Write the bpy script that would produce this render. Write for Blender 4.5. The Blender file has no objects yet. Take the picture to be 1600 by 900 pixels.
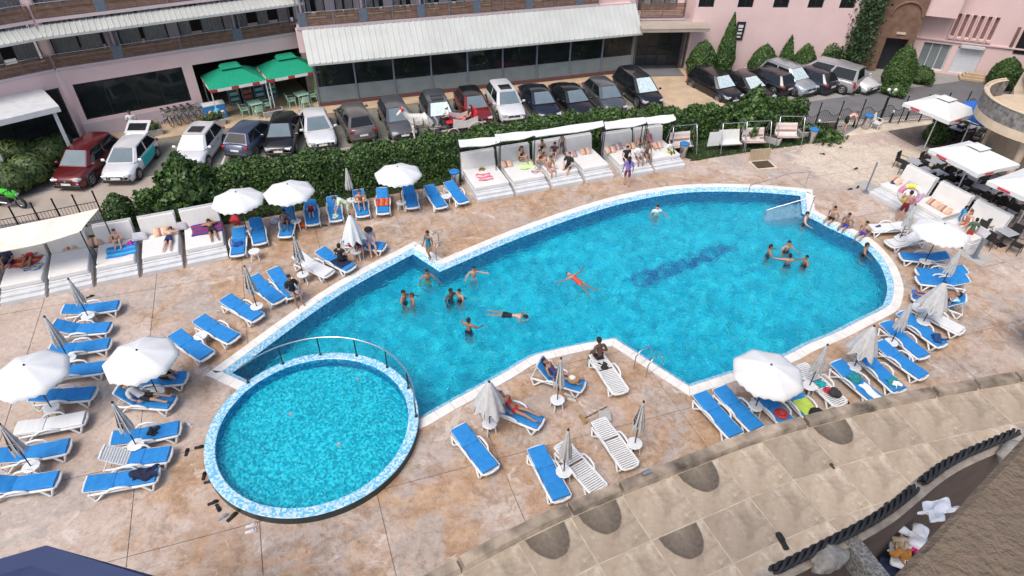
import bpy, bmesh, math, random
import numpy as np
from mathutils import Vector, Matrix
R = math.radians
random.seed(11); rng = np.random.default_rng(11)
SC = bpy.context.scene; COL = SC.collection

# ---------------------------------------------------------------- camera, light, exposure
CAM_H, CAM_F, CAM_PITCH, CAM_ROLL = 16.57, 997.6, 0.672, 0.01925
cam = bpy.data.objects.new('camera', bpy.data.cameras.new('camera')); COL.objects.link(cam)
cam.data.sensor_width = 36.0; cam.data.lens = CAM_F/1600*36
cam.data.clip_start = 0.05; cam.data.clip_end = 3000
cam.matrix_world = Matrix.Translation((0,0,CAM_H)) @ Matrix.Rotation(math.pi/2-CAM_PITCH,4,'X') @ Matrix.Rotation(CAM_ROLL,4,'Z')
SC.camera = cam
SUN_EL, SUN_AZ = 58.0, 215.0          # compass style: 0 = +Y, clockwise
w = bpy.data.worlds.new('World'); SC.world = w; w.use_nodes = True
nt = w.node_tree; bgn = nt.nodes['Background']
sky = nt.nodes.new('ShaderNodeTexSky'); sky.sky_type = 'NISHITA'; sky.sun_disc = False
sky.sun_elevation = R(SUN_EL); sky.sun_rotation = R(SUN_AZ); sky.air_density = 1.0; sky.dust_density = 4.0; sky.ozone_density = 1.0
nt.links.new(sky.outputs[0], bgn.inputs[0]); bgn.inputs[1].default_value = 0.13
sl = bpy.data.lights.new('sun', 'SUN'); sl.energy = 1.25; sl.angle = R(28); sl.color = (1.0, 0.95, 0.88)
sun = bpy.data.objects.new('sun', sl); COL.objects.link(sun)
sd = Vector((math.sin(R(SUN_AZ))*math.cos(R(SUN_EL)), math.cos(R(SUN_AZ))*math.cos(R(SUN_EL)), math.sin(R(SUN_EL))))
sun.rotation_euler = (-sd).to_track_quat('-Z', 'Y').to_euler(); sun.location = (0, 0, 60)
SC.view_settings.view_transform = 'Standard'; SC.view_settings.look = 'None'
SC.view_settings.exposure = 0.72; SC.view_settings.gamma = 1.0
SC.render.engine = 'CYCLES'
SC.cycles.use_denoising = True
SC.cycles.max_bounces = 10; SC.cycles.transparent_max_bounces = 12

# ---------------------------------------------------------------- helpers
def P(px, py, z=0.0):
    """the point of the plane at height z that the 1600x900 photograph shows at (px, py)"""
    x = (px-800)/CAM_F; y = -(py-450)/CAM_F
    c, s = math.cos(CAM_ROLL), math.sin(CAM_ROLL); x, y = c*x-s*y, s*x+c*y
    cp, sp = math.cos(CAM_PITCH), math.sin(CAM_PITCH)
    d = Vector((x, cp+y*sp, -sp+y*cp)); t = (z-CAM_H)/d.z
    return Vector((d.x*t, d.y*t, z))

class MB:
    """collects faces; build() makes ONE mesh"""
    def __init__(s): s.v=[]; s.f=[]; s.m=[]; s.M=Matrix.Identity(4); s.sm=[]
    def add(s, vs, fs, mat=0, smooth=False):
        n=len(s.v); s.v += [s.M @ Vector(v) for v in vs]
        s.f += [tuple(i+n for i in f) for f in fs]; s.m += [mat]*len(fs); s.sm += [smooth]*len(fs)
        return s
    def box(s, c, d, mat=0, rot=None, top=(1,1)):
        hx,hy,hz=d[0]/2,d[1]/2,d[2]/2; tx,ty=top
        vs=[(-hx,-hy,-hz),(hx,-hy,-hz),(hx,hy,-hz),(-hx,hy,-hz),(-hx*tx,-hy*ty,hz),(hx*tx,-hy*ty,hz),(hx*tx,hy*ty,hz),(-hx*tx,hy*ty,hz)]
        T=Matrix.Translation(c)
        if rot is not None: T = T @ (rot if isinstance(rot,Matrix) else Matrix.Rotation(rot,4,'Z'))
        return s.add([T@Vector(v) for v in vs],[(0,3,2,1),(4,5,6,7),(0,1,5,4),(1,2,6,5),(2,3,7,6),(3,0,4,7)],mat)
    def tube(s, pts, r, n=8, mat=0, cap=True, closed=False):
        pts=[Vector(p) for p in pts]; rs=r if isinstance(r,(list,tuple)) else [r]*len(pts)
        vs=[]; prev=None; K=len(pts)
        for i,p in enumerate(pts):
            if closed: t=(pts[(i+1)%K]-pts[i-1])
            else: t=(pts[min(i+1,K-1)]-pts[max(i-1,0)])
            t.normalize()
            a = prev - t*prev.dot(t) if prev is not None else t.orthogonal()
            if a.length<1e-6: a=t.orthogonal()
            a.normalize(); prev=a; b=t.cross(a)
            for k in range(n):
                an=2*math.pi*k/n; vs.append(p+(a*math.cos(an)+b*math.sin(an))*rs[i])
        fs=[]
        for i in range(K if closed else K-1):
            j=(i+1)%K
            for k in range(n): fs.append((i*n+k,i*n+(k+1)%n,j*n+(k+1)%n,j*n+k))
        s.add(vs,fs,mat,True)
        if cap and not closed:
            s.add(vs[:n],[tuple(range(n))[::-1]],mat); s.add(vs[-n:],[tuple(range(n))],mat)
        return s
    def lathe(s, prof, n=16, mat=0, c=(0,0,0), smooth=True, fold=None):
        vs=[]
        for j,(r,z) in enumerate(prof):
            for k in range(n):
                an=2*math.pi*k/n; rr=r*(fold(k,j) if fold else 1); vs.append((c[0]+rr*math.cos(an),c[1]+rr*math.sin(an),c[2]+z))
        fs=[]
        for j in range(len(prof)-1):
            for k in range(n): fs.append((j*n+k,j*n+(k+1)%n,(j+1)*n+(k+1)%n,(j+1)*n+k))
        if prof[0][0]>1e-4: fs.append(tuple(range(n))[::-1])
        if prof[-1][0]>1e-4: fs.append(tuple((len(prof)-1)*n+k for k in range(n)))
        return s.add(vs,fs,mat,smooth)
    def ball(s, c, r, mat=0, n=10, m=6):
        r = r if isinstance(r,(tuple,list)) else (r,r,r); vs=[];
        for j in range(m+1):
            th=math.pi*j/m
            for k in range(n): vs.append((c[0]+r[0]*math.sin(th)*math.cos(2*math.pi*k/n),c[1]+r[1]*math.sin(th)*math.sin(2*math.pi*k/n),c[2]+r[2]*math.cos(th)))
        fs=[(j*n+k,(j+1)*n+k,(j+1)*n+(k+1)%n,j*n+(k+1)%n) for j in range(m) for k in range(n)]
        return s.add(vs,fs,mat,True)
    def prism(s, poly, z0, z1, mat=0, matside=None):
        n=len(poly); vs=[(p[0],p[1],z0) for p in poly]+[(p[0],p[1],z1) for p in poly]
        s.add(vs,[tuple(range(n,2*n))],mat); s.add(vs,[tuple(range(n))[::-1]]+[(i,(i+1)%n,n+(i+1)%n,n+i) for i in range(n)],mat if matside is None else matside)
        return s
    def sheet(s, fn, nu, nv, mat=0, smooth=True):
        vs=[fn(i/nu,j/nv) for j in range(nv+1) for i in range(nu+1)]
        fs=[(j*(nu+1)+i,j*(nu+1)+i+1,(j+1)*(nu+1)+i+1,(j+1)*(nu+1)+i) for j in range(nv) for i in range(nu)]
        return s.add(vs,fs,mat,smooth)
    def mesh(s, name, mats, bevel=0, seg=1):
        me=bpy.data.meshes.new(name); me.from_pydata([tuple(v) for v in s.v],[],s.f)
        for m in (mats if isinstance(mats,(list,tuple)) else [mats]): me.materials.append(m)
        me.polygons.foreach_set('material_index',s.m); me.polygons.foreach_set('use_smooth',s.sm)
        if bevel:
            b=bmesh.new(); b.from_mesh(me); bmesh.ops.remove_doubles(b,verts=b.verts,dist=1e-5)
            ed=[e for e in b.edges if len(e.link_faces)==2 and e.calc_face_angle(0)>0.5]
            bmesh.ops.bevel(b,geom=ed,offset=bevel,segments=seg,affect='EDGES',profile=0.5,clamp_overlap=True); b.to_mesh(me); b.free()
        me.update(); return me

def link(name, me, parent=None, M=None):
    o=bpy.data.objects.new(name,me); COL.objects.link(o)
    if parent is not None: o.parent=parent
    if M is not None: o.matrix_local=M
    return o
def tag(o, label, cat, group=None):
    o['label']=label; o['category']=cat
    if group: o['group']=group
    return o
def thing(name, label, cat, loc=(0,0,0), rz=0.0, group=None, M=None):
    o=bpy.data.objects.new(name,None); COL.objects.link(o); o.empty_display_size=0.2
    if M is not None: o.matrix_world=M
    else: o.location=loc; o.rotation_euler=(0,0,rz)
    return tag(o,label,cat,group)
def part(name, mb, mats, parent, M=None, bevel=0, seg=1, label=None, kind=None):
    o=link(name, mb.mesh(name,mats,bevel,seg), parent, M)
    if label: o['label']=label
    if kind: o['kind']=kind
    return o
def struct(name, me, parent=None, kind='structure'):
    o=link(name,me,parent); o['kind']=kind; return o
def place(proto, root):
    """proto: list of (name, mesh, parent index or None, matrix or None)"""
    obs=[]
    for n,me,pi,M in proto: obs.append(link(n,me,root if pi is None else obs[pi],M))
    return obs
def heading(a,b): return math.atan2(b.y-a.y,b.x-a.x)

# ---------------------------------------------------------------- materials
def nodes_of(name):
    m=bpy.data.materials.new(name); m.use_nodes=True; t=m.node_tree
    return m,t,t.nodes['Principled BSDF']
def N(t,typ,**kw):
    n=t.nodes.new(typ)
    for k,v in kw.items():
        if k.startswith('i_'): n.inputs[k[2:].replace('_',' ')].default_value=v
        else: setattr(n,k,v)
    return n
def ramp(t, fac, stops, interp='LINEAR'):
    r=t.nodes.new('ShaderNodeValToRGB'); r.color_ramp.interpolation=interp
    e=r.color_ramp.elements
    while len(e)<len(stops): e.new(0.5)
    for x,(p,c) in zip(e,stops): x.position=p; x.color=(*c,1) if len(c)==3 else c
    t.links.new(fac,r.inputs[0]); return r.outputs[0]
def mixc(t, fac, a, b, mode='MIX'):
    n=t.nodes.new('ShaderNodeMix'); n.data_type='RGBA'; n.blend_type=mode
    for sock,val in ((n.inputs[0],fac),(n.inputs[6],a),(n.inputs[7],b)):
        if isinstance(val,bpy.types.NodeSocket): t.links.new(val,sock)
        elif isinstance(val,(int,float)): sock.default_value=val
        else: sock.default_value=(*val,1)
    return n.outputs[2]
def noise(t, scale, detail=4, rough=0.55, vec=None, dist=0.0):
    n=t.nodes.new('ShaderNodeTexNoise'); n.inputs['Scale'].default_value=scale; n.inputs['Detail'].default_value=detail
    n.inputs['Roughness'].default_value=rough; n.inputs['Distortion'].default_value=dist
    if vec is None:
        c=t.nodes.get('TC') or t.nodes.new('ShaderNodeTexCoord'); c.name='TC'; vec=c.outputs['Object']
    t.links.new(vec,n.inputs['Vector']); return n.outputs[0]
def bump(t, b, h, strength=0.3, dist=0.02):
    n=t.nodes.new('ShaderNodeBump'); n.inputs['Strength'].default_value=strength; n.inputs['Distance'].default_value=dist
    t.links.new(h,n.inputs['Height']); t.links.new(n.outputs[0],b.inputs['Normal'])
def pm(name, col, rough=0.6, metal=0.0, var=0.12, scale=6.0, bmp=0.0, bscale=40.0, island=0.0, coat=0.0):
    m,t,b=nodes_of(name)
    b.inputs['Roughness'].default_value=rough; b.inputs['Metallic'].default_value=metal
    if coat: b.inputs['Coat Weight'].default_value=coat; b.inputs['Coat Roughness'].default_value=0.05
    lo=tuple(c*(1-var) for c in col); hi=tuple(min(1,c*(1+var)) for c in col)
    c=ramp(t,noise(t,scale,5),[(0.3,lo),(0.7,hi)])
    if island:
        g=t.nodes.new('ShaderNodeNewGeometry')
        c=mixc(t,1.0,c,ramp(t,g.outputs['Random Per Island'],[(0,(1-island,)*3),(1,(1,)*3)]),'MULTIPLY')
    t.links.new(c,b.inputs['Base Color'])
    if bmp: bump(t,b,noise(t,bscale,6),bmp)
    return m
# ---------------------------------------------------------------- shared materials
M={}
def mk(n,*a,**k): M[n]=pm(n,*a,**k)
mk('white_plastic',(.64,.65,.65),.38,var=.05,scale=3)
mk('blue_fabric',(.012,.19,.50),.75,var=.14,scale=5,bmp=.25,bscale=25)
mk('white_fabric',(.62,.63,.63),.8,var=.05,scale=3,bmp=.15,bscale=14)
mk('grey_fabric',(.46,.46,.46),.85,var=.12,scale=6,bmp=.2,bscale=25)
mk('cream_fabric',(.70,.64,.55),.85,var=.12,scale=2,bmp=.2,bscale=10)
mk('cushion_white',(.63,.62,.60),.75,var=.06,scale=2,bmp=.12,bscale=12)
mk('platform_white',(.55,.56,.57),.6,var=.1,scale=2.5)
mk('dark_metal',(.035,.037,.04),.45,.5,var=.15)
mk('black_metal',(.015,.015,.017),.4,.3)
mk('steel',(.55,.56,.57),.25,.95,var=.05)
mk('grey_paint',(.12,.15,.19),.5,.1)
mk('pink_wall',(.66,.49,.48),.85,var=.05,scale=.6,bmp=.12,bscale=60)
mk('pink_grey',(.50,.42,.44),.85,var=.07,scale=.8)
mk('wood_slat',(.19,.11,.072),.6,var=.35,scale=3,island=.35)
mk('awning_sheet',(.46,.48,.46),.5,.1,var=.08,scale=.7)
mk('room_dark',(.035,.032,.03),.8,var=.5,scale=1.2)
mk('room_wall',(.16,.14,.13),.8,var=.3,scale=.9)
mk('curtain',(.72,.70,.66),.9,var=.12,scale=3)
mk('frame_dark',(.025,.028,.035),.45,.3)
mk('frame_grey',(.20,.24,.29),.4,.4)
mk('brown_stone',(.17,.10,.07),.8,var=.3,scale=2,bmp=.4,bscale=12)
mk('cream_stucco',(.52,.42,.31),.9,var=.12,scale=2,bmp=.35,bscale=20)
mk('asphalt',(.13,.13,.135),.9,var=.16,scale=.6,bmp=.2,bscale=60)
mk('asphalt_light',(.26,.25,.24),.9,var=.13,scale=.5,bmp=.15,bscale=50)
mk('concrete_beige',(.34,.29,.245),.9,var=.14,scale=.7,bmp=.15,bscale=40)
mk('sandstone',(.44,.33,.22),.85,var=.16,scale=1.3,bmp=.2,bscale=18)
mk('stone_light',(.52,.45,.36),.85,var=.2,scale=1.1,bmp=.2,bscale=15)
mk('kerb',(.36,.35,.33),.85,var=.15,scale=2)
mk('line_white',(.62,.62,.6),.8,var=.2,scale=4)
mk('soil',(.06,.04,.025),.95,var=.3)
mk('grass',(.045,.085,.022),.9,var=.35,scale=3,island=.4)
mk('bark',(.10,.065,.04),.9,var=.3,scale=9,bmp=.4)
mk('decking',(.12,.095,.08),.75,var=.25,scale=2)
mk('teal_dark',(.012,.03,.034),.35,var=.3,scale=8)
mk('rubber',(.014,.014,.015),.7)
mk('navy_sheet',(.010,.024,.085),.75,var=.1,scale=2,bmp=.1,bscale=4)
mk('shutter_white',(.60,.64,.70),.5,.1,var=.05)
def glass_mat(name,col=(.02,.03,.03),rough=.04,alpha=.35):
    m,t,b=nodes_of(name); b.inputs['Base Color'].default_value=(*col,1); b.inputs['Roughness'].default_value=rough
    b.inputs['Alpha'].default_value=alpha; b.inputs['IOR'].default_value=1.5
    t.links.new(ramp(t,noise(t,1.5,3),[(.3,tuple(c*.8 for c in col)),(.7,col)]),b.inputs['Base Color']); return m
M['glass']=glass_mat('glass'); M['glass_thin']=glass_mat('glass_thin',(.03,.04,.05),.04,.16); M['glass_frost']=glass_mat('glass_frost',(.21,.25,.26),.35,.88)
M['glass_car']=glass_mat('glass_car',(.012,.015,.018),.04,.9); M['glass_green']=glass_mat('glass_green',(.03,.075,.06),.06,.7)

def mat_deck():
    m,t,b=nodes_of('stamped_concrete'); b.inputs['Roughness'].default_value=.82
    tc=t.nodes.new('ShaderNodeTexCoord'); tc.name='TC'; vec=tc.outputs['Object']
    base=ramp(t,noise(t,.45,6,.6),[(.28,(.36,.275,.225)),(.5,(.47,.375,.315)),(.72,(.56,.47,.41))])
    # orange brown sealant that survives mostly in a ring round the pools
    mp=t.nodes.new('ShaderNodeMapping'); mp.inputs['Location'].default_value=(-3.2,-21.5,0); 
    mp.vector_type='POINT'; t.links.new(vec,mp.inputs['Vector'])
    mp2=t.nodes.new('ShaderNodeMapping'); mp2.inputs['Rotation'].default_value=(0,0,R(-26)); mp2.inputs['Scale'].default_value=(1/17.5,1/11.0,0)
    t.links.new(mp.outputs[0],mp2.inputs['Vector'])
    ln=t.nodes.new('ShaderNodeVectorMath'); ln.operation='LENGTH'; t.links.new(mp2.outputs[0],ln.inputs[0])
    mk1=t.nodes.new('ShaderNodeMapping'); mk1.inputs['Location'].default_value=(4.6,-10.6,0); t.links.new(vec,mk1.inputs['Vector'])
    mk2=t.nodes.new('ShaderNodeMapping'); mk2.inputs['Scale'].default_value=(1/6.2,1/4.4,0); t.links.new(mk1.outputs[0],mk2.inputs['Vector'])
    lk=t.nodes.new('ShaderNodeVectorMath'); lk.operation='LENGTH'; t.links.new(mk2.outputs[0],lk.inputs[0])
    mn=t.nodes.new('ShaderNodeMath'); mn.operation='MINIMUM'; t.links.new(ln.outputs['Value'],mn.inputs[0]); t.links.new(lk.outputs['Value'],mn.inputs[1])
    mw=t.nodes.new('ShaderNodeMath'); mw.operation='MULTIPLY_ADD'; t.links.new(noise(t,.5,6,.65),mw.inputs[0]); mw.inputs[1].default_value=1.3; t.links.new(mn.outputs[0],mw.inputs[2]); mm=t.nodes.new('ShaderNodeMath'); mm.operation='SUBTRACT'; t.links.new(mw.outputs[0],mm.inputs[0]); mm.inputs[1].default_value=.65; mn=mm
    near=ramp(t,mn.outputs[0],[(.85,(1,1,1)),(1.12,(.45,)*3),(1.5,(.0,)*3)])
    pat=ramp(t,noise(t,.55,7,.68,dist=.6),[(.40,(0,0,0)),(.57,(.85,)*3)])
    f1=mixc(t,1.0,near,pat,'MULTIPLY')
    orange=ramp(t,noise(t,1.6,7,.7),[(.3,(.27,.16,.09)),(.55,(.45,.285,.165)),(.75,(.56,.41,.28))])
    c=mixc(t,f1,base,orange)
    # grey bare patches with a hard edge
    g=ramp(t,noise(t,.33,6,.62,dist=.9),[(.535,(0,0,0)),(.56,(.8,)*3)])
    c=mixc(t,g,c,ramp(t,noise(t,2.2,6,.65),[(.3,(.33,.28,.25)),(.7,(.45,.39,.345))]))
    mq=t.nodes.new('ShaderNodeMapping'); mq.inputs['Location'].default_value=(-20.0,-32.6,0); t.links.new(vec,mq.inputs['Vector'])
    mq2=t.nodes.new('ShaderNodeMapping'); mq2.inputs['Rotation'].default_value=(0,0,R(-8)); mq2.inputs['Scale'].default_value=(1/6.5,1/4.2,0); t.links.new(mq.outputs[0],mq2.inputs['Vector'])
    l2=t.nodes.new('ShaderNodeVectorMath'); l2.operation='LENGTH'; t.links.new(mq2.outputs[0],l2.inputs[0])
    ws=t.nodes.new('ShaderNodeMath'); ws.operation='MULTIPLY_ADD'; t.links.new(noise(t,.9,5,.6),ws.inputs[0]); ws.inputs[1].default_value=.7; t.links.new(l2.outputs['Value'],ws.inputs[2])
    c=mixc(t,ramp(t,ws.outputs[0],[(.95,(.85,)*3),(1.2,(0,)*3)]),c,ramp(t,noise(t,1.5,6,.65),[(.3,(.50,.42,.33)),(.7,(.66,.58,.48))]))
    # brown dirt speckle
    sp=ramp(t,noise(t,5.5,8,.75),[(.56,(0,0,0)),(.68,(.85,)*3)])
    spm=ramp(t,noise(t,.28,3,.6),[(.38,(.08,)*3),(.56,(1,)*3)])
    c=mixc(t,mixc(t,1.0,sp,spm,'MULTIPLY'),c,(.15,.09,.055))
    dm=ramp(t,noise(t,1.7,9,.78,dist=.7),[(.50,(0,)*3),(.55,(.55,)*3),(.64,(.9,)*3)]); nr2=ramp(t,mn.outputs[0],[(.9,(.85,)*3),(1.25,(.55,)*3),(1.7,(.12,)*3)])
    rg=ramp(t,noise(t,.22,4,.6),[(.36,(.25,)*3),(.48,(1,)*3)]); c=mixc(t,mixc(t,1.0,mixc(t,1.0,dm,nr2,'MULTIPLY'),rg,'MULTIPLY'),c,ramp(t,noise(t,4,6,.7),[(.3,(.19,.11,.06)),(.7,(.36,.22,.13))]))
    wp=ramp(t,noise(t,.7,7,.65,dist=1.2),[(.60,(0,)*3),(.635,(.6,)*3)]); c=mixc(t,wp,c,(.60,.53,.475))
    c=mixc(t,.9,c,ramp(t,noise(t,6,8,.8),[(.25,(.50,.47,.44)),(.5,(.92,)*3),(.75,(1.12,)*3)]),'MULTIPLY')
    t.links.new(c,b.inputs['Base Color']); bump(t,b,noise(t,7,8,.7),.35,.02); return m
M['deck']=mat_deck()
def mat_mosaic(name,cols,size=.07,rough=.25,wash=.12):
    m,t,b=nodes_of(name); b.inputs['Roughness'].default_value=rough
    tc=t.nodes.new('ShaderNodeTexCoord'); tc.name='TC'
    v=t.nodes.new('ShaderNodeTexVoronoi'); v.distance='CHEBYCHEV'; v.inputs['Scale'].default_value=1/size; v.inputs['Randomness'].default_value=0
    t.links.new(tc.outputs['Object'],v.inputs['Vector'])
    s=t.nodes.new('ShaderNodeSeparateColor'); t.links.new(v.outputs['Color'],s.inputs[0])
    n=len(cols); c=ramp(t,s.outputs[0],[(i/n,cols[i]) for i in range(n)],'CONSTANT')
    c=mixc(t,1.0,c,ramp(t,noise(t,.35,4),[(.3,(1-wash,)*3),(.7,(1,)*3)]),'MULTIPLY')
    t.links.new(c,b.inputs['Base Color']); return m
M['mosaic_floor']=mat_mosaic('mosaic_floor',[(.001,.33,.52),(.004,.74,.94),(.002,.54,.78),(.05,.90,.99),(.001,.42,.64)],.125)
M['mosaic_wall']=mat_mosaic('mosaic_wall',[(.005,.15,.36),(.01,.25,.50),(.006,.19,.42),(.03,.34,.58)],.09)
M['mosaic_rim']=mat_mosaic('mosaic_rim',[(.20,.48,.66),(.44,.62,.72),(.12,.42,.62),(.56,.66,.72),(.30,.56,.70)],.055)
M['mosaic_kid']=mat_mosaic('mosaic_kid',[(.002,.34,.50),(.006,.70,.86),(.003,.50,.66),(.06,.86,.95)],.05)
def mat_coping():
    m=pm('coping',(.66,.64,.60),.7,var=.12,scale=2.2,bmp=.1,bscale=30); return m
M['coping']=mat_coping()
def mat_water(name='pool_water',dist=.10,s1=2.2,s2=6.5):
    m,t,b=nodes_of(name); t.nodes.remove(b); out=t.nodes['Material Output']
    g=t.nodes.new('ShaderNodeBsdfGlass'); g.inputs['IOR'].default_value=1.33; g.inputs['Roughness'].default_value=0.0; g.inputs['Color'].default_value=(.90,.99,1.0,1)
    t.links.new(g.outputs[0],out.inputs['Surface'])
    h1=noise(t,s1,3,.55,dist=1.2); h2=noise(t,s2,3,.55,dist=.8)
    ad=t.nodes.new('ShaderNodeMath'); ad.operation='MULTIPLY_ADD'; t.links.new(h2,ad.inputs[0]); ad.inputs[1].default_value=.5; t.links.new(h1,ad.inputs[2])
    bp=t.nodes.new('ShaderNodeBump'); bp.inputs['Strength'].default_value=.8; bp.inputs['Distance'].default_value=dist
    t.links.new(ad.outputs[0],bp.inputs['Height']); t.links.new(bp.outputs[0],g.inputs['Normal']); return m
M['water']=mat_water(); M['water_calm']=mat_water('calm_water',.05,3.,8.)
def mat_terrace(stained):
    m,t,b=nodes_of('terrace_tile_stained' if stained else 'terrace_tile'); b.inputs['Roughness'].default_value=.85
    c=ramp(t,noise(t,.8,6,.65),[(.25,(.24,.18,.125)),(.5,(.36,.285,.21)),(.75,(.46,.385,.30))])
    sp=ramp(t,noise(t,2.6,6,.68),[(.54,(0,)*3),(.66,(.6,)*3)]); c=mixc(t,sp,c,(.56,.49,.40)); c=mixc(t,ramp(t,noise(t,1.1,7,.7,dist=.5),[(.50,(0,)*3),(.64,(.7,)*3)]),c,(.21,.16,.115))
    oi=t.nodes.new('ShaderNodeObjectInfo'); c=mixc(t,.9,c,ramp(t,oi.outputs['Random'],[(0,(.80,.79,.77)),(1,(1.08,1.06,1.03))]),'MULTIPLY')
    if stained:
        tc=t.nodes['TC']; mp=t.nodes.new('ShaderNodeMapping'); mp.inputs['Scale'].default_value=(1/.56,1/.80,0); t.links.new(tc.outputs['Object'],mp.inputs['Vector'])
        ln=t.nodes.new('ShaderNodeVectorMath'); ln.operation='LENGTH'; t.links.new(mp.outputs[0],ln.inputs[0])
        wob=t.nodes.new('ShaderNodeMath'); wob.operation='MULTIPLY_ADD'; t.links.new(noise(t,2.4,5,.6),wob.inputs[0]); wob.inputs[1].default_value=.16; t.links.new(ln.outputs['Value'],wob.inputs[2])
        ms=ramp(t,wob.outputs[0],[(.1,(.6,)*3),(.6,(.78,)*3),(.95,(.95,)*3),(1.06,(0,)*3)])
        dirt=ramp(t,noise(t,9,7,.75),[(.3,(.045,.037,.028)),(.55,(.095,.075,.055)),(.8,(.20,.165,.12))]); c=mixc(t,ms,c,dirt)
    t.links.new(c,b.inputs['Base Color']); bump(t,b,noise(t,12,6),.15); return m
M['terrace']=mat_terrace(False); M['terrace_stained']=mat_terrace(True)

# ---------------------------------------------------------------- plan of pool and deck
KC=Vector((-6.248,13.217,0)); KR=3.316
def smooth_chain(pts, step=.25):
    """pts: (px,py,corner) -> world polyline, Catmull-Rom between corners"""
    W=[(P(p[0],p[1]),len(p)>2) for p in pts]; out=[]
    for i in range(len(W)-1):
        a,b=W[i][0],W[i+1][0]
        p0=W[i-1][0] if (i>0 and not W[i][1]) else a-(b-a); p3=W[i+2][0] if (i+2<len(W) and not W[i+1][1]) else b+(b-a)
        k=max(1,int((b-a).length/step))
        for j in range(k):
            t=j/k; out.append(.5*((2*a)+(b-p0)*t+(2*p0-5*a+4*b-p3)*t*t+(3*a-p0-3*b+p3)*t**3))
    out.append(W[-1][0]); return out
CHAIN_PX=[(366,607,1),(321,586,1),(510,452),(647.5,377.5,1),(691,405,1),(800,360),(912,321),(985,301.5),(1050,291),(1112,287.5),(1180,289),(1224,292),(1269,296.5,1),(1273,329,1),(1290,338),(1311,349),(1349,366),(1372,382.6),(1390,402),(1402,420),(1410,442),(1411.5,455),(1409,471),(1400,487),(1362,507),(1317,530),(1275,547.5),(1237,567),(1154,594),(1077,619,1),(957,541,1),(922,547),(880,556),(840,567),(800,591),(712,640),(659,671,1)]
CH=smooth_chain(CHAIN_PX)
def snapk(p,r): d=(p-KC); d.z=0; d.normalize(); return KC+d*r
CH[0]=snapk(CH[0],KR-.02); CH[-1]=snapk(CH[-1],KR-.02)
def offset(ch,d):
    out=[]; n=len(ch)
    for i in range(n):
        t1=(ch[i]-ch[i-1]).normalized() if i>0 else None; t2=(ch[i+1]-ch[i]).normalized() if i<n-1 else None
        t1=t1 or t2; t2=t2 or t1
        n1=Vector((t1.y,-t1.x,0)); n2=Vector((t2.y,-t2.x,0)); b=(n1+n2)
        b=b/max(b.length_squared/2,.35) if b.length>1e-4 else n1
        out.append(ch[i]+b*d)
    return out
def ang(p): return math.atan2(p.y-KC.y,p.x-KC.x)
def arc(a0,a1,r,n=48): return [KC+Vector((math.cos(a0+(a1-a0)*i/n),math.sin(a0+(a1-a0)*i/n),0))*r for i in range(n+1)]
def chain_closed(d, far=True):
    c=offset(CH,d); r=KR-.03
    # the ends slide onto the children's pool wall
    c[0]=snapk(c[0],r); c[-1]=snapk(c[-1],r); a1,a0=ang(c[-1]),ang(c[0])
    if far:                      # back along the arc that lies in the big pool
        while a1>a0: a1-=2*math.pi
        while a0-a1>2*math.pi: a0-=2*math.pi
        A=arc(a1,a0,r)
    else:
        while a0>a1: a0-=2*math.pi
        A=arc(a1,a0,r)
    return c+A[1:-1]
def fill(outer, holes, z):
    b=bmesh.new(); es=[]
    for loop in [outer]+holes:
        vs=[b.verts.new((p[0],p[1],z)) for p in loop]
        es+=[b.edges.new((vs[i],vs[(i+1)%len(vs)])) for i in range(len(vs))]
    bmesh.ops.triangle_fill(b,use_beauty=True,use_dissolve=False,edges=es)
    for f in b.faces:
        if f.normal.z<0: f.normal_flip()
    return b
def bm_mesh(b,name,mat):
    me=bpy.data.meshes.new(name); b.to_mesh(me); b.free(); me.materials.append(mat); return me
DECK_OUT=[(-42,-3),(42,-3),(42,30),P(1600,330).xy[:],P(1395,203).xy[:],P(1305,215).xy[:],P(1250,226).xy[:],P(1130,243).xy[:],(10.2,32.6),(9.0,33.3),(4,32.3),(-3.8,29.3),(-14,25),(-42,13.3)]
HOLE=chain_closed(-.002,False)
base_b=fill(DECK_OUT,[HOLE],-.03)
deck=struct('pool_deck',bm_mesh(base_b,'deck_joint_base',pm('joint_dirt',(.22,.17,.135),.95,var=.3)))
hull=[(-13,8.5),(20,8.5),(20,31),(-13,31)]
hull=[(-11.5,9.2),(18.2,9.2),(18.2,30.6),(-1.5,30.6),(-11.5,26)]
struct('ground',bm_mesh(fill([(-900,-900),(900,-900),(900,1500),(-900,1500)],[hull],-.09),'ground',M['asphalt_light']))
# slabs of the deck between the control joints
full=fill(DECK_OUT,[HOLE],0.0)
def strips(vals): return list(zip(vals[:-1],vals[1:]))
F2=[-60,-17.6,-14,-10.5,-6.4,-3.0,.3,4.1,7.4,10.5,14.2,17.8,21.4,25,29,60]; F1=[-40,4,8,11.7,14.9,20,24,60]
nA=Vector((.934,.358,0)); nB=Vector((-.326,.946,0)); GAP=.009
def clip(b,no,d,keep_greater):
    co=no*d; geom=b.verts[:]+b.edges[:]+b.faces[:]
    bmesh.ops.bisect_plane(b,geom=geom,plane_co=co,plane_no=no,clear_inner=keep_greater,clear_outer=not keep_greater,dist=1e-5)
for a0,a1 in strips(F2):
    row=full.copy(); clip(row,nA,a0+GAP,True); clip(row,nA,a1-GAP,False)
    if row.faces:
        for b0,b1 in strips(F1):
            c=row.copy(); clip(c,nB,b0+GAP,True); clip(c,nB,b1-GAP,False)
            if len(c.faces): link('slab',bm_mesh(c,'slab',M['deck']),deck)
            else: c.free()
    row.free()
full.free()

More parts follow.
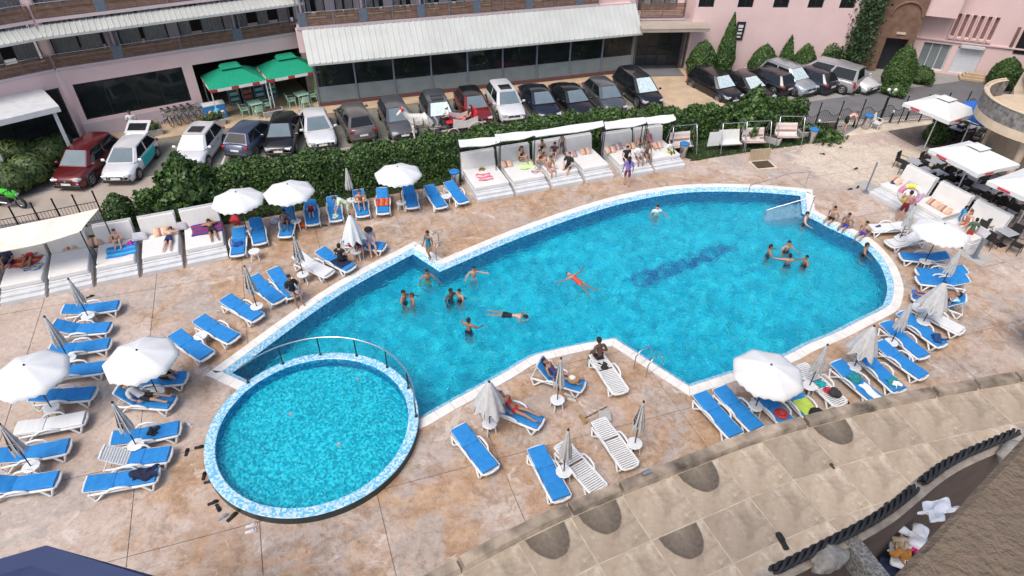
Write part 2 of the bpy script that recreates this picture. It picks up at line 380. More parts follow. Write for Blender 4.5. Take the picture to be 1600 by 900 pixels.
# ---------------------------------------------------------------- swimming pool
pool=struct('swimming_pool',bm_mesh(fill(chain_closed(.58),[],-1.5),'pool_floor',M['mosaic_floor']))
o33,o60=offset(CH,.36),offset(CH,.58)
def wallstrip(name,top,bot,mat,parent=None):
    mb=MB(); n=len(top)
    mb.add(list(top)+list(bot),[(i,i+1,n+i+1,n+i) for i in range(n-1)],0,False); return part(name,mb,mat,parent)
zz=lambda ch,z:[Vector((p.x,p.y,z)) for p in ch]
wallstrip('mosaic_ledge',zz(o33,.012),zz(o60,-.12),M['mosaic_rim'],pool)
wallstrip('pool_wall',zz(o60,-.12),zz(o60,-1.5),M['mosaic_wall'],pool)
wallstrip('coping_bed',zz(CH,-.03),zz(offset(CH,.36),-.012),M['concrete_beige'],pool)
# coping stones, one by one
acc=0.0; i0=0; cuts=[0]
corner_idx=[min(range(len(CH)),key=lambda i:(CH[i]-P(*p[:2])).length) for p in CHAIN_PX if len(p)>2]
for i in range(1,len(CH)):
    acc+=(CH[i]-CH[i-1]).length
    if acc>=.48 or i in corner_idx or i==len(CH)-1: cuts.append(i); acc=0
for a,b in zip(cuts[:-1],cuts[1:]):
    mb=MB(); out=[CH[i] for i in range(a,b+1)]; inn=[o33[i] for i in range(a,b+1)]
    def shrink(l):
        l=[p.copy() for p in l]; d=(l[-1]-l[0]); L=d.length; 
        if L>.05: d/=L; l[0]+=d*.006; l[-1]-=d*.006
        return l
    out,inn=shrink(out),shrink(inn); poly=inn+out[::-1]
    mb.prism([(p.x,p.y) for p in poly],-.02,.026+random.uniform(-.002,.003)); part('coping_stone',mb,M['coping'],pool)
water=struct('water',bm_mesh(fill(chain_closed(.57),[],-.14),'water',M['water']))
# entry steps in the far corner of the pool
sA,sB,sC=P(1196,322,-.3),P(1258,300,-.3),P(1263,331,-.3)
for k in range(5):
    t=.13+.19*k
    a=P(1268,300).lerp(P(1185,300),t); b=P(1270,333).lerp(P(1190,329),t)
    a2=P(1268,300).lerp(P(1185,300),t-.19 if k else 0); b2=P(1270,333).lerp(P(1190,329),t-.19 if k else 0)
    mb=MB(); z=-.20-.19*k
    mb.prism([(a.x,a.y-.7),(b.x,b.y),(b2.x,b2.y),(a2.x,a2.y-.7)][::-1],-1.49,z); part('step',mb,M['mosaic_rim'],pool)
# name set into the floor
def text_mesh(txt,size,ext=0.004,bold=0.0):
    cu=bpy.data.curves.new('txt','FONT'); cu.body=txt; cu.size=size; cu.extrude=ext; cu.offset=bold; cu.align_x='LEFT'; cu.resolution_u=3
    o=bpy.data.objects.new('txt',cu); COL.objects.link(o); dg=bpy.context.evaluated_depsgraph_get()
    me=bpy.data.meshes.new_from_object(o.evaluated_get(dg)); bpy.data.objects.remove(o); return me
tA,tB=P(994,468,-1.5),P(1148,408,-1.5)
tm=text_mesh('GRENADA',1.15,.01,.03); tm.materials.append(pm('letter_tile',(.01,.07,.30),.3,var=.2))
wd=max(v.co.x for v in tm.vertices); th=heading(tA,tB); sc=(tB-tA).length/wd
link('lettering',tm,pool,Matrix.Translation((tA.x,tA.y,-1.485))@Matrix.Rotation(th,4,'Z')@Matrix.Diagonal((sc,sc*.95,1,1)))

# ---------------------------------------------------------------- children's pool
kid=thing('wading_pool','round raised children\'s pool with light blue mosaic rim','pool',KC)
mb=MB(); n=96
mb.lathe([(KR-.33,.285),(KR-.31,.30),(KR-.02,.30),(KR,.285)],n,0,smooth=False); mb.f=[f for f in mb.f if len(f)==4]; mb.m=mb.m[:len(mb.f)]; mb.sm=mb.sm[:len(mb.f)]
part('rim',mb,M['mosaic_rim'],kid)
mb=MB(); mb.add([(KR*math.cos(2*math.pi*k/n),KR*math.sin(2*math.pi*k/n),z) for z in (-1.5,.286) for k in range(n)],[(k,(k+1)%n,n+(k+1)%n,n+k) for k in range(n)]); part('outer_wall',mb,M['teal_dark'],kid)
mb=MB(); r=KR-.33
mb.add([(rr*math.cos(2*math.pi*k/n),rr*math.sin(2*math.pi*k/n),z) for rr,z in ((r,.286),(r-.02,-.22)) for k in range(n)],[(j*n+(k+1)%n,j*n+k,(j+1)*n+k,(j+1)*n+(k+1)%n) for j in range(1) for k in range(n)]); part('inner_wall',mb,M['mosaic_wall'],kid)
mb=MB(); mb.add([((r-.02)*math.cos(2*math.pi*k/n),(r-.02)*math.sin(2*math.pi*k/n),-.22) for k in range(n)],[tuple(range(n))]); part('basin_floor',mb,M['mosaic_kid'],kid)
for px in ((560,596),(455,651),(530,698)):
    p=P(*px,-.2)-KC; mb=MB(); mb.lathe([(.0,.035),(.06,.03),(.075,0)],12,0); part('drain_cap',mb,M['white_plastic'],kid,Matrix.Translation((p.x,p.y,-.218)))
mb=MB(); mb.add([((r+.006)*math.cos(2*math.pi*k/n),(r+.006)*math.sin(2*math.pi*k/n),.17) for k in range(n)],[tuple(range(n))]); wk=part('water',mb,M['water_calm'],None); wk.location=KC; wk['kind']='structure'
# hand rail of the children's pool on the side of the deep water
a0,a1=ang(P(378,598,.3)),ang(P(652,655,.3))
if a0<a1: a0+=2*math.pi
kr=thing('pool_handrail','curved steel handrail on the rim of the round children\'s pool','handrail',KC)
mb=MB(); mb.tube([Vector((math.cos(a0+(a1-a0)*i/40)*(KR-.08),math.sin(a0+(a1-a0)*i/40)*(KR-.08),1.12)) for i in range(41)],.026,8); part('rail',mb,M['steel'],kr)
for k in range(7):
    a=a0+(a1-a0)*(.015+.97*k/6); mb=MB(); q=Vector((math.cos(a)*(KR-.08),math.sin(a)*(KR-.08),0)); mb.tube([q+Vector((0,0,.29)),q+Vector((0,0,1.12))],.024,8); mb.lathe([(.06,0),(.06,.015)],10,0,(q.x,q.y,.295)); part('post',mb,M['dark_metal'],kr)

# ---------------------------------------------------------------- street, parking, pavements
def slab(name,pts,z0,z1,mat,kind='structure',parent=None):
    mb=MB(); mb.prism([(p[0],p[1]) for p in pts],z0,z1); return struct(name,mb.mesh(name,mat),parent,kind)
slab('road',[(-60,8.2),(-23.8,22.3),(-4,31.0),(14,37.4),(33,41.2),(60,47),(60,57),(31,45.6),(19,41.4),(-23.8,24.9),(-60,10.9)][::1],-.085,-.06,M['asphalt'])
slab('concrete_apron',[(-60,10.95),(-23.8,24.95),(9.9,37.95),(8.8,40.9),(-6.2,34.95),(-19.3,29.75),(-60,13.6)],-.085,-.05,M['concrete_beige'])
park=slab('parking_area',[(-21.0,29.15),(-6.2,35.0),(9.4,41.15),(7.6,44.9),(-12.6,37.6),(-24.4,33.0)],-.085,-.045,pm('grass_paver',(.17,.17,.145),.9,var=.2,scale=1.2,bmp=.4,bscale=9))
slab('pavement',[(-60,15.8),(-25.2,31.9),(-12.55,37.7),(7.5,45.0),(8.6,47.2),(-12.5,39.2),(-13.0,41.4),(-24.7,34.0),(-60,18)],-.085,.05,M['sandstone'])
u20=Vector((math.cos(R(20.5)),math.sin(R(20.5)),0)); n20=Vector((-u20.y,u20.x,0))
for k in range(12):
    a=Vector((-18.2,30.3,0))+u20*(2.42*k); d=Vector((math.cos(R(98+1.1*k)),math.sin(R(98+1.1*k)),0))
    mb=MB(); mb.box((a+d*2.2)+Vector((0,0,-.041)),(4.2,.10,.006),0,math.atan2(d.y,d.x)); part('bay_line',mb,M['line_white'],park)
plat=slab('paved_forecourt',[P(1060,181).xy[:],P(1141,172).xy[:],P(1100,122).xy[:],(13.0,46.95),(8.4,46.3),P(945,125).xy[:]],-.085,.22,M['sandstone'])
slab('parking_lot',[P(1141,171).xy[:],P(1205,167).xy[:],(19,41.4),(31,45.6),(31,47.2),(24.5,47.3),(12.9,46.9),P(1100,121).xy[:]],-.085,-.052,M['asphalt_light'])
slab('garden_path',[P(1310,217).xy[:],P(1395,204).xy[:],P(1450,196).xy[:],(31.5,40.0),(20.5,38.2),P(1345,197).xy[:]],-.085,-.002,M['stone_light'])
lawn=slab('lawn',[(-3.9,29.35),(4,32.35),(9.0,33.35),(10.2,32.65),P(1130,243.5).xy[:],P(1250,226.5).xy[:],P(1308,216).xy[:],(20.3,38.3),(14,37.3),(-4,30.9)],-.085,-.02,M['soil'])
lawn2=slab('lawn',[(-14,25.05),(-3.9,29.35),(-4,30.9),(-23.8,22.2),(-23.8,21.1)],-.085,-.02,M['soil'])
def leaves_mesh(name,pts,size,mat,nrm=None,tilt=.8,aspect=1.6,seed=1):
    """one mesh of leaf quads at pts (n,3)"""
    g=np.random.default_rng(seed); n=len(pts); d=g.normal(size=(n,3))
    if nrm is not None: d=nrm+tilt*d
    d/=np.linalg.norm(d,axis=1)[:,None]+1e-9
    a=np.cross(d,g.normal(size=(n,3))); a/=np.linalg.norm(a,axis=1)[:,None]+1e-9; b=np.cross(d,a)
    s=size*g.uniform(.6,1.35,(n,1)); a=a*s*aspect/2; b=b*s/2
    v=np.stack([pts-a,pts-b*.9+d*s*.12,pts+a,pts+b*.9+d*s*.12],1).reshape(-1,3)
    me=bpy.data.meshes.new(name); me.vertices.add(4*n); me.vertices.foreach_set('co',v.ravel().astype(np.float32))
    me.loops.add(4*n); me.loops.foreach_set('vertex_index',np.arange(4*n,dtype=np.int32))
    me.polygons.add(n); me.polygons.foreach_set('loop_start',np.arange(0,4*n,4,dtype=np.int32)); me.update(calc_edges=True)
    me.materials.append(mat); return me
def leafmat(name,c1,c2,c3):
    m,t,b=nodes_of(name); b.inputs['Roughness'].default_value=.55
    g=t.nodes.new('ShaderNodeNewGeometry'); c=ramp(t,g.outputs['Random Per Island'],[(0,c1),(.55,c2),(1,c3)])
    c=mixc(t,.7,c,ramp(t,noise(t,1.3,3),[(.3,(.55,)*3),(.7,(1,)*3)]),'MULTIPLY')
    t.links.new(c,b.inputs['Base Color']); b.inputs['Subsurface Weight'].default_value=0.0
    return m
M['leaf_hedge']=leafmat('leaf_hedge',(.018,.05,.010),(.045,.105,.018),(.095,.17,.03))
M['leaf_conifer']=leafmat('leaf_conifer',(.022,.065,.012),(.05,.115,.02),(.095,.17,.032))
M['leaf_wild']=leafmat('leaf_wild',(.03,.06,.015),(.075,.13,.03),(.15,.19,.06))
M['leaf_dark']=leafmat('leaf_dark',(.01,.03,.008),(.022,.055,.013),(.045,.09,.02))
def tri_points(poly,n,seed):
    """n random points in a 2-D polygon"""
    g=np.random.default_rng(seed); q=np.array([(p[0],p[1]) for p in poly]); lo,hi=q.min(0),q.max(0); out=[]
    while len(out)<n:
        c=g.uniform(lo,hi,(n*2,2)); ins=np.zeros(len(c),bool); j=len(q)-1
        for i in range(len(q)):
            cond=((q[i,1]>c[:,1])!=(q[j,1]>c[:,1])); xx=(q[j,0]-q[i,0])*(c[:,1]-q[i,1])/(q[j,1]-q[i,1]+1e-12)+q[i,0]
            ins^=cond&(c[:,0]<xx); j=i
        out+=c[ins].tolist()
    return np.array(out[:n])
for nm,poly,cnt in (('grass',[(-3.9,29.4),(4,32.4),(9.0,33.4),(10.2,32.7),P(1130,244).xy[:],P(1250,227).xy[:],P(1306,216.5).xy[:],(19.6,38.1),(14,37.2),(-4,30.8)],26000),('grass',[(-14,25.1),(-3.9,29.4),(-4,30.8),(-22,22.9),(-22,21.9)],12000)):
    q=tri_points(poly,cnt,5); pts=np.column_stack([q,np.full(len(q),.02)]); me=leaves_mesh('grass',pts,.07,M['grass'],np.array([[1.,0,0]]),2.0,2.2,3)
    go=struct(nm,me,None,'stuff'); tag(go,'short patchy grass growing under the hedge and garden swings' if cnt>20000 else 'strip of thin grass behind the left loungers and hedge foot','grass')
# ---------------------------------------------------------------- buildings
def wall(mb,x0,x1,z0,z1,y0,y1,holes=(),mat=0):
    xs=sorted({x0,x1,*[h[0] for h in holes],*[h[1] for h in holes]}); zs=sorted({z0,z1,*[h[2] for h in holes],*[h[3] for h in holes]})
    xs=[x for x in xs if x0<=x<=x1]; zs=[z for z in zs if z0<=z<=z1]
    for a,b in zip(xs[:-1],xs[1:]):
        for c,d in zip(zs[:-1],zs[1:]):
            mx,mz=(a+b)/2,(c+d)/2
            if not any(h[0]<mx<h[1] and h[2]<mz<h[3] for h in holes): mb.box((mx,(y0+y1)/2,mz),(b-a,y1-y0,d-c),mat)
def frameM(A,th): return Matrix.Translation((A[0],A[1],0))@Matrix.Rotation(th,4,'Z')
def boxpart(name,c,d,mat,parent,**k):
    mb=MB(); mb.box(c,d); return part(name,mb,mat,parent,**k)
def window(parent,x0,x1,z0,z1,y,nm,glass,mframe,nh=0,curtain=False,name='window'):
    """frame in the opening + panes as sub-parts"""
    mb=MB(); f=.06
    for a,b in ((x0,x0+f),(x1-f,x1)): mb.box(((a+b)/2,y,(z0+z1)/2),(b-a,.08,z1-z0))
    for a,b in ((z0,z0+f),(z1-f,z1)): mb.box(((x0+x1)/2,y,(a+b)/2),(x1-x0-2*f-.004,.075,b-a))
    w_=(x1-x0)/nm
    for k in range(1,nm): mb.box((x0+w_*k,y,(z0+z1)/2),(.05,.07,z1-z0-2*f-.004))
    for k in range(1,nh+1): mb.box(((x0+x1)/2,y,z0+(z1-z0)*k/(nh+1)),(x1-x0-2*f-.004,.06,.05))
    fr=part(name,mb,mframe,parent)
    for k in range(nm): boxpart('pane',(x0+w_*(k+.5),y+.012,(z0+z1)/2),(w_-.052,.012,z1-z0-2*f-.006),glass,fr)
    if curtain:
        for k in range(nm):
            mb=MB(); xa,xb=x0+w_*k+.05,x0+w_*(k+1)-.05; xb=xa+(xb-xa)*random.choice((.55,.9,1))
            mb.sheet(lambda u,v:(xa+(xb-xa)*u,y+.14+.03*math.sin(u*38+k),z0+.04+(z1-z0-.08)*v),26,1); part('curtain',mb,M['curtain'],fr)
    return fr
def slat_panel(parent,x0,x1,z0,z1,y,n=8):
    mb=MB(); h=(z1-z0)/n
    for k in range(n): mb.box(((x0+x1)/2,y+random.uniform(-.006,.006),z0+h*(k+.5)),(x1-x0-.01,.03,h*.74))
    for x in (x0+.06,(x0+x1)/2,x1-.06): mb.box((x,y+.035,(z0+z1)/2),(.05,.03,z1-z0))
    return part('slat_panel',mb,M['wood_slat'],parent,kind='stuff')
def corrugated(parent,x0,x1,yt,zt,yb,zb,mat,pitch=.30,name='awning_roof'):
    mb=MB(); n=int((x1-x0)/pitch)
    prof=[]
    for k in range(n): 
        x=x0+(x1-x0)*k/n; p=(x1-x0)/n; prof+=[(x,0),(x+p*.72,0),(x+p*.78,.035),(x+p*.94,.035)]
    prof.append((x1,0)); m_=len(prof)
    mb.add([(x,yt,zt+h) for x,h in prof]+[(x,yb,zb+h) for x,h in prof],[(i,i+1,m_+i+1,m_+i) for i in range(m_-1)])
    mb.box(((x0+x1)/2,yb-.02,zb-.05),(x1-x0,.03,.12)); return part(name,mb,mat,parent)
def floor_of_balconies(h,x0,x1,zf,bay,first,zr=.66,hgt=2.3,yrec=1.5,seed=1):
    """a storey: floor slab, slatted rails, posts, divider panels, recessed wall with curtained windows"""
    rd=random.Random(seed)
    boxpart('balcony_floor',((x0+x1)/2,yrec/2-.02,zf-.10),(x1-x0,yrec+.06,.16),M['pink_grey'],h)
    mb=MB(); wins=[]; x=first
    while x<x1:
        wins+= [(max(x0,x+.35),min(x1,x+bay/2-.3),zf,zf+2.0),(max(x0,x+bay/2+.3),min(x1,x+bay-.35),zf,zf+2.0)]; x+=bay
    wins=[w_ for w_ in wins if w_[1]-w_[0]>.5]
    wall(mb,x0,x1,zf,zf+hgt,yrec,yrec+.2,wins); part('recessed_wall',mb,M['pink_grey'],h)
    for w_ in wins: window(h,w_[0],w_[1],w_[2]+.05,w_[3],yrec+.08,2,M['glass_thin'],M['frame_dark'],0,True)
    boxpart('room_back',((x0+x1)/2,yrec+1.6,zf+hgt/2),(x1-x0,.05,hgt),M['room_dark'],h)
    x=first; k=0
    while x<=x1+.01:
        if x>=x0-.01:
            boxpart('divider_panel',(x,-.02,zf+zr/2+.02),(.42,.05,zr+.06),M['grey_paint'],h)
            mb=MB(); 
            for s_ in (-.24,.24): mb.box((x+s_,.0,zf+hgt/2),(.05,.05,hgt))
            part('post',mb,M['frame_grey'],h)
            mb=MB(); mb.box((x,yrec*.5+.15,zf+hgt/2),(.10,yrec-.3,hgt)); part('partition',mb,M['pink_grey'],h)
        a,b=max(x0,x+.22),min(x1,x+bay-.22)
        if b-a>.4:
            mid=(x+bay/2)
            if a<mid<b:
                slat_panel(h,a,mid-.03,zf,zf+zr,-.01); slat_panel(h,mid+.03,b,zf,zf+zr,-.01)
                mb=MB(); mb.box((mid,.0,zf+hgt/2),(.05,.05,hgt)); part('post',mb,M['frame_grey'],h)
            else: slat_panel(h,a,b,zf,zf+zr,-.01)
            mb=MB(); mb.tube([(a,-.02,zf+zr+.07),(b,-.02,zf+zr+.07)],.022,6); part('top_rail',mb,M['steel'],h)
        x+=bay; k+=1
# left wing, straight part
QL=(-24.7,33.85); thL=math.atan2(41.3-33.85,-13.13+24.7); LL=math.hypot(11.57,7.45)
hl=thing('hotel_building','pink hotel wing with wooden slat balconies behind the green gazebos','building',M=frameM(QL,thL))
mb=MB(); H1=[(.42,6.05,1.05,3.12),(6.62,13.12,-.2,3.12)]
wall(mb,-.02,LL,-.1,4.02,0,.28,H1); part('wall',mb,M['pink_wall'],hl)
window(hl,.42,6.05,1.05,3.12,.16,4,M['glass'],M['frame_dark'])
boxpart('wall_plinth',(3.2,-.03,.42),(6.2,.05,.95),M['pink_grey'],hl)
mb=MB(); mb.box((3.2,4.6,1.6),(6.3,.1,3.2)); mb.box((.2,2.4,1.6),(.1,4.4,3.2)); mb.box((6.35,2.4,1.6),(.1,4.4,3.2)); mb.box((3.2,2.4,3.3),(6.4,4.4,.1)); mb.box((3.2,2.4,.02),(6.4,4.4,.06)); part('dining_room',mb,M['room_wall'],hl)
for k in range(3):
    mb=MB(); x=1.3+1.9*k; mb.lathe([(.42,0),(.42,.03)],14,0,(x,1.6,.75)); mb.tube([(x,1.6,.03),(x,1.6,.75)],.04,6); part('dining_table',mb,M['room_wall'],hl)
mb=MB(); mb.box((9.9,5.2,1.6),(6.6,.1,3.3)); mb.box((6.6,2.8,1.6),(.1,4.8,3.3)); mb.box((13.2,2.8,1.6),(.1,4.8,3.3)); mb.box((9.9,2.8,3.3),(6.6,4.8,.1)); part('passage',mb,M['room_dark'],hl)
boxpart('passage_floor',(9.9,2.5,.02),(6.5,5.2,.08),M['sandstone'],hl)
mb=MB(); mb.box((11.2,1.6,2.75),(2.2,.09,.06)); part('tube_lamp',mb,pm('lamp_tube',(.75,.74,.66),.4),hl)
floor_of_balconies(hl,-.0,LL,4.12,6.45,-3.35,.62,2.2,seed=3)
corrugated(hl,-.0,LL-.2,.1,6.30,-1.05,5.98,M['awning_sheet'],.28,'balcony_awning')
floor_of_balconies(hl,-.0,LL,6.62,6.45,-3.35,.66,2.4,seed=4)
boxpart('roof_slab',(LL/2,.9,9.15),(LL,2.4,.25),M['pink_wall'],hl)
boxpart('back_wall',(LL/2,5.6,4.5),(LL,.2,9.2),M['pink_wall'],hl)
# left wing, part that bends towards the pool
thB=R(44); LB=22.0; AB=(QL[0]-LB*math.cos(thB),QL[1]-LB*math.sin(thB))
hb=thing('hotel_building','pink hotel corner with big dark windows at the far left','building',M=frameM(AB,thB))
mb=MB(); wall(mb,0,LB-.05,-.1,4.02,0,.28,[(1,9.5,.15,3.1),(10.2,LB-.25,.15,3.1)]); part('wall',mb,M['pink_wall'],hb)
window(hb,10.2,LB-.25,.15,3.1,.16,8,M['glass'],M['frame_dark']); window(hb,1,9.5,.15,3.1,.16,6,M['glass'],M['frame_dark'])
mb=MB(); mb.box((LB/2,4.4,1.6),(LB,.1,3.2)); mb.box((LB-.15,2.4,1.6),(.1,4,3.2)); mb.box((LB/2,2.4,3.3),(LB,4.2,.1)); mb.box((LB/2,2.4,.02),(LB,4.2,.06)); part('dining_room',mb,M['room_wall'],hb)
floor_of_balconies(hb,0,LB-.1,4.12,6.45,LB-2.9-6.45*3,.62,2.2,seed=6)
corrugated(hb,0,LB-.1,.1,6.30,-1.05,5.98,M['awning_sheet'],.28,'balcony_awning')
floor_of_balconies(hb,0,LB-.1,6.62,6.45,LB-2.9-6.45*3,.66,2.4,seed=7)
boxpart('roof_slab',(LB/2,.9,9.15),(LB,2.4,.25),M['pink_wall'],hb)
mb=MB(); mb.lathe([(.34,-.1),(.34,4.0)],14,0,(LB+.02,.30,0)); mb.lathe([(.30,4.0),(.30,9.2)],14,0,(LB+.02,.36,0)); part('corner_pier',mb,M['pink_wall'],hb)
mb=MB(); mb.box((19.2,-1.6,3.15),(3.6,3.4,.28),rot=Matrix.Rotation(R(0),4,'Z')); part('entrance_canopy',mb,M['platform_white'],hb)
for x in (17.7,20.7): boxpart('canopy_post',(x,-3.1,1.5),(.16,.16,3.05),M['platform_white'],hb)
for k in range(4): 
    mb=MB(); mb.box((LB-2.2-1.3*k,-.55,.32),(1.1,.5,.62)); part('window_planter',mb,M['grey_fabric'],hb)
# glazed restaurant
QG=(-12.52,39.08); thG=math.atan2(46.39-39.08,8.34+12.52); LG=22.1
hg=thing('restaurant_building','long glazed restaurant under a pale corrugated awning roof','building',M=frameM(QG,thG))
boxpart('plinth',(LG/2,.05,.12),(LG,.3,.26),pm('plinth_red',(.12,.05,.045),.7),hg)
nb=9; bw=LG/nb
for k in range(nb+1): boxpart('mullion',(bw*k,0,1.5),(.10,.14,2.9),M['frame_grey'],hg)
for k in range(nb):
    boxpart('pane',(bw*(k+.5),.01,2.05),(bw-.105,.014,1.55),M['glass'],hg); boxpart('frosted_pane',(bw*(k+.5),.005,.77),(bw-.105,.018,1.0),M['glass_frost'],hg)
boxpart('head_beam',(LG/2,0,2.92),(LG+.2,.16,.14),M['frame_dark'],hg)
mb=MB(); mb.box((LG/2,6.0,1.5),(LG,.1,3.1)); mb.box((.1,3,1.5),(.1,6,3.1)); mb.box((LG-.1,3,1.5),(.1,6,3.1)); mb.box((LG/2,3,.02),(LG,6,.06)); mb.box((LG/2,3,3.15),(LG,6,.08)); part('dining_room',mb,M['room_wall'],hg)
for k in range(10):
    x=1.3+2.15*k; mb=MB(); mb.lathe([(.45,0),(.45,.03)],14,0,(x,1.5,.75)); mb.tube([(x,1.5,.03),(x,1.5,.75)],.05,6); part('dining_table',mb,pm('tablecloth_dim',(.3,.28,.27),.8) if k==0 else bpy.data.materials['tablecloth_dim'],hg)
for k in (0,1,2,4,5,7,8):
    x=bw*(k+.45); g=np.random.default_rng(k); pts=g.normal(size=(130,3))*np.array([.22,.18,.28])+np.array([x,.5,1.9]); o=link('hanging_plant',leaves_mesh('hp',pts,.13,M['leaf_wild'],None,.8,2.0,k),hg)
boxpart('pink_sofa',(13.2,1.9,.75),(1.8,.5,.6),pm('sofa_pink',(.45,.03,.20),.7),hg)
corrugated(hg,-.25,LG+.15,.75,4.55,-.75,2.98,M['awning_sheet'],.36)
mb=MB(); mb.add([(-.25,.75,4.55),(-.25,-.75,2.98),(-.25,.75,2.98)],[(0,1,2)]); mb.add([(LG+.15,.75,4.55),(LG+.15,-.75,2.98),(LG+.15,.75,2.98)],[(2,1,0)]); part('awning_side',mb,M['awning_sheet'],hg)
mb=MB(); wall(mb,-.6,LG-.2,3.2,4.62,.8,1.1); part('wall',mb,M['pink_wall'],hg)
sub=thing('hotel_building','hotel storey with wooden slat balconies above the glazed restaurant','building',M=frameM(QG,thG)@Matrix.Translation((0,.8,0)))
floor_of_balconies(sub,-.5,19.4,4.75,3.62,-.1,.72,2.4,seed=9)
boxpart('roof_slab',(9.4,.9,7.3),(20.4,2.4,.25),M['pink_wall'],sub)
mb=MB(); mb.box((20.9,1.2,5.6),(2.9,2.0,5.6)); part('stair_wall',mb,M['pink_wall'],sub)
# entrance and pink block
QP=(8.55,46.6); thP=math.atan2(.42,4.12)
he=thing('hotel_entrance','recessed glass entrance with canopy and slat balcony between restaurant and pink block','entrance',M=frameM(QP,thP))
window(he,.15,3.45,.2,2.95,.6,4,M['glass'],M['frame_dark'],1,name='glass_door')
mb=MB(); mb.box((1.8,3.4,1.6),(3.6,.1,3.2)); mb.box((.02,1.8,1.6),(.1,3.4,3.2)); mb.box((3.58,1.8,1.6),(.1,3.4,3.2)); part('lobby',mb,M['room_wall'],he)
mb=MB(); mb.box((2.25,-.25,3.28),(4.7,2.4,.2)); mb.box((2.25,-.25,3.40),(4.74,2.44,.05)); part('canopy',mb,M['concrete_beige'],he)
slat_panel(he,.1,3.3,3.62,4.6,.4,10); boxpart('balcony_floor',(1.7,1.2,3.52),(3.4,1.6,.12),M['pink_grey'],he)
mb=MB(); wall(mb,-.1,3.7,3.5,8.2,2.0,2.2,[(.3,3.2,3.7,5.7)]); part('wall',mb,M['pink_wall'],he); window(he,.3,3.2,3.7,5.7,2.1,3,M['glass'],M['frame_dark'],0,True)
boxpart('door_mat',(1.8,-1.0,.245),(3.0,1.4,.03),M['asphalt'],he)
hp=thing('hotel_building','tall plain pink block with small square windows behind clipped shrubs','building',M=frameM((12.35,47.0),R(2.5)))
wins=[(x,x+1.1,4.40,5.5) for x in (.2,2.95,5.45,7.9,10.15)]
mb=MB(); wall(mb,0,12.6,-.1,9.5,0,.3,wins); mb.box((.15,2.6,4.7),(.3,4.6,9.5)); mb.box((12.45,2.6,4.7),(.3,4.6,9.5)); part('wall',mb,M['pink_wall'],hp)
for w_ in wins: window(hp,*w_,.14,2,M['glass'],M['frame_dark'])
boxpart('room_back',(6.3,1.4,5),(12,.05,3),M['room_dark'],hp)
sg=tag(boxpart('wall_sign',(0,0,0),(.62,.05,1.25),M['frame_dark'],None),'small dark vertical plaque with pale lines on the pink wall','sign')
sg.matrix_world=frameM((12.35,47.0),R(2.5))@Matrix.Translation((3.5,-.04,2.85))
for k in range(4): boxpart('lettering',(0,-.03,.32-.24*k),(.34-.06*(k%2),.008,.12 if k else .2),M['line_white'],sg)
# brown stone portal with arch, and the pink shop block on the right
pt=thing('stone_portal','dark brown stone portal with an arch over a doorway','portal',M=frameM((25.2,48.3),R(-14)))
mb=MB(); wall(mb,0,3.6,-.1,9.0,0,.5,[(1.7,3.2,-.1,2.35)]); mb.box((-.35,-.15,4.4),(.7,1.1,9)); part('wall',mb,M['brown_stone'],pt)
mb=MB(); mb.tube([(2.45+1.0*math.cos(a),-.02,3.9+.95*math.sin(a)) for a in [math.pi*k/14 for k in range(15)]],.09,6); part('arch_moulding',mb,M['brown_stone'],pt)
boxpart('doorway',(2.45,.7,1.1),(1.6,.1,2.4),M['frame_dark'],pt)
mb=MB(); mb.box((2.5,-.06,2.75),(.6,.04,.16)); part('plaque',mb,M['cream_stucco'],pt)
QR=(28.75,48.9); thR=R(-20.9)
hr=thing('shop_building','pink building with slit windows, shop window and white shutter','building',M=frameM(QR,thR))
holes=[(1.35,3.2,.05,1.95),(3.6,5.3,.05,1.95)]+[(2.75+.47*k,3.0+.47*k,2.55,4.1) for k in range(6)]
mb=MB(); wall(mb,.1,9.5,-.1,8.5,0,.35,holes); part('wall',mb,M['pink_wall'],hr)
mb=MB(); mb.box((-.3,-.55,6.1),(5.6,1.3,4.2)); part('overhang',mb,M['pink_wall'],hr)
window(hr,1.35,3.2,.05,1.95,.2,3,M['glass_frost'],M['shutter_white'],name='shop_window')
mb=MB()
for k in range(14): mb.box((4.45,.15,.12+.135*k),(1.68,.05,.128))
part('roller_shutter',mb,M['shutter_white'],hr); boxpart('shutter_box',(4.45,-.12,2.0),(1.5,.3,.18),M['platform_white'],hr)
for k in range(6): 
    boxpart('slit_window',(2.875+.47*k,.2,3.3),(.25,.04,1.55),pm('slit_brown',(.25,.14,.13),.7) if k==0 else bpy.data.materials['slit_brown'],hr)
    boxpart('slit_ledge',(2.875+.47*k,-.08,2.48),(.3,.16,.14),M['pink_wall'],hr); boxpart('fin',(2.64+.47*k,-.1,3.25),(.07,.2,1.75),M['pink_wall'],hr)
boxpart('cornice',(4.8,-.05,2.22),(9.4,.12,.1),M['pink_wall'],hr); boxpart('inner_room',(4.5,1.2,2.5),(9,.06,5),M['room_dark'],hr)
boxpart('dark_window',(7.6,-.02,3.2),(1.2,.06,2.6),M['glass_car'],hr); boxpart('pilaster',(6.7,-.05,2.9),(.18,.1,1.5),M['brown_stone'],hr)
for k in range(3):
    o=tag(boxpart('entrance_step',(0,0,0),(2.6-.3*k,.9-.28*k,.14),M['sandstone'],None),('lowest','middle','top')[k]+' beige step of the shop entrance beside the white shutter','step','steps of the shop entrance')
    o.matrix_world=frameM(QR,thR)@Matrix.Translation((5.6,-.5-.1*(2-k)-.04*k,.02+.14*k))
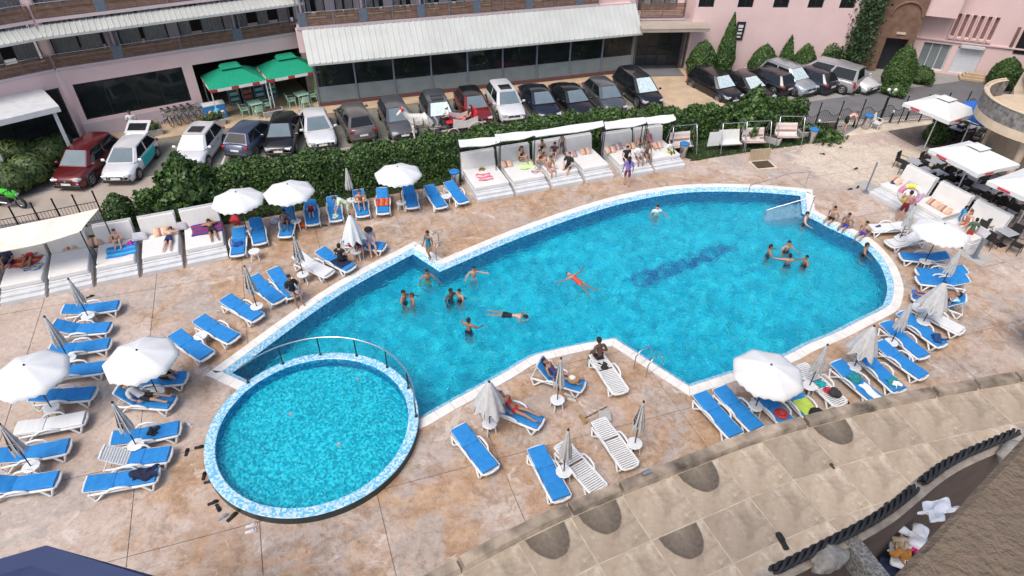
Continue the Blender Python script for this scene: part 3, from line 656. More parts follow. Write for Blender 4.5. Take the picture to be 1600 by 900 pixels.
# cream building with curved balcony at the right edge
cb=thing('cream_building','cream stucco building with curved stone-clad balcony at the right edge','building',(0,0,0))
def px_ring(l,z): return [P(x,y,z) for x,y in l]
mb=MB(); ring=[Vector((27.0,33.6,0)),Vector((26.75,32.2,0)),Vector((26.9,30.6,0)),Vector((27.4,28.6,0)),Vector((29,26.5,0)),Vector((38,26,0)),Vector((38,40,0)),Vector((30.5,38.5,0)),Vector((28.3,35.8,0))]
mb.prism([(p.x,p.y) for p in ring],-.05,3.3); part('wall',mb,M['cream_stucco'],cb)
boxpart('window',(26.97,31.5,1.75),(.1,1.9,2.2),M['glass_green'],cb,M=Matrix.Translation((0,0,0)))
mb=MB(); mb.box((26.93,31.5,2.35),(.1,1.95,.07)); mb.box((26.93,31.5,1.75),(.1,.06,2.2)); part('window_frame',mb,M['frame_dark'],cb)
bal=[Vector((26.75-3.15*math.cos(R(a)),30.7+3.1*math.sin(R(a)),0)) for a in range(-100,80,8)]
mb=MB(); poly=[(p.x,p.y) for p in bal]+[(30,33.4),(30,27.4)]; mb.prism(poly,3.3,3.75); part('balcony_slab',mb,M['cream_stucco'],cb)
mb=MB(); n_=len(bal); c0=Vector((26.75,30.7,0)); inn=[p+(c0-p).normalized()*.22 for p in bal]
mb.add([(p.x,p.y,z) for z in (3.75,4.55) for p in bal],[(i+1,i,n_+i,n_+i+1) for i in range(n_-1)]); mb.add([(p.x,p.y,z) for z in (3.75,4.55) for p in inn],[(i,i+1,n_+i+1,n_+i) for i in range(n_-1)])
rk=pm('rubble_stone',(.17,.16,.15),.9,var=.55,scale=5,bmp=.8,bscale=7); part('parapet',mb,rk,cb)
mb=MB(); mb.add([(p.x,p.y,4.56) for p in bal]+[(p.x,p.y,4.56) for p in inn],[(i,i+1,n_+i+1,n_+i) for i in range(n_-1)]); mb.tube([p+Vector((0,0,4.58)) for p in bal],.05,6); part('parapet_cap',mb,M['cream_stucco'],cb)
mb=MB(); mb.prism([(27.6,33.6),(27.5,30.5),(29.5,28.5),(38,28),(38,38),(29.5,37.2)],3.75,12); part('upper_wall',mb,M['cream_stucco'],cb)
mb=MB(); mb.tube([Vector((27.65,32.4,5.6)),Vector((27.3,32.4,5.6))],.75,20); mb.tube([Vector((27.35,32.4,5.6)),Vector((27.26,32.4,5.6))],.55,20,1); part('round_window',mb,[M['cream_stucco'],M['glass_car']],cb)
for a,b in (((25.9,32.9),.13),((24.9,29.0),.16)):
    mb=MB(); mb.lathe([(b,-.05),(b*.9,1.6),(b*1.3,2.9),(b*2.2,3.3)],12,0,(a[0],a[1],0)); part('balcony_column',mb,M['cream_stucco'],cb)

# ---------------------------------------------------------------- greenery
def hedge(label,path,width,height,dens=380,seed=1,leaf=.115,mat='leaf_hedge',group=None):
    pts=[Vector(p).to_3d() for p in path]; t=thing('hedge',label,'hedge',pts[0],0,group); g=np.random.default_rng(seed)
    L=[(b-a).length for a,b in zip(pts[:-1],pts[1:])]; tot=sum(L); n=int(tot*(2*height+width)*dens)
    s=g.uniform(0,tot,n); per=g.uniform(0,2*height+width,n); out=np.zeros((n,3)); nr=np.zeros((n,3))
    cum=np.cumsum([0]+L)
    for i in range(len(L)):
        a=np.array(pts[i]); d=np.array((pts[i+1]-pts[i]).normalized()); q=np.array([-d[1],d[0],0]); msk=(s>=cum[i])&(s<=cum[i+1]); ss=s[msk]-cum[i]; pp=per[msk]
        lump=.16*np.sin(ss*2.1+seed)+.12*np.sin(ss*5.3+2*seed)
        off=np.where(pp<height,-width/2,np.where(pp<height+width,pp-height-width/2,width/2)); z=np.where(pp<height,pp,np.where(pp<height+width,height,2*height+width-pp))
        z=np.maximum(z*(1+lump/height*.8)+g.normal(0,.05,len(z)),.05)
        e=(np.abs(off)/(width/2))**4*(z>height*.8)*.12
        jit=np.abs(g.normal(0,.09,len(z))); base=off*(1+.10*np.sin(ss*3.3+seed))-np.sign(off)*jit*(np.abs(off)>width*.49)
        out[msk]=a+d*ss[:,None]+q*base[:,None]+np.array([0,0,1])*(z-e)[:,None]
        nn=np.where((pp<height)[:,None],-q,np.where((pp<height+width)[:,None],np.array([0,0,1.]),q)); nr[msk]=nn
    out-=np.array(pts[0]); link('foliage',leaves_mesh('foliage',out,leaf,M[mat],nr,.75,1.5,seed),t)
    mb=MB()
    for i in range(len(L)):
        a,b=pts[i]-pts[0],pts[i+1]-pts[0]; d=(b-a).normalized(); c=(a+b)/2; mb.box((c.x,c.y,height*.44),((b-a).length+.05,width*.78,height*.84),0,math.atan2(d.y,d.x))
    part('dark_core',mb,M['leaf_dark'],t); return t  # solid dark box added inside the leaves to block see-through
hedge('low clipped hedge behind the left daybeds, left of the leafy bush',[P(225,348),P(305,332)],1.3,1.35,seed=2)
hedge('long dark green hedge behind the loungers below the parked cars',[P(318,333)+Vector((0,.6,0)),P(520,302)+Vector((0,.5,0)),P(712,272)+Vector((0,.55,0))],1.5,1.9,seed=3)
hedge('hedge behind the white central daybeds with canopies',[P(714,271)+Vector((0,.9,0)),P(900,240)+Vector((0,1.2,0)),P(1062,222)+Vector((0,.6,0))],1.4,1.75,seed=4)
hedge('hedge behind the garden swings left of the loose green bush',[P(1064,222)+Vector((0,.6,0)),P(1150,214)+Vector((0,.5,0))],1.2,1.7,seed=5)
hedge('short hedge with a reddish gap at the start of the black fence',[P(1185,210)+Vector((0,.6,0)),P(1252,203)+Vector((0,.6,0))],1.1,1.7,seed=6)
def revolve(prof,n,seed,lump=.12):
    g=np.random.default_rng(seed); z=np.array([p[1] for p in prof]); r=np.array([p[0] for p in prof]); wts=(r[:-1]+r[1:])/2*np.hypot(np.diff(r),np.diff(z))+1e-6
    k=g.choice(len(wts),n,p=wts/wts.sum()); u=g.uniform(0,1,n); zz_=z[k]+(z[k+1]-z[k])*u; rr=r[k]+(r[k+1]-r[k])*u; a=g.uniform(0,2*np.pi,n)
    rr=rr*(1+lump*np.sin(3*a+zz_*4+seed)+lump*.7*np.sin(7*a-zz_*7))*(1-np.abs(g.normal(0,.10,n))); dz=np.diff(r)[k]/(np.diff(z)[k]+1e-6)
    nr=np.column_stack([np.cos(a),np.sin(a),-dz*.6+.15]); return np.column_stack([rr*np.cos(a),rr*np.sin(a),zz_+g.normal(0,.05,n)]),nr
def shrub(label,base,prof,n,seed,mat='leaf_conifer',leaf=.085,name='conifer',cat='shrub',lump=.10,group=None):
    t=thing(name,label,cat,base,0,group); pts,nr=revolve(prof,int(n*(2.0 if mat=='leaf_conifer' else 1.2)),seed,lump*(.55 if mat=='leaf_conifer' else 1)); link('crown',leaves_mesh('crown',pts,leaf,M[mat],nr,.7,1.5,seed),t)
    core=[(r*.72,z*.96+.02) for r,z in prof]; mb=MB(); mb.lathe(core,10,0); part('dark_crown_core',mb,M['leaf_dark'],t)  # solid dark core added inside the leaf shell
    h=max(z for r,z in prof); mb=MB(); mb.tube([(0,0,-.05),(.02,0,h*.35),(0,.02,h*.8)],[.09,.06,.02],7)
    for k in range(4):
        a=k*1.7+seed; mb.tube([(0,0,h*(.15+.12*k)),(math.cos(a)*.3,math.sin(a)*.3,h*(.3+.12*k))],[.04,.015],5)
    part('trunk',mb,M['bark'],t); return t
def egg(r,h,k=.38): return [(r*.55,.02),(r*.92,h*.15),(r,h*k),(r*.86,h*.62),(r*.5,h*.86),(.03,h)]
def cone(r,h): return [(r*.7,.02),(r,h*.12),(r*.92,h*.3),(r*.6,h*.62),(r*.28,h*.86),(.02,h)]
G1='clipped conifers along the pink wall'
shrub('round clipped conifer beside the glass entrance',P(1092,119),egg(1.02,2.5),3600,21,group=G1)
shrub('tall slender cypress left of the wall plaque',P(1127,118),[(.35,.02),(.60,.4),(.66,1.1),(.56,2.1),(.32,3.3),(.02,4.3)],5200,22,name='cypress',cat='tree',group=G1)
shrub('round clipped conifer right of the tall cypress',P(1187,117),egg(.98,2.15),3400,23,group=G1)
shrub('small pointed cypress between two round conifers',P(1222,113),[(.3,.02),(.52,.4),(.5,1.2),(.25,2.0),(.02,2.6)],2200,24,name='cypress',cat='tree',group=G1)
shrub('small round conifer behind the silver estate car',P(1250,110),egg(.85,2.0),2800,25,group=G1)
shrub('broad pointed conifer behind the silver van',P(1285,106),[(.6,.02),(1.05,.6),(1.02,1.4),(.6,2.2),(.03,2.75)],3800,26,group=G1)
shrub('thin columnar bush at the foot of the ivy',P(1316,104),[(.4,.02),(.55,.6),(.42,1.6),(.2,2.6),(.02,3.2)],1800,27,group=G1)
shrub('large egg-shaped conifer beside the white hatchback',P(1396,139),egg(1.0,3.0,.34),5200,28)
shrub('low spreading conifer in front of the shop window',P(1436,127),[(.5,.02),(.95,.25),(.8,.6),(.3,.95),(.02,1.05)],2300,29,lump=.2)
shrub('low dark juniper at the foot of the egg-shaped conifer',P(1388,143)+Vector((.2,-.4,0)),[(.4,.02),(.85,.2),(.6,.45),(.02,.65)],1500,30,lump=.25)
shrub('dark conifer behind the round window of the cream building',P(1562,135),egg(1.05,2.0),3600,31)
shrub('clipped green ball bush beside the wooden cafe deck',P(1457,222),egg(.68,1.3,.5),2000,32,'leaf_hedge',name='ball_bush')
shrub('round clipped bush at the left end of the hedge',P(195,350),egg(.72,1.6,.55),2300,33,'leaf_hedge',name='ball_bush')
shrub('tall loose leafy bush in front of the white car with sunroof',P(306,338),[(.7,.02),(1.15,.6),(1.2,1.4),(.85,2.3),(.4,2.9),(.05,3.3)],4600,34,'leaf_hedge',.16,'leafy_bush','bush',.28)
shrub('loose feathery green bush rising behind the garden swings',P(1166,214),[(.5,.02),(.95,.5),(1.0,1.3),(.7,2.1),(.3,2.7),(.03,3.1)],3400,35,'leaf_hedge',.17,'leafy_bush','bush',.3)
def clump(label,base,n,rad,h,seed,mat='leaf_wild',leaf=.12,name='wild_bush',cat='bush',grp=None):
    t=thing(name,label,cat,base,0,grp); g=np.random.default_rng(seed); q=g.normal(size=(n,3)); q/=np.linalg.norm(q,axis=1)[:,None]; q*=g.uniform(.55,1,(n,1))
    q=q*np.array([rad,rad*.8,h*.55])+np.array([0,0,h*.5]); q[:,2]=np.abs(q[:,2]); link('foliage',leaves_mesh('foliage',q,leaf,M[mat],None,.8,2.4,seed),t)
    mb=MB()
    for k in range(6): a=k*1.05; mb.tube([(0,0,-.04),(math.cos(a)*rad*.4,math.sin(a)*rad*.4,h*.7)],[.03,.01],5)
    part('stems',mb,M['bark'],t); return t
GW='wild bushes left of the parked cars'
for i,(px,py,n,r,h,lb) in enumerate([(20,300,900,1.3,1.5,'wild bush behind the green motorbike'),(55,285,900,1.2,1.5,'wild bush left of the dark red car'),(85,255,800,1.1,1.4,'tall grassy bush behind the dark red car'),(30,262,900,1.4,1.5,'wild green bush below the dark corner windows'),(0,278,800,1.3,1.5,'wild bush cut by the left edge of the picture'),(100,232,300,.6,.9,'small flowering bush nearest the pink corner pier')]):
    clump(lb,P(px,py),n*4,r,h,40+i,grp=GW)
def planter(label,px,py,w_,d_,h_,rz,n=260,seed=0,grp=None):
    t=thing('planter',label,'planter',P(px,py),rz,grp); mb=MB(); mb.box((0,0,h_/2),(w_,d_,h_),top=(1.04,1.04)); part('trough',mb,M['kerb'],t,bevel=.02); boxpart('soil',(0,0,h_+.004),(w_*.9,d_*.8,.02),M['soil'],t)
    if not n: return
    g=np.random.default_rng(seed); q=g.normal(size=(n,3))*np.array([w_*.26,d_*.26,.10])+np.array([0,0,h_+.16]); link('plants',leaves_mesh('plants',q,.13,M['leaf_wild'],None,.8,2,seed),t)
planter('concrete planter on the pavement left of the bicycles',236,213,1.3,.5,.42,thL,300,51)
planter('concrete planter behind the blue-grey hatchback',335,197,1.3,.5,.42,thL,300,52)
planter('concrete planter behind the black car under the green gazebo',428,181,1.2,.5,.42,thL,0,57)
planter('pale stone trough beside the striped swing near the fence',1262,213,1.3,.6,.4,R(5),150,54)
planter('white trough between the two rightmost garden swings',1201,222,1.3,.45,.4,R(-35),0,55)
planter('pale stone trough under the hedge beside the open umbrella',425,310,2.0,.45,.45,R(18),60,56)
# ivy on the portal
iv=thing('climbing_ivy','dark ivy climbing the wall left of the brown stone portal','ivy',(24.7,47.6,0)); g=np.random.default_rng(60)
q=np.column_stack([g.normal(0,.45,5200)+.1,g.normal(0,.12,5200)-.15,g.uniform(0,1,5200)**.8*8.5]); q[:,0]*=1.25-.05*q[:,2]; link('foliage',leaves_mesh('ivy',q,.17,M['leaf_dark'],np.array([[0,-1.,.3]]),.6,1.3,61),iv)
mb=MB(); mb.tube([(0,0,-.05),(.15,-.03,3),(0,-.03,7)],[.05,.035,.015],6); part('stem',mb,M['bark'],iv)
hedge('unclipped hedge at the foot of the ivy behind the silver van',[(22.6,46.6),(24.3,46.9)],.9,1.5,seed=62,mat='leaf_dark')
gp_=thing('creeping_plant','creeping green ground plant beside the blue-lidded bin by the fence','plant',P(1285,215)); g=np.random.default_rng(63)
q=np.column_stack([g.normal(0,.42,1400),g.normal(0,.38,1400),np.abs(g.normal(0,.16,1400))+.03]); link('foliage',leaves_mesh('creep',q,.16,M['leaf_hedge'],np.array([[0,0,1.]]),.7,1.8,64),gp_)

# ---------------------------------------------------------------- fences
def fence(label,pts,n,h,wave=True):
    t=thing('fence',label,'fence',pts[0]); a,b=pts[0],pts[-1]; d=b-a; L=d.length; d.normalize(); mb=MB()
    for k in range(n+1):
        q=d*(L*k/n); m2=MB(); m2.tube([q+Vector((0,0,-.1)),q+Vector((0,0,h))],.035,6); m2.lathe([(.05,0),(.02,.06)],8,0,(q.x,q.y,h)); part('post',m2,M['black_metal'],t)
    nb_=int(L/.13)
    for k in range(nb_):
        s_=L*k/nb_; ph=(s_/(L/n))%1; top=h*.62+(.20*math.sin(ph*2*math.pi) if wave else .1); q=d*s_; mb.tube([q+Vector((0,0,.08)),q+Vector((0,0,top))],.009,4,cap=False)
    part('bars',mb,M['black_metal'],t,kind='stuff'); m3=MB()
    m3.tube([d*(L*k/120)+Vector((0,0,h*.62+(.20*math.sin(((k*n/120)%1)*2*math.pi) if wave else .1))) for k in range(121)],.018,5); m3.tube([Vector((0,0,.12)),d*L+Vector((0,0,.12))],.016,5); part('rails',m3,M['black_metal'],t)
fence('black wrought-iron fence with wavy top along the road on the right',[P(1236,207),P(1560,180)],10,1.75)
fence('black metal fence behind the left daybeds and canopy',[P(-60,392),P(165,346)],7,1.6,False)
for k,(px,py) in enumerate([(1275,206),(1305,200),(1333,198),(1363,194),(1390,191),(1415,188)]):
    t=thing('path_light','%s short black bollard light with pale cap from the left along the fence'%('first','second','third','fourth','fifth','sixth')[k],'light',P(px,py),0,'bollard lights by the fence')
    mb=MB(); mb.tube([(0,0,-.02),(0,0,.62)],.06,8); part('post',mb,M['black_metal'],t); mb=MB(); mb.lathe([(.065,.62),(.075,.7),(.05,.78),(0,.8)],10,0); part('cap',mb,M['white_plastic'],t)
# ---------------------------------------------------------------- roof terrace of the lower floor, near the camera
ZT=3.5
A_px=[(560,958),(660,900),(830,810),(940,763),(1050,720),(1200,665),(1400,615),(1600,578),(1750,556)]
EA=[P(x,y,ZT+.13) for x,y in A_px]
def dense(pts,step=.1):
    out=[]
    for i in range(len(pts)-1):
        a,b=pts[i],pts[i+1]; p0=pts[i-1] if i else a-(b-a); p3=pts[i+2] if i+2<len(pts) else b+(b-a); k=max(2,int((b-a).length/step))
        for j in range(k):
            t=j/k; out.append(.5*((2*a)+(b-p0)*t+(2*p0-5*a+4*b-p3)*t*t+(3*a-p0-3*b+p3)*t**3))
    out.append(pts[-1]); return out
EA=[Vector((p.x,p.y,0)) for p in dense(EA)]
EB=offset(EA,.30)
def arclen(l):
    s=[0]
    for a,b in zip(l[:-1],l[1:]): s.append(s[-1]+(b-a).length)
    return s
sB=arclen(EB); ref=P(972,777,ZT); ref.z=0; i_ref=min(range(len(EB)),key=lambda i:(EB[i]-ref).length)
terr=thing('roof_terrace','beige tiled roof terrace with low parapet and dark puddle stains','terrace',(0,0,0))
mb=MB(); back=offset(EA,10.5); mb.prism([(p.x,p.y) for p in EA[::4]]+[(p.x,p.y) for p in back[::4][::-1]],ZT-.35,ZT-.03); part('roof_slab',mb,M['concrete_beige'],terr)
inn=offset(EA,.25); mb=MB(); k_=len(EA[::4]); mb.add([(p.x,p.y,z) for z in (-.05,ZT-.34) for p in inn[::4]],[(i+1,i,k_+i,k_+i+1) for i in range(k_-1)]); part('front_wall',mb,M['cream_stucco'],terr)
def at_s(l,s_,sv):
    i=max(1,min(len(sv)-1,next((k for k,v in enumerate(sv) if v>=s_),len(sv)-1))); t=(s_-sv[i-1])/(sv[i]-sv[i-1]+1e-9); return i,t
TW=1.37; s0=sB[i_ref]%TW; cutsT=[]; s_=s0
while s_<sB[-1]: cutsT.append(s_); s_+=TW
rows=[0,1.22,2.36,3.5,4.65,5.8,7.0,8.2,9.5]; offs=[offset(EB,r) for r in rows]
stains=[P(847,841,ZT),P(933,800,ZT),P(1083,727,ZT),P(1052,829,ZT),P(1300,668,ZT)]
tiles=[]
def pt(r,s_): i,t=at_s(EB,s_,sB); return offs[r][i-1].lerp(offs[r][i],t)
for a,b in zip(cutsT[:-1],cutsT[1:]):
    for r in range(len(rows)-1):
        c=[pt(r,a),pt(r,b),pt(r+1,b),pt(r+1,a)]; mid=(c[0]+c[1])/2; tiles.append((mid,c))
best=[min(range(len(tiles)),key=lambda i:(tiles[i][0].xy-q.xy).length) for q in stains]
for i,(mid,c) in enumerate(tiles):
    th=math.atan2(c[1].y-c[0].y,c[1].x-c[0].x); ctr=sum(c,Vector())/4; loc=Matrix.Translation((mid.x,mid.y,ZT))@Matrix.Rotation(th,4,'Z'); inv=loc.inverted()
    pl=[]
    for q in c:
        v=q+(ctr-q).normalized()*.028; v=inv@Vector((v.x,v.y,ZT)); pl.append((v.x,v.y))
    mb=MB(); mb.prism(pl[::-1],-.03,random.uniform(-.004,.004)); part('tile',mb,M['terrace_stained' if i in best else 'terrace'],terr,loc)
gm=pm('grout_pale',(.40,.34,.265),.9,var=.25,scale=3)
mb=MB(); mb.prism([(p.x,p.y) for p in offset(EB,.0)[::4]]+[(p.x,p.y) for p in offs[-1][::4][::-1]],ZT-.03,ZT-.008); part('grout_bed',mb,gm,terr)
sA=arclen(EA)
for a,b in zip(cutsT[:-1],cutsT[1:]):
    i0,i1=at_s(EB,a+.02,sB)[0],at_s(EB,b-.02,sB)[0]
    o_=[EA[i] for i in range(i0,i1+1)]; n_=[offset(EA,.24)[i] for i in range(i0,i1+1)]; mb=MB(); m_=len(o_)
    b_=[EB[i] for i in range(i0,i1+1)]
    vs=[(p.x,p.y,ZT-.03) for p in o_]+[(p.x,p.y,ZT+.13) for p in o_]+[(p.x,p.y,ZT+.12) for p in n_]+[(p.x,p.y,ZT-.03) for p in b_]
    fs=[(j*m_+i,(j)*m_+i+1,(j+1)*m_+i+1,(j+1)*m_+i) for j in range(3) for i in range(m_-1)]+[(0,m_,2*m_,3*m_),(m_-1,4*m_-1,3*m_-1,2*m_-1)]
    mb.add(vs,fs); part('parapet_stone',mb,M['parapet_stone'] if 'parapet_stone' in M else M.setdefault('parapet_stone',pm('parapet_stone',(.25,.20,.15),.9,var=.75,scale=1.5,bmp=.2,bscale=14)),terr)
def lump(name,label,cat,loc,sc,mat,seed=0,rz=0,grp=None):
    b=bmesh.new(); bmesh.ops.create_icosphere(b,subdivisions=3,radius=1); g=random.Random(seed); ph=[g.uniform(0,6) for _ in range(6)]
    for v in b.verts:
        c=v.co; k=1+.12*math.sin(3*c.x+ph[0])*math.sin(2.5*c.y+ph[1])+.10*math.sin(5*c.y+ph[2]+2*c.z)+.05*math.sin(9*c.x+7*c.z+ph[3]); v.co=Vector((c.x*sc[0]*k,c.y*sc[1]*k,max(c.z,-.75)*sc[2]*k))
    for f in b.faces: f.smooth=True
    me=bm_mesh(b,name,mat); o=link(name,me,None,Matrix.Translation(loc)@Matrix.Rotation(rz,4,'Z')); return tag(o,label,cat,grp)
clothm={}
def cmat(col):
    k=tuple(round(c,3) for c in col)
    if k not in clothm: clothm[k]=pm('cloth_%d'%len(clothm),col,.85,var=.12,scale=8,bmp=.15,bscale=30)
    return clothm[k]
def cloth(label,loc,size,col,rz=0,amp=.04,seed=0,cat='towel',name='towel',tilt=0,stripes=None,grp=None,thick=.012):
    """a laid or crumpled piece of cloth with real folds and thickness"""
    g=random.Random(seed); ph=[g.uniform(0,6.28) for _ in range(8)]; w_,d_=size; nu,nv=14,14
    def h(u,v): return amp*(.5+.35*math.sin(6*u+ph[0]+3*math.sin(4*v+ph[1]))+.3*math.sin(9*v+ph[2]+2*math.sin(5*u+ph[3]))+.15*math.sin(17*u+13*v+ph[4]))
    def edge(u,v): return (w_*(u-.5)+amp*.8*math.sin(7*v+ph[5]),d_*(v-.5)+amp*.8*math.sin(8*u+ph[6]))
    mb=MB(); mb.sheet(lambda u,v:(*edge(u,v),max(0,h(u,v))+thick),nu,nv); n0=len(mb.v)
    mb.sheet(lambda u,v:(*edge(u,v),max(0,h(u,v))*.6),nu,nv)
    mb.f[nu*nv:]=[tuple(f[::-1]) for f in mb.f[nu*nv:]]
    rim=[i for i in range(nu+1)]+[(j+1)*(nu+1)-1 for j in range(1,nv+1)]+[nv*(nu+1)+i for i in range(nu-1,-1,-1)]+[j*(nu+1) for j in range(nv-1,0,-1)]
    for a,b in zip(rim,rim[1:]+rim[:1]): mb.f.append((b,a,a+n0,b+n0)); mb.m.append(0); mb.sm.append(False)
    mats=[cmat(col)]
    if stripes:
        mats+= [cmat(c) for c in stripes]
        for q in range(nu*nv): mb.m[q]=(q//nu//2)%(len(mats))
    o=link(name,mb.mesh(name,mats),None,Matrix.Translation(loc)@Matrix.Rotation(rz,4,'Z')@Matrix.Rotation(tilt,4,'X')); return tag(o,label,cat,grp)
def slipper(label,px,py,z,rz,col,size=.27,grp=None,open_=False):
    t=thing('slipper',label,'slipper',P(px,py,z),rz,grp); mb=MB(); L=size
    prof=[(-.5,.0,.28),(-.42,0,.40),(-.2,0,.36),(.1,0,.42),(.35,0,.46),(.47,0,.34),(.5,0,.2)]
    pts=[(x*L,y_*L*.42*.95) for x,_,y_ in prof]; poly=[(x,-y_) for x,y_ in pts]+[(x,y_) for x,y_ in pts[::-1]]; mb.prism(poly,.004,.03); part('sole',mb,cmat(col),t)
    mb=MB(); mb.sheet(lambda u,v:(L*(.02+.3*v),L*.19*math.cos(math.pi*u)*(1-.15*v),.03+.055*math.sin(math.pi*u)),8,3); part('strap',mb,cmat(tuple(c*.8 for c in col)),t); return t
slipper('lone long black slipper lying on the beige roof terrace',1222,846,ZT+.005,R(100),(.012,.012,.012),.42)
slipper('tiny dark object lying on the terrace tile joint',1300,729,ZT+.005,R(110),(.05,.045,.035),.16)
o=cloth('crumpled white tissue on the terrace near the rope railing',P(1452,772,ZT),(.55,.26),(.75,.76,.78),R(-50),.06,5,'cloth','cloth')
# ---------------------------------------------------------------- balcony one floor down
nb_=thing('balcony','lower balcony with stone parapet and rope rail in the bottom right corner','balcony',(0,0,0))
RL=[Vector((.4,1.40,0)),Vector((.9,1.58,0)),Vector((1.56,1.87,0)),Vector((1.95,2.05,0)),Vector((2.39,2.27,0)),Vector((2.93,2.62,0)),Vector((3.41,2.84,0)),Vector((4.4,3.25,0))]
RL=dense(RL,.08); ro=offset(RL,-.07); ri=offset(RL,.035)
mb=MB(); k_=len(RL); vs=[(p.x,p.y,z) for p,z in [(q,11.8) for q in ro]+[(q,12.97) for q in ro]+[(q,12.97) for q in ri]+[(q,11.8) for q in ri]]
mb.add(vs,[(j*k_+i,j*k_+i+1,(j+1)*k_+i+1,(j+1)*k_+i) for j in range(2) for i in range(k_-1)]); m5=MB(); m5.add(vs,[(2*k_+i,2*k_+i+1,3*k_+i+1,3*k_+i) for i in range(k_-1)]); part('inner_face',m5,pm('inner_shade_brown',(.10,.07,.055),.8,var=.2),nb_); part('parapet',mb,pm('parapet_grey',(.34,.29,.24),.9,var=.35,scale=9,bmp=.5,bscale=25),nb_)  # inner face coloured dark brown for the shadow inside the balcony
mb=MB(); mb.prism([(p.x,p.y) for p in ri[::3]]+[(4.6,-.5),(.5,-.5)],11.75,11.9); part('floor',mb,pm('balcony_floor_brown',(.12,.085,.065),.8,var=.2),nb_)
def rope(a,b,name='rope_rail'):
    l=RL[int(a*(k_-1)):int(b*(k_-1))+1]; l=dense([p+Vector((-.02,.02,13.02)) for p in l[::3]],.02); mb=MB()
    for s_ in range(5): mb.tube([p+Vector((math.cos(i*.42+s_*1.257)*.020,-math.cos(i*.42+s_*1.257)*.014,math.sin(i*.42+s_*1.257)*.022)) for i,p in enumerate(l)],.011,5)
    o=part(name,mb,pm('rope_black',(.018,.018,.02),.7,var=.4,scale=30),nb_,kind='stuff'); return o
rope(.05,.26); rope(.30,.585); rope(.60,.70); rope(.715,.86)
for i,(px,py,s_) in enumerate([(1296,874,.15),(1578,706,.12)]):
    o=lump('parapet_rock','',None,P(px,py,12.98),(s_,s_*.5,.07),pm('rock%d'%i,(.27,.25,.22),.95,var=.4,scale=14,bmp=.6,bscale=30),i,R(28)); del o['label'],o['category']; o.parent=nb_
mb=MB(); a,b=P(1336,868,12.9),P(1365,905,12.9); d=(b-a).normalized(); mb.box((a+d*.45),(1.1,.10,.16),0,math.atan2(d.y,d.x)); part('pebble_divider',mb,pm('pebble',(.22,.21,.19),.9,var=.7,scale=60,bmp=.8,bscale=60),nb_)
ch=thing('balcony_chair','dark chair loaded with laundry on the lower balcony','chair',P(1425,872,12.35)-Vector((0,0,.45)),R(20))
boxpart('seat',(0,0,.42),(.46,.44,.04),M['frame_dark'],ch); boxpart('backrest',(0,.22,.68),(.44,.04,.42),M['frame_dark'],ch)
for x in (-.2,.2):
    for y in (-.19,.19): mb=MB(); mb.tube([(x,y,0),(x,y,.42)],.016,6); part('leg',mb,M['frame_dark'],ch)
c0=P(1425,872,12.35)
for lb,px,py,zz_,sz,col,rz_ in [('crumpled white garment left of the pink one on the balcony chair',1403,868,12.45,(.15,.14),(.66,.67,.69),.3),('brown and orange cloth in the laundry heap on the balcony',1409,866,12.52,(.09,.08),(.38,.17,.04),.8),('bright pink garment in the laundry heap on the balcony',1432,857,12.50,(.13,.09),(.75,.03,.22),1.0),('white shirt draped at the top of the balcony laundry heap',1432,842,12.55,(.17,.15),(.66,.68,.72),.2),('navy trousers under the balcony laundry heap',1400,888,12.36,(.2,.15),(.012,.02,.06),.5),('beige sock ball between the white garments on the balcony',1409,851,12.55,(.06,.06),(.42,.34,.25),0)]:
    cloth(lb,P(px,py,zz_),sz,col,rz_,.035,int(px),'clothes','garment')
cloth('white cloth hanging over the rope railing of the lower balcony',P(1464,800,13.05),(.2,.12),(.66,.67,.70),R(30),.03,77,'towel','towel',R(-25))
# parapet of the camera's own balcony
mb=MB(); a,b=P(1597,685,15.7),P(1397,900,15.7); d=(a-b).normalized(); nrm=Vector((d.y,-d.x,0)); a2=a+d*1.6; b2=b-d*1.2; mb.prism([(q.x,q.y) for q in (b2,b2+nrm*.55,a2+nrm*.55,a2)],14.6,15.7)
st=pm('rough_stucco',(.165,.122,.085),.95,var=.10,scale=30,bmp=.9,bscale=70); tag(part('stucco_parapet',mb,st,None,bevel=.01),'rough brown stucco parapet filling the bottom right corner','parapet')
# navy awning bottom left
aw=thing('navy_awning','dark navy canopy roof at the bottom left corner','awning',(0,0,0)); z=5.0
c=[P(-120,908,z),P(72,852,z+.35),P(250,902,z),P(420,960,z),P(-200,1100,z)]; mb=MB(); ap=P(72,852,z+.35)
mb.add([c[0],c[1],c[2],c[3],c[4]]+[q-Vector((0,0,.12)) for q in c],[(4,3,2,1,0),(5,6,7,8,9)]+[(i,(i+1)%5,5+(i+1)%5,5+i) for i in range(5)]); part('roof_sheet',mb,M['navy_sheet'],aw)
for q in (c[1],c[2],c[0]): mb=MB(); mb.tube([(q.x,q.y-.15,-.02),(q.x,q.y-.15,z-.1)],.05,8); part('post',mb,M['dark_metal'],aw)
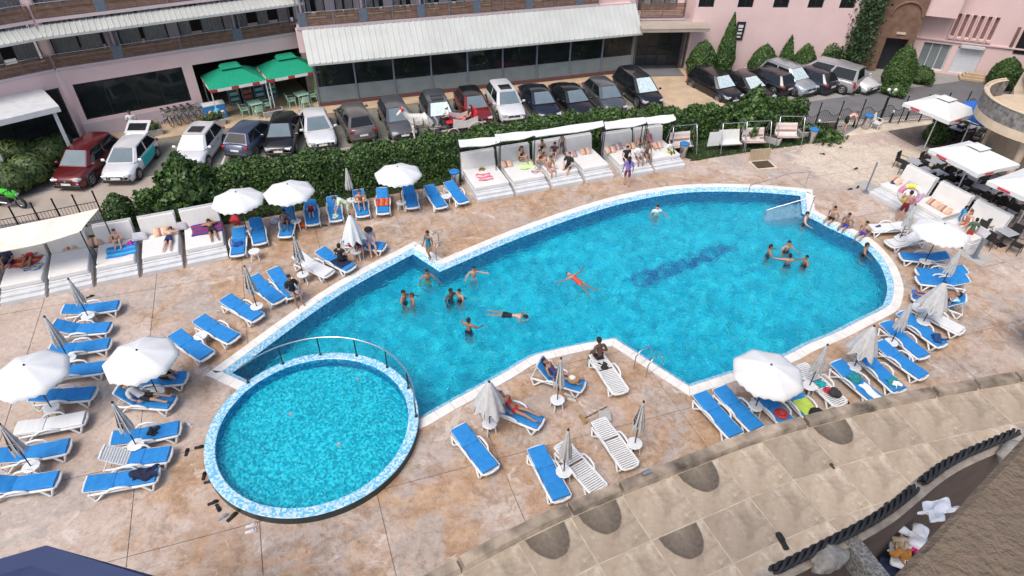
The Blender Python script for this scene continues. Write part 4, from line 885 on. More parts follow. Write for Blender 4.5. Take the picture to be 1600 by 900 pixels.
# ---------------------------------------------------------------- sun loungers
LP={}
def lounger_proto(ang_,cover):
    key=(ang_,cover)
    if key in LP: return LP[key]
    ca,sa=math.cos(R(ang_)),math.sin(R(ang_)); hx,hz=1.16,.31; bl=.76; W2=.31
    pr=[]; add=lambda n,mb,m,pi=None,bv=0: pr.append((n,mb.mesh(n,m,bv),pi,None))
    bk=lambda d,h=0:(hx+d*ca-h*sa,hz+d*sa+h*ca)
    mb=MB()
    for s in (-1,1):
        y=s*W2; mb.tube([(.0,y*.8,.27),(.06,y,.285),(.5,y,.28),(hx,y,.285),(1.55,y,.27),(1.82,y*.95,.25)],[.03,.042,.044,.044,.042,.03],6)
    mb.tube([(.0,-W2*.8,.27),(-.03,0,.265),(.0,W2*.8,.27)],.045,6); mb.tube([(1.82,-W2*.95,.25),(1.82,W2*.95,.25)],.022,6); mb.tube([(.62,-W2,.26),(.62,W2,.26)],.02,5)
    add('frame',mb,M['white_plastic'])
    for s in (-1,1):
        for x,dx in ((.30,-.10),(1.52,.12)):
            mb=MB(); mb.tube([(x-dx*.9,s*W2,.27),(x+dx,s*(W2+.03),.02),(x+dx*1.6,s*(W2+.03),.02),(x+dx*2.4,s*W2,.27)],[.042,.035,.035,.04],6); add('leg',mb,M['white_plastic'])
        mb=MB(); mb.tube([(.66,s*(W2+.02),.29),(.76,s*(W2+.05),.42),(.95,s*(W2+.055),.46),(1.18,s*(W2+.05),.43),(1.34,s*(W2+.02),.29)],[.03,.036,.04,.038,.03],6); add('armrest',mb,M['white_plastic'])
    mb=MB()
    for s in (-1,1): a,b=bk(0),bk(bl); mb.tube([(a[0],s*(W2-.03),a[1]),(b[0],s*(W2-.04),b[1])],.022,6)
    a=bk(bl); mb.tube([(a[0],-W2+.04,a[1]),(a[0]+.02*ca,0,a[1]+.02*sa),(a[0],W2-.04,a[1])],.04,6)
    if ang_>12: m_=bk(bl*.6); mb.tube([(m_[0],-.2,m_[1]),(m_[0]+.12,-.2,.26),(m_[0]+.12,.2,.26),(m_[0],.2,m_[1])],.012,5)
    add('backrest_frame',mb,M['white_plastic']); bi=len(pr)-1
    if cover=='none':
        key_=('slat',); sm=LP.get(key_)
        if sm is None: q=MB(); q.box((0,0,0),(.052,2*W2-.04,.02)); sm=LP[key_]=q.mesh('slat',M['white_plastic'],.006)
        for k in range(15): pr.append(('slat',sm,None,Matrix.Translation((.05+.074*k,0,.312))))
        for k in range(10): x,z=bk(.05+.072*k,.012); pr.append(('slat',sm,bi,Matrix.Translation((x,0,z))@Matrix.Rotation(-R(ang_),4,'Y')))
    else:
        mb=MB(); mb.box((.6,0,.30),(1.15,2*W2-.05,.02)); add('bed',mb,M['white_plastic'])
        th=.055; mat=M['blue_fabric'] if cover in('blue','half') else M['white_fabric']
        xs=[.03+1.10*k/8 for k in range(9)] if cover!='half' else [.03+1.10*k/8 for k in range(9)]
        top=[(x,.325+th+.006*math.sin(x*9)) for x in xs]; bot=[(x,.318) for x in xs]
        if cover!='half':
            for k in range(1,7):
                d=.02+(.72)*k/6; x,z=bk(d,.02+th+.005*math.sin(k*2)); top.append((x,z)); x,z=bk(d,.015); bot.append((x,z))
        w_=.285; n_=len(top)
        def ring(y,k,inset): return [(x,y,z-(inset if i_ in(0,) else 0)) for i_,(x,z) in enumerate(k)]
        mb=MB(); vs=[]; ys=[-w_,-w_+.03,0,w_-.03,w_]; dz=[-.025,0,.004,0,-.025]
        for y,e in zip(ys,dz): vs+=[(x,y,z+e) for x,z in top]
        for y in (-w_,w_): vs+=[(x,y,z) for x,z in bot]
        fs=[(j*n_+i,j*n_+i+1,(j+1)*n_+i+1,(j+1)*n_+i) for j in range(4) for i in range(n_-1)]
        b0,b1=5*n_,6*n_; fs+=[(b0+i,b0+i+1,i+1,i) for i in range(n_-1)]+[(4*n_+i,4*n_+i+1,b1+i+1,b1+i) for i in range(n_-1)]+[(b1+i,b1+i+1,b0+i+1,b0+i) for i in range(n_-1)]
        for e in (0,n_-1): fs.append((b0+e,e,n_+e,2*n_+e,3*n_+e,4*n_+e,b1+e))
        mb.add(vs,[f[::-1] for f in fs],0,False); add('mattress',mb,mat); mi=len(pr)-1
        mb=MB(); zt=.325+th+.012
        if cover!='half': mb.box((1.145,0,.318+th*.75),(.012,.575,.05)); 
        else: mb.box((.75,0,zt-.008),(.012,.57,.012))
        add('seam',mb,M['seam'] if 'seam' in M else M.setdefault('seam',pm('seam',(.006,.07,.22),.8)),mi)
        if cover=='half':
            for k in range(10): x,z=bk(.05+.072*k,.012); q=LP.get(('slat',)) or LP.setdefault(('slat',),MB().box((0,0,0),(.052,.58,.02)).mesh('slat',M['white_plastic'],.006)); pr.append(('slat',q,bi,Matrix.Translation((x,0,z))@Matrix.Rotation(-R(ang_),4,'Y')))
        mb=MB(); a_,b_=bk(.0,.0),bk(bl-.03,0)
        mb.add([(a_[0],-W2+.05,a_[1]),(b_[0],-W2+.05,b_[1]),(b_[0],W2-.05,b_[1]),(a_[0],W2-.05,a_[1])],[(0,1,2,3)]); add('back_panel',mb,M['white_plastic'],bi)
    LP[key]=pr; return pr
LOUNGERS={}
GL='plastic sun loungers round the pool'
def lounger(key,foot,head,ang_,cover,label):
    z=.34; f=P(*foot,z); h=P(*head,z+.5*.76*math.sin(R(ang_))); th=heading(f,h)
    lv=1.16+.76*math.cos(R(ang_)); mid=(f+h)/2; o=mid-Vector((math.cos(th),math.sin(th),0))*lv*.5; o.z=.0
    r=thing('sun_lounger',label,'sun lounger',o,th,GL); place(lounger_proto(ang_,cover),r); LOUNGERS[key]=r; return r
for row in [
 ('L1',(177,477),(108,484),12,'blue','blue-cushioned lounger nearest the left daybeds, farthest of the outer left column'),
 ('L2',(166,511),(92,511),28,'blue','blue-cushioned lounger second from the far end of the outer left column, white headrest edge'),
 ('L3',(162,537),(88,546),10,'blue','blue-cushioned lounger with the table of the folded grey umbrella by its head'),
 ('L4',(152,574),(82,580),12,'blue','blue-cushioned lounger half covered by the big white umbrella at the left edge'),
 ('L5',(139,614),(58,618),10,'blue','blue-cushioned lounger just below the big white umbrella at the left edge'),
 ('L6',(122,654),(38,668),6,'white','lounger with plain white cover in the outer left column'),
 ('L7',(95,698),(8,712),14,'blue','blue-cushioned lounger below the white-covered one, folded umbrella at its head'),
 ('L8',(74,750),(-8,756),26,'blue','nearest lounger of the outer left column, cut by the picture edge'),
 ('L9',(276,590),(212,592),20,'blue','blue-cushioned lounger under the white umbrella beside the children\'s pool'),
 ('L10',(266,628),(192,614),45,'blue','lounger with a raised back carrying the man in the light shirt'),
 ('L11',(268,670),(188,684),10,'blue','blue-cushioned lounger with a small black towel at its middle'),
 ('L12',(261,709),(168,712),35,'half','lounger with blue seat cushion and bare white raised back'),
 ('L13',(243,740),(137,757),8,'blue','blue-cushioned lounger with a dark navy towel near its foot'),
 ('L14',(324,556),(273,522),10,'blue','blue-cushioned lounger by the pool corner, nearest the children\'s pool handrail'),
 ('L15',(364,528),(313,500),12,'blue','blue-cushioned lounger second from the pool corner beside a small white table'),
 ('L16',(402,495),(354,467),10,'blue','blue-cushioned lounger third from the pool corner along the left pool edge'),
 ('L17',(434,467),(398,437),18,'blue','blue-cushioned lounger fourth from the pool corner, right of a folded umbrella'),
 ('L18',(460,461),(428,424),22,'blue','blue-cushioned lounger with a person in black sitting at its foot'),
 ('L19',(513,426),(467,402),20,'white','lounger covered with a white sheet beside the folded striped umbrella'),
 ('L20',(547,418),(502,393),14,'blue','blue-cushioned lounger with a woman in black on a navy towel'),
 ('L21',(592,384),(545,376),12,'blue','blue-cushioned lounger with two women sitting beside the half-open umbrella'),
 ('L22',(371,398),(374,358),14,'blue','blue-cushioned lounger with blue clothes next to the last left daybed'),
 ('L23',(407,383),(398,340),14,'blue','empty blue-cushioned lounger right of the one with blue clothes'),
 ('L24',(446,366),(451,332),45,'blue','lounger with a raised back shaded by the middle white umbrella'),
 ('L25',(489,353),(484,312),14,'blue','blue-cushioned lounger with a child lying beside the middle white umbrella'),
 ('L26',(526,345),(519,308),16,'blue','blue-cushioned lounger with a person in pale green bending over it'),
 ('L27',(568,338),(560,300),30,'blue','blue-cushioned lounger with a beige towel and a woman eating'),
 ('L28',(599,334),(597,296),25,'blue','blue-cushioned lounger with a red and orange patterned towel'),
 ('L29',(646,326),(636,288),20,'blue','empty blue-cushioned lounger under the right edge of the white hedge umbrella'),
 ('L30',(690,322),(671,293),16,'blue','blue-cushioned lounger second from the central daybeds'),
 ('L31',(724,314),(702,287),14,'blue','blue-cushioned lounger next to the first central daybed'),
 ('L32',(968,607),(934,557),4,'none','bare white slatted lounger with a man sitting on its pool end'),
 ('L33',(912,603),(842,572),50,'blue','raised blue-cushioned lounger with a woman and a straw bag at the pool edge'),
 ('L34',(833,656),(782,628),35,'blue','blue-cushioned lounger with a person in red under the half-open umbrella'),
 ('L35',(768,734),(716,668),8,'blue','blue-cushioned lounger alone near the middle, left of the half-open umbrella table'),
 ('L36',(877,776),(838,702),6,'blue','blue-cushioned lounger left of the white slatted one by the terrace edge'),
 ('L37',(932,758),(882,700),6,'none','bare white slatted lounger beside the grey folded umbrella'),
 ('L38',(984,724),(938,660),4,'none','bare white slatted lounger left of the folded striped umbrella'),
 ('L39',(1142,670),(1101,624),6,'blue','left one of two blue loungers pushed together by the pool corner'),
 ('L40',(1175,660),(1132,615),6,'blue','right one of two blue loungers pushed together by the pool corner'),
 ('L41',(1232,660),(1199,624),12,'blue','blue-cushioned lounger with a red hat under the near white umbrella'),
 ('L42',(1270,650),(1246,616),30,'blue','lounger covered with a lime towel and a black bag'),
 ('L43',(1311,626),(1255,574),4,'none','bare white slatted lounger with teal towel and hats by the terrace edge'),
 ('L44',(1368,621),(1310,570),10,'blue','blue-cushioned lounger with a teal towel and a long white towel'),
 ('L45',(1402,605),(1350,555),8,'blue','blue-cushioned lounger below the grey half-open umbrella with teal clothes at its foot'),
 ('L46',(1437,583),(1379,540),8,'blue','empty blue-cushioned lounger right of the grey half-open umbrella'),
 ('L47',(1440,553),(1387,508),8,'blue','blue-cushioned lounger with bare white foot end under a folded umbrella'),
 ('L48',(1466,533),(1415,494),10,'blue','blue-cushioned lounger with a dark blue bag at its foot on the right side'),
 ('L49',(1496,513),(1434,480),4,'white','white-covered lounger on the right side below the half-open umbrella'),
 ('L50',(1437,463),(1494,470),45,'blue','raised lounger with a sunbather and blue-white towel on the right side'),
 ('L51',(1441,437),(1503,438),25,'blue','blue-cushioned lounger in front of the folded umbrella on the right side'),
 ('L52',(1441,425),(1500,424),25,'blue','blue-cushioned lounger behind the folded umbrella on the right side'),
 ('L53',(1417,400),(1471,401),20,'blue','blue-cushioned lounger below the open white umbrella on the right side'),
 ('L54',(1392,380),(1440,367),22,'white','white-covered lounger left of the open umbrella on the right side'),
 ('L55',(1362,356),(1416,352),6,'white','white-covered lounger with flip-flops near the boys on the pool edge')]: lounger(*row)

# ---------------------------------------------------------------- side tables and umbrellas
def table_proto():
    pr=[]; mb=MB(); mb.lathe([(.0,.40),(.22,.40),(.25,.41),(.25,.43),(.235,.44),(.0,.44)],10,0,smooth=False); pr.append(('table_top',mb.mesh('table_top',M['white_plastic'],.004),None,None))
    for k in range(4):
        a=math.pi/4+k*math.pi/2; mb=MB(); mb.tube([(math.cos(a)*.17,math.sin(a)*.17,.40),(math.cos(a)*.23,math.sin(a)*.23,.0)],[.03,.024],6); pr.append(('leg',mb.mesh('leg',M['white_plastic']),None,None))
    return pr
TP=table_proto(); GT='small round white side tables'
def side_table(loc,label,rz=.2):
    r=thing('side_table',label,'table',Vector((loc.x,loc.y,0)),rz,GT); place(TP,r); return r
def umb_open(rad,z1=2.36,z0=1.98,nr=8,fr=.13,mat='white_fabric'):
    pr=[]; mb=MB(); sub=6; rows=7; n=nr*sub
    vs=[(0,0,z1)]
    for j in range(1,rows+1):
        t=j/rows
        for k in range(n):
            a=2*math.pi*k/n; ph=abs(math.sin(math.pi*k/sub)); rr=rad*t*(1-.07*ph*t); z=z1-(z1-z0)*(t**1.5)-.05*ph*t*(1-.5*t); vs.append((rr*math.cos(a),rr*math.sin(a),z))
    for k in range(n):
        a=2*math.pi*k/n; ph=abs(math.sin(math.pi*k/sub)); tri=abs(((k*2)%4)-2)/2 if sub>=4 else 0; rr=rad*1.005*(1-.07*ph); vs.append((rr*math.cos(a),rr*math.sin(a),z0-fr*(.55+.45*tri)))
    fs=[(0,1+k,1+(k+1)%n) for k in range(n)]
    for j in range(rows): fs+=[(1+j*n+k,1+(j+1)*n+k,1+(j+1)*n+(k+1)%n,1+j*n+(k+1)%n) for k in range(n)]
    mb.add(vs,fs,0,True); can=mb.mesh('canopy',M[mat])
    for e in can.polygons:
        pass
    pr.append(('canopy',can,None,None)); ci=0
    for k in range(nr):
        a=2*math.pi*k/nr; mb=MB(); mb.tube([(0,0,z1-.03)]+[(rad*t*math.cos(a),rad*t*math.sin(a),z1-(z1-z0)*t**1.5-.018) for t in (.3,.6,.85,1)],.008,4); mb.tube([(rad*.5*math.cos(a),rad*.5*math.sin(a),z1-(z1-z0)*.5**1.5-.03),(.03*math.cos(a),.03*math.sin(a),z0-.25)],.006,4); pr.append(('rib',mb.mesh('rib',M['dark_metal']),0,None))
    mb=MB(); mb.tube([(0,0,.0),(0,0,z1-.01)],.019,8); pr.append(('pole',mb.mesh('pole',M['dark_metal']),None,None))
    mb=MB(); mb.lathe([(.03,z1-.005),(.035,z1+.02),(.012,z1+.05),(0,z1+.06)],8,0); pr.append(('finial',mb.mesh('finial',M['dark_metal']),None,None))
    return pr
def umb_closed(rmax,ztop=2.36,zbot=1.15,mats='grey_fabric',n=40,seed=0,half=False,stripe=False):
    pr=[]; mb=MB(); g=random.Random(seed); prof=[]; K=10
    for j in range(K+1):
        t=j/K; r=(.03+(rmax-.03)*(t**(.75 if half else .9)))*(1 if half or t<.85 else 1-(t-.85)*1.2); prof.append((max(r,.025),ztop-.02-(ztop-zbot)*t))
    ph=[g.uniform(-.25,.25) for _ in range(8)]
    def fold(k,j):
        t=j/K; a=2*math.pi*k/n*8+ph[0]; return 1+(.42 if not half else .16)*t*math.cos(a)+.06*math.sin(3*2*math.pi*k/n+ph[1]*9)*t
    mb.lathe(prof[::-1],n,0,fold=lambda k,j:fold(k,K-j)); mb.f=[f for f in mb.f if len(f)==4]; mb.m=mb.m[:len(mb.f)]; mb.sm=mb.sm[:len(mb.f)]
    # ragged hem
    for i in range(n): v=mb.v[i]; mb.v[i]=Vector((v.x,v.y,v.z+.09*math.cos(2*math.pi*i/n*8+ph[0])*(-1)+g.uniform(-.03,.03)))
    ms=[M[mats],M['dark_metal']] if stripe else [M[mats]]
    if stripe:
        for q in range(len(mb.f)): mb.m[q]=1 if (q%n)%5==0 and 1<q//n<9 else 0
    pr.append(('canopy',mb.mesh('canopy',ms),None,None))
    if not half: mb=MB(); mb.lathe([(rmax*.86,zbot+.42),(rmax*.9,zbot+.46)],14,0); mb.f=mb.f[:14]; mb.m=mb.m[:14]; mb.sm=mb.sm[:14]; pr.append(('tie_band',mb.mesh('tie_band',M[mats]),0,None))
    mb=MB(); mb.tube([(0,0,.0),(0,0,ztop)],.019,8); pr.append(('pole',mb.mesh('pole',M['dark_metal']),None,None))
    mb=MB(); mb.lathe([(.035,ztop-.03),(.04,ztop),(.015,ztop+.05),(0,ztop+.06)],8,0); pr.append(('finial',mb.mesh('finial',M['dark_metal']),None,None))
    for k in range(8 if half else 0):
        a=2*math.pi*k/8-ph[0]/8; mb=MB(); mb.tube([(.02*math.cos(a),.02*math.sin(a),ztop-.05),(rmax*1.13*math.cos(a),rmax*1.13*math.sin(a),zbot+.02)],.007,4); pr.append(('rib',mb.mesh('rib',M['dark_metal']),0,None))
    return pr
OP=umb_open(1.12); CL=[umb_closed(.17,seed=1),umb_closed(.17,seed=2,stripe=True),umb_closed(.16,2.2,1.1,seed=4)]; HO=umb_closed(.48,2.36,1.22,seed=3,half=True); HW=umb_closed(.46,2.3,1.1,'white_fabric',seed=5,half=True)
def umbrella(kind,pr,base,label,tlabel,top=None,rz=0.0,grp=None,tilt=(0,0)):
    b=P(*base,.44); b.z=0
    r=thing('umbrella',label,'umbrella',b,rz,grp); r.rotation_euler=(tilt[0],tilt[1],rz); place(pr,r)
    if tlabel: side_table(b,tlabel,rz)
GO='open white umbrellas'; GC='folded umbrellas'; GH='half-open umbrellas'
for a in [('o',OP,(80,636),'big open white umbrella cut by the left picture edge','side table carrying the umbrella at the left edge',.1),('o',OP,(245,612),'open white umbrella shading two loungers left of the children\'s pool','side table between the two loungers left of the children\'s pool',.3),
 ('o',OP,(385,358),'open white umbrella at the end of the left daybeds','side table under the umbrella at the end of the left daybeds',.6),('o',OP,(462,345),'middle one of three open white umbrellas by the hedge','side table under the middle hedge umbrella',.2),('o',OP,(627,316),'open white umbrella by the hedge nearest the central daybeds','side table under the rightmost hedge umbrella',.0),
 ('o',OP,(1181,634),'open white umbrella in front by the terrace edge','octagonal side table beside two joined blue loungers',.15),('o',OP,(1446,408),'open white umbrella on the right side below the daybeds','side table under the right-hand open umbrella',.4)]:
    umbrella(*a[:5],rz=a[5],grp=GO)
for a in [((137,493),'folded grey umbrella beside the step of the left daybeds','side table of the farthest left folded umbrella',2),((107,559),'folded grey umbrella at the head of the third left lounger','side table left of the big white umbrella\'s far rim',0),((48,728),'folded striped umbrella at the lower left picture edge','side table between the two nearest left loungers',1),((212,694),'folded striped umbrella by the lounger with a black towel','side table below the lounger with a black towel',1),
 ((401,478),'folded striped umbrella between the loungers along the left pool edge','side table between third and fourth pool-edge loungers',1),((473,428),'folded striped umbrella beside the white-sheeted lounger','side table in front of the white-sheeted lounger',1),((549,312),'folded white umbrella standing before the hedge','side table beside the lounger with the beige towel',2),((871,624),'folded striped umbrella by the woman with the straw bag','side table below the woman with the straw bag',1),((992,692),'folded striped umbrella right of the white slatted lounger','side table right of the white slatted lounger',1),((881,736),'folded grey umbrella between blue and white slatted loungers','side table between blue and white slatted loungers near the terrace',0),
 ((1265,602),'folded grey umbrella at the slatted lounger with hats','side table beside the slatted lounger with hats',0),((1393,534),'folded grey umbrella standing right of the grey half-open one','side table right of the grey half-open umbrella',0),((1470,447),'folded grey umbrella between two blue loungers on the right',None,0),((1406,372),'folded grey umbrella by the right-hand daybed steps','side table between two white-covered loungers on the right',2)]:
    umbrella('c',CL[a[3]],a[0],a[1],a[2],rz=random.uniform(0,.7),grp=GC)
for a in [((765,661),HO,'half-open grey umbrella in the middle by the pool edge','side table under the half-open umbrella in the middle'),((556,392),HW,'half-open white umbrella beside two sitting women','side table with red cloth between the women\'s loungers'),((1335,572),HO,'half-open grey umbrella among the loungers by the terrace','side table under the grey half-open umbrella by the terrace'),((1443,502),HO,'half-open grey umbrella above the white-covered lounger on the right','side table under the half-open umbrella on the right')]:
    umbrella('h',a[1],a[0],a[2],a[3],rz=random.uniform(0,.7),grp=GH)
for px,lb in [((313,524),'side table between first and second pool-edge loungers'),((397,392),'side table in front of the empty lounger by the left daybeds'),((697,306),'side table between the two loungers nearest the central daybeds'),((1436,482),'side table left of the white-covered lounger on the right')]: side_table(P(*px,.44),lb)
# blue and white parasol at the right edge
r=thing('umbrella','blue and white parasol cut by the right picture edge','umbrella',P(1632,560,0),.3)
pr=umb_open(1.35,2.4,1.9); me=pr[0][1]; me.materials.append(cmat((.02,.30,.60)))
for i,p in enumerate(me.polygons):
    c=p.center
    if math.hypot(c.x,c.y)>1.05 or int((math.atan2(c.y,c.x)+math.pi)/(math.pi/4))%2: p.material_index=1
place(pr,r)

# ---------------------------------------------------------------- daybeds
def daybed_proto(w_,depth=2.55,step=True,back=1.3):
    pr=[]; add=lambda n,mb,m,pi=None,bv=0,sg=1: pr.append((n,mb.mesh(n,m,bv,sg),pi,None)); y0=.5 if step else 0
    if step:
        for k in range(2): mb=MB(); mb.box((0,.0+.25*k+.12,.10+.045*k),(w_-.02,.24,.20+.09*k)); add('step_board',mb,M['platform_white'],None,.008)
    mb=MB(); mb.box((0,y0+(depth-y0)/2,.17),(w_-.03,depth-y0,.33)); add('platform',mb,M['platform_white'],None,.01)
    mb=MB(); mb.box((0,y0+.06+(depth-y0-.4)/2,.45),(w_-.10,depth-y0-.45,.23)); add('mattress',mb,M['cushion_white'],None,.05,3)
    mb=MB(); mb.box((0,depth-.18,.82),(w_-.08,.14,1.02),0,Matrix.Rotation(R(-14),4,'X')); add('backrest',mb,M['cushion_white'],None,.04,3)
    mb=MB(); mb.box((0,depth-.04,.70),(w_-.04,.05,1.28),0,Matrix.Rotation(R(-14),4,'X')); add('back_board',mb,M['platform_white'],None,.006)
    return pr
DB={}
def daybed(label,a,b,depth=2.7,step=True,grp='white daybeds'):
    """a, b: ends of the front edge on the ground"""
    w_=(b-a).length; key=(round(w_,1),depth,step)
    if key not in DB: DB[key]=daybed_proto(key[0]-.15,depth,step)
    m=(a+b)/2; r=thing('daybed',label,'daybed',(m.x,m.y,0),heading(a,b),grp); place(DB[key],r); return r
lf=[P(-78,497),P(0,480),P(76,464.5),P(150,448),P(222,433),P(291,419),P(362,404)]
DL=[daybed(lb,a,b) for a,b,lb in zip(lf[:-1],lf[1:],['white daybed cut by the left picture edge','white daybed under the beige canopy with red towels and people','empty white daybed at the right end of the beige canopy','white daybed with a blue and turquoise beach towel','white daybed with grey pillow and man in black trunks','white daybed with a dark red and blue towel next to the umbrella'])]
ca,cb_=P(745,318),P(962,278); cm=[ca.lerp(cb_,t) for t in (0,.262,.52,.765,1)]
DC=[daybed(lb,a,b,2.95) for a,b,lb in zip(cm[:-1],cm[1:],['central daybed with a pink towel, left of the group of people','central daybed with the woman in black and the lime towel','central daybed where the group sits with the man in black shirt','empty central daybed with striped pillows right of the group'])]
ca,cb_=P(972,279),P(1072,262); cm=[ca,ca.lerp(cb_,.5),cb_]
DC+=[daybed(lb,a,b,2.85) for a,b,lb in zip(cm[:-1],cm[1:],['central daybed with three people sitting on its front edge','rightmost central daybed with child in yellow shorts'])]
ra,rb=Vector((18.35,29.25,0)),Vector((20.85,24.1,0)); cm=[ra.lerp(rb,t) for t in (0,.335,.67,1.0)]
DR=[daybed(lb,a,b,2.25,k<2) for k,(a,b,lb) in enumerate(zip(cm[:-1],cm[1:],['right-hand daybed with grey pillow beside the swim ring','middle right-hand daybed with striped pillows','right-hand daybed with a woman sitting beside the child in green']))]
# canopies over the daybeds
def canopy(label,pts,z,mat,posts=True,sag=.12,thick=.03):
    """pts: 4 ground-plane corners (front-left, front-right, back-right, back-left)"""
    o=pts[0]; t=thing('sun_canopy',label,'canopy',(o.x,o.y,0)); q=[p-o for p in pts]
    for p in q: p.z=0
    def f(u,v,dz=0): a=q[0].lerp(q[1],u); b=q[3].lerp(q[2],u); c=a.lerp(b,v); return (c.x,c.y,z-sag*math.sin(math.pi*u)*(1-.3*v)-.10*(1-v)+.03*math.sin(7*u+4*v)+dz)
    mb=MB(); mb.sheet(lambda u,v:f(u,v),14,6); mb.sheet(lambda u,v:f(u,1-v,-thick),14,6); part('fabric',mb,M[mat],t)
    if posts:
        for c in q: mb=MB(); mb.tube([(c.x,c.y,-.02),(c.x,c.y,z-.05)],.025,6); part('post',mb,M['dark_metal'],t)
    return t
canopy('sagging beige canopy over the left daybeds',[P(-95,405,2.25),P(125,361,2.25),P(155,326,2.25),P(-100,375,2.25)],2.3,'cream_fabric',sag=.16)
for a,b,c,d,lb in [((718,229),(782,221),(780,214),(716,219),'white canopy sheet over the first central daybed'),((775,221),(836,210),(832,205),(773,210),'rumpled white canopy sheet over the second central daybed'),((836,213),(944,196),(942,189),(832,205),'long white canopy sheet over the group of people'),((946,201),(1010,191),(1006,183),(944,191),'white canopy sheet over the three people on the daybed edge'),((1012,193),(1057,186),(1052,179),(1006,184),'rightmost white canopy sheet of the central daybeds')]:
    canopy(lb,[P(*a,2.2),P(*b,2.2),P(*c,2.2),P(*d,2.2)],2.25,'white_fabric',sag=.06)
# ---------------------------------------------------------------- garden swings
def swing(label,px,rz,bare=False,w_=1.5):
    t=thing('garden_swing',label,'swing',P(*px),rz,'garden swings before the hedge')
    for s in (-1,1):
        mb=MB(); x=s*w_/2; mb.tube([(x,-.6,0),(x*.98,-.35,.9),(x*.95,-.05,1.62),(x*.95,.1,1.66),(x*.98,.4,.8),(x,.62,0)],.024,6); part('side_frame',mb,M['steel'],t)
    mb=MB(); mb.tube([(-w_/2*.95,0,1.65),(w_/2*.95,0,1.65)],.024,6); part('top_bar',mb,M['steel'],t)
    ms=[M['cushion_white']] if bare else [cmat((.62,.45,.42)),cmat((.66,.62,.60)),cmat((.30,.18,.16)),cmat((.64,.55,.47))]
    def f(u,v):
        x=(u-.5)*(w_-.22)
        return (x,-.32+.55*v*2,.48-.05*math.sin(math.pi*v*2)) if v<.5 else (x,.23+.18*(v-.5)*2,.46+.62*(v-.5)*2)
    mb=MB(); mb.sheet(f,10,20,0)
    for q in range(len(mb.f)): mb.m[q]=((q//10)//2)%len(ms) if not bare else 0
    mb.sheet(lambda u,v:tuple(Vector(f(1-u,v))-Vector((0,0,.05))),10,20); part('seat',mb,ms,t)
    for s in (-1,1): mb=MB(); mb.tube([(s*(w_/2-.1),-.02,1.62),(s*(w_/2-.12),-.1,.5)],.008,5); mb.tube([(s*(w_/2-.1),-.3,.46),(s*(w_/2-.11),.25,.5),(s*(w_/2-.11),.4,1.05)],.014,5); part('hanger',mb,M['steel'],t)
swing('striped garden swing with matching back cushion next to the central daybeds',(1062,238),R(14))
swing('bare garden swing with a white board beside it',(1138,234),R(10),True)
swing('striped garden swing in the middle of the lawn',(1175,231),R(6))
swing('striped garden swing farthest right by the stone trough',(1226,223),R(2))
bd=thing('notice_board','white upright board left of the bare garden swing','board',P(1112,236),R(12)); boxpart('panel',(0,0,.75),(.72,.03,.85),M['white_plastic'],bd)
for s in (-.33,.33): mb=MB(); mb.tube([(s,.03,0),(s,.03,1.15)],.015,6); part('leg',mb,M['steel'],bd)
# hatch in the paving with open lid
ht=thing('floor_hatch','open wooden floor hatch with upright lid in the paving','hatch',P(1190,258),R(12)); boxpart('frame',(0,-.1,.04),(1.25,1.0,.10),M['stone_light'],ht); mb=MB()
for k in range(5): o=boxpart('lid_board',(-.5+.25*k,.42,.42),(.235,.05,.72),M['sandstone'],ht)
boxpart('pit',(0,-.1,.094),(1.0,.78,.01),M['soil'],ht)
tag(boxpart('drain_cover',(0,0,0),(.5,.4,.02),M['kerb'],None),'small grey drain cover in front of the open floor hatch','drain').location=P(1209,271,.012)
def mat_drain(lb,px,rz): 
    o=tag(boxpart('drain_cover',(0,0,0),(1.0,.9,.02),M['kerb'],None),lb,'drain'); o.location=P(*px,.012); o.rotation_euler.z=rz
mat_drain('grey metal cover beside the steps of the first right-hand daybed',(1355,290),R(-60)); mat_drain('grey metal cover at the corner of the nearest right-hand daybed',(1524,402),R(-60))
pl=thing('shade_pole','grey upright pole before the first right-hand daybed','pole',P(1352,300)); mb=MB(); mb.tube([(0,0,0),(0,0,1.7)],.04,8); part('pole',mb,M['frame_grey'],pl); boxpart('foot_plate',(0,0,.01),(.3,.3,.02),M['frame_grey'],pl)
pl=thing('shade_pole','grey upright pole at the corner of the nearest right-hand daybed','pole',P(1522,402)); mb=MB(); mb.box((0,0,.5),(.12,.12,1.0)); part('pole',mb,M['frame_grey'],pl); boxpart('foot_plate',(0,0,.012),(.35,.35,.024),M['frame_grey'],pl)
# bins
for px,lb in [((711,290),'grey bin with blue lid left of the central daybeds'),((1066,245),'blue-lidded bin at the right end of the central daybeds'),((1266,222),'blue-lidded bin beside the rightmost swing'),((1351,200),'blue-lidded bin beside the white chair by the fence')]:
    t=thing('waste_bin',lb,'bin',P(*px),.2,'blue-lidded waste bins'); mb=MB(); mb.lathe([(.20,0),(.24,.02),(.25,.75),(.24,.78)],14,0,smooth=True); part('body',mb,M['steel'],t); mb=MB(); mb.lathe([(.27,.76),(.28,.84),(.2,.88),(.15,.86),(0,.85)],14,0); part('lid',mb,cmat((.02,.16,.42)),t)
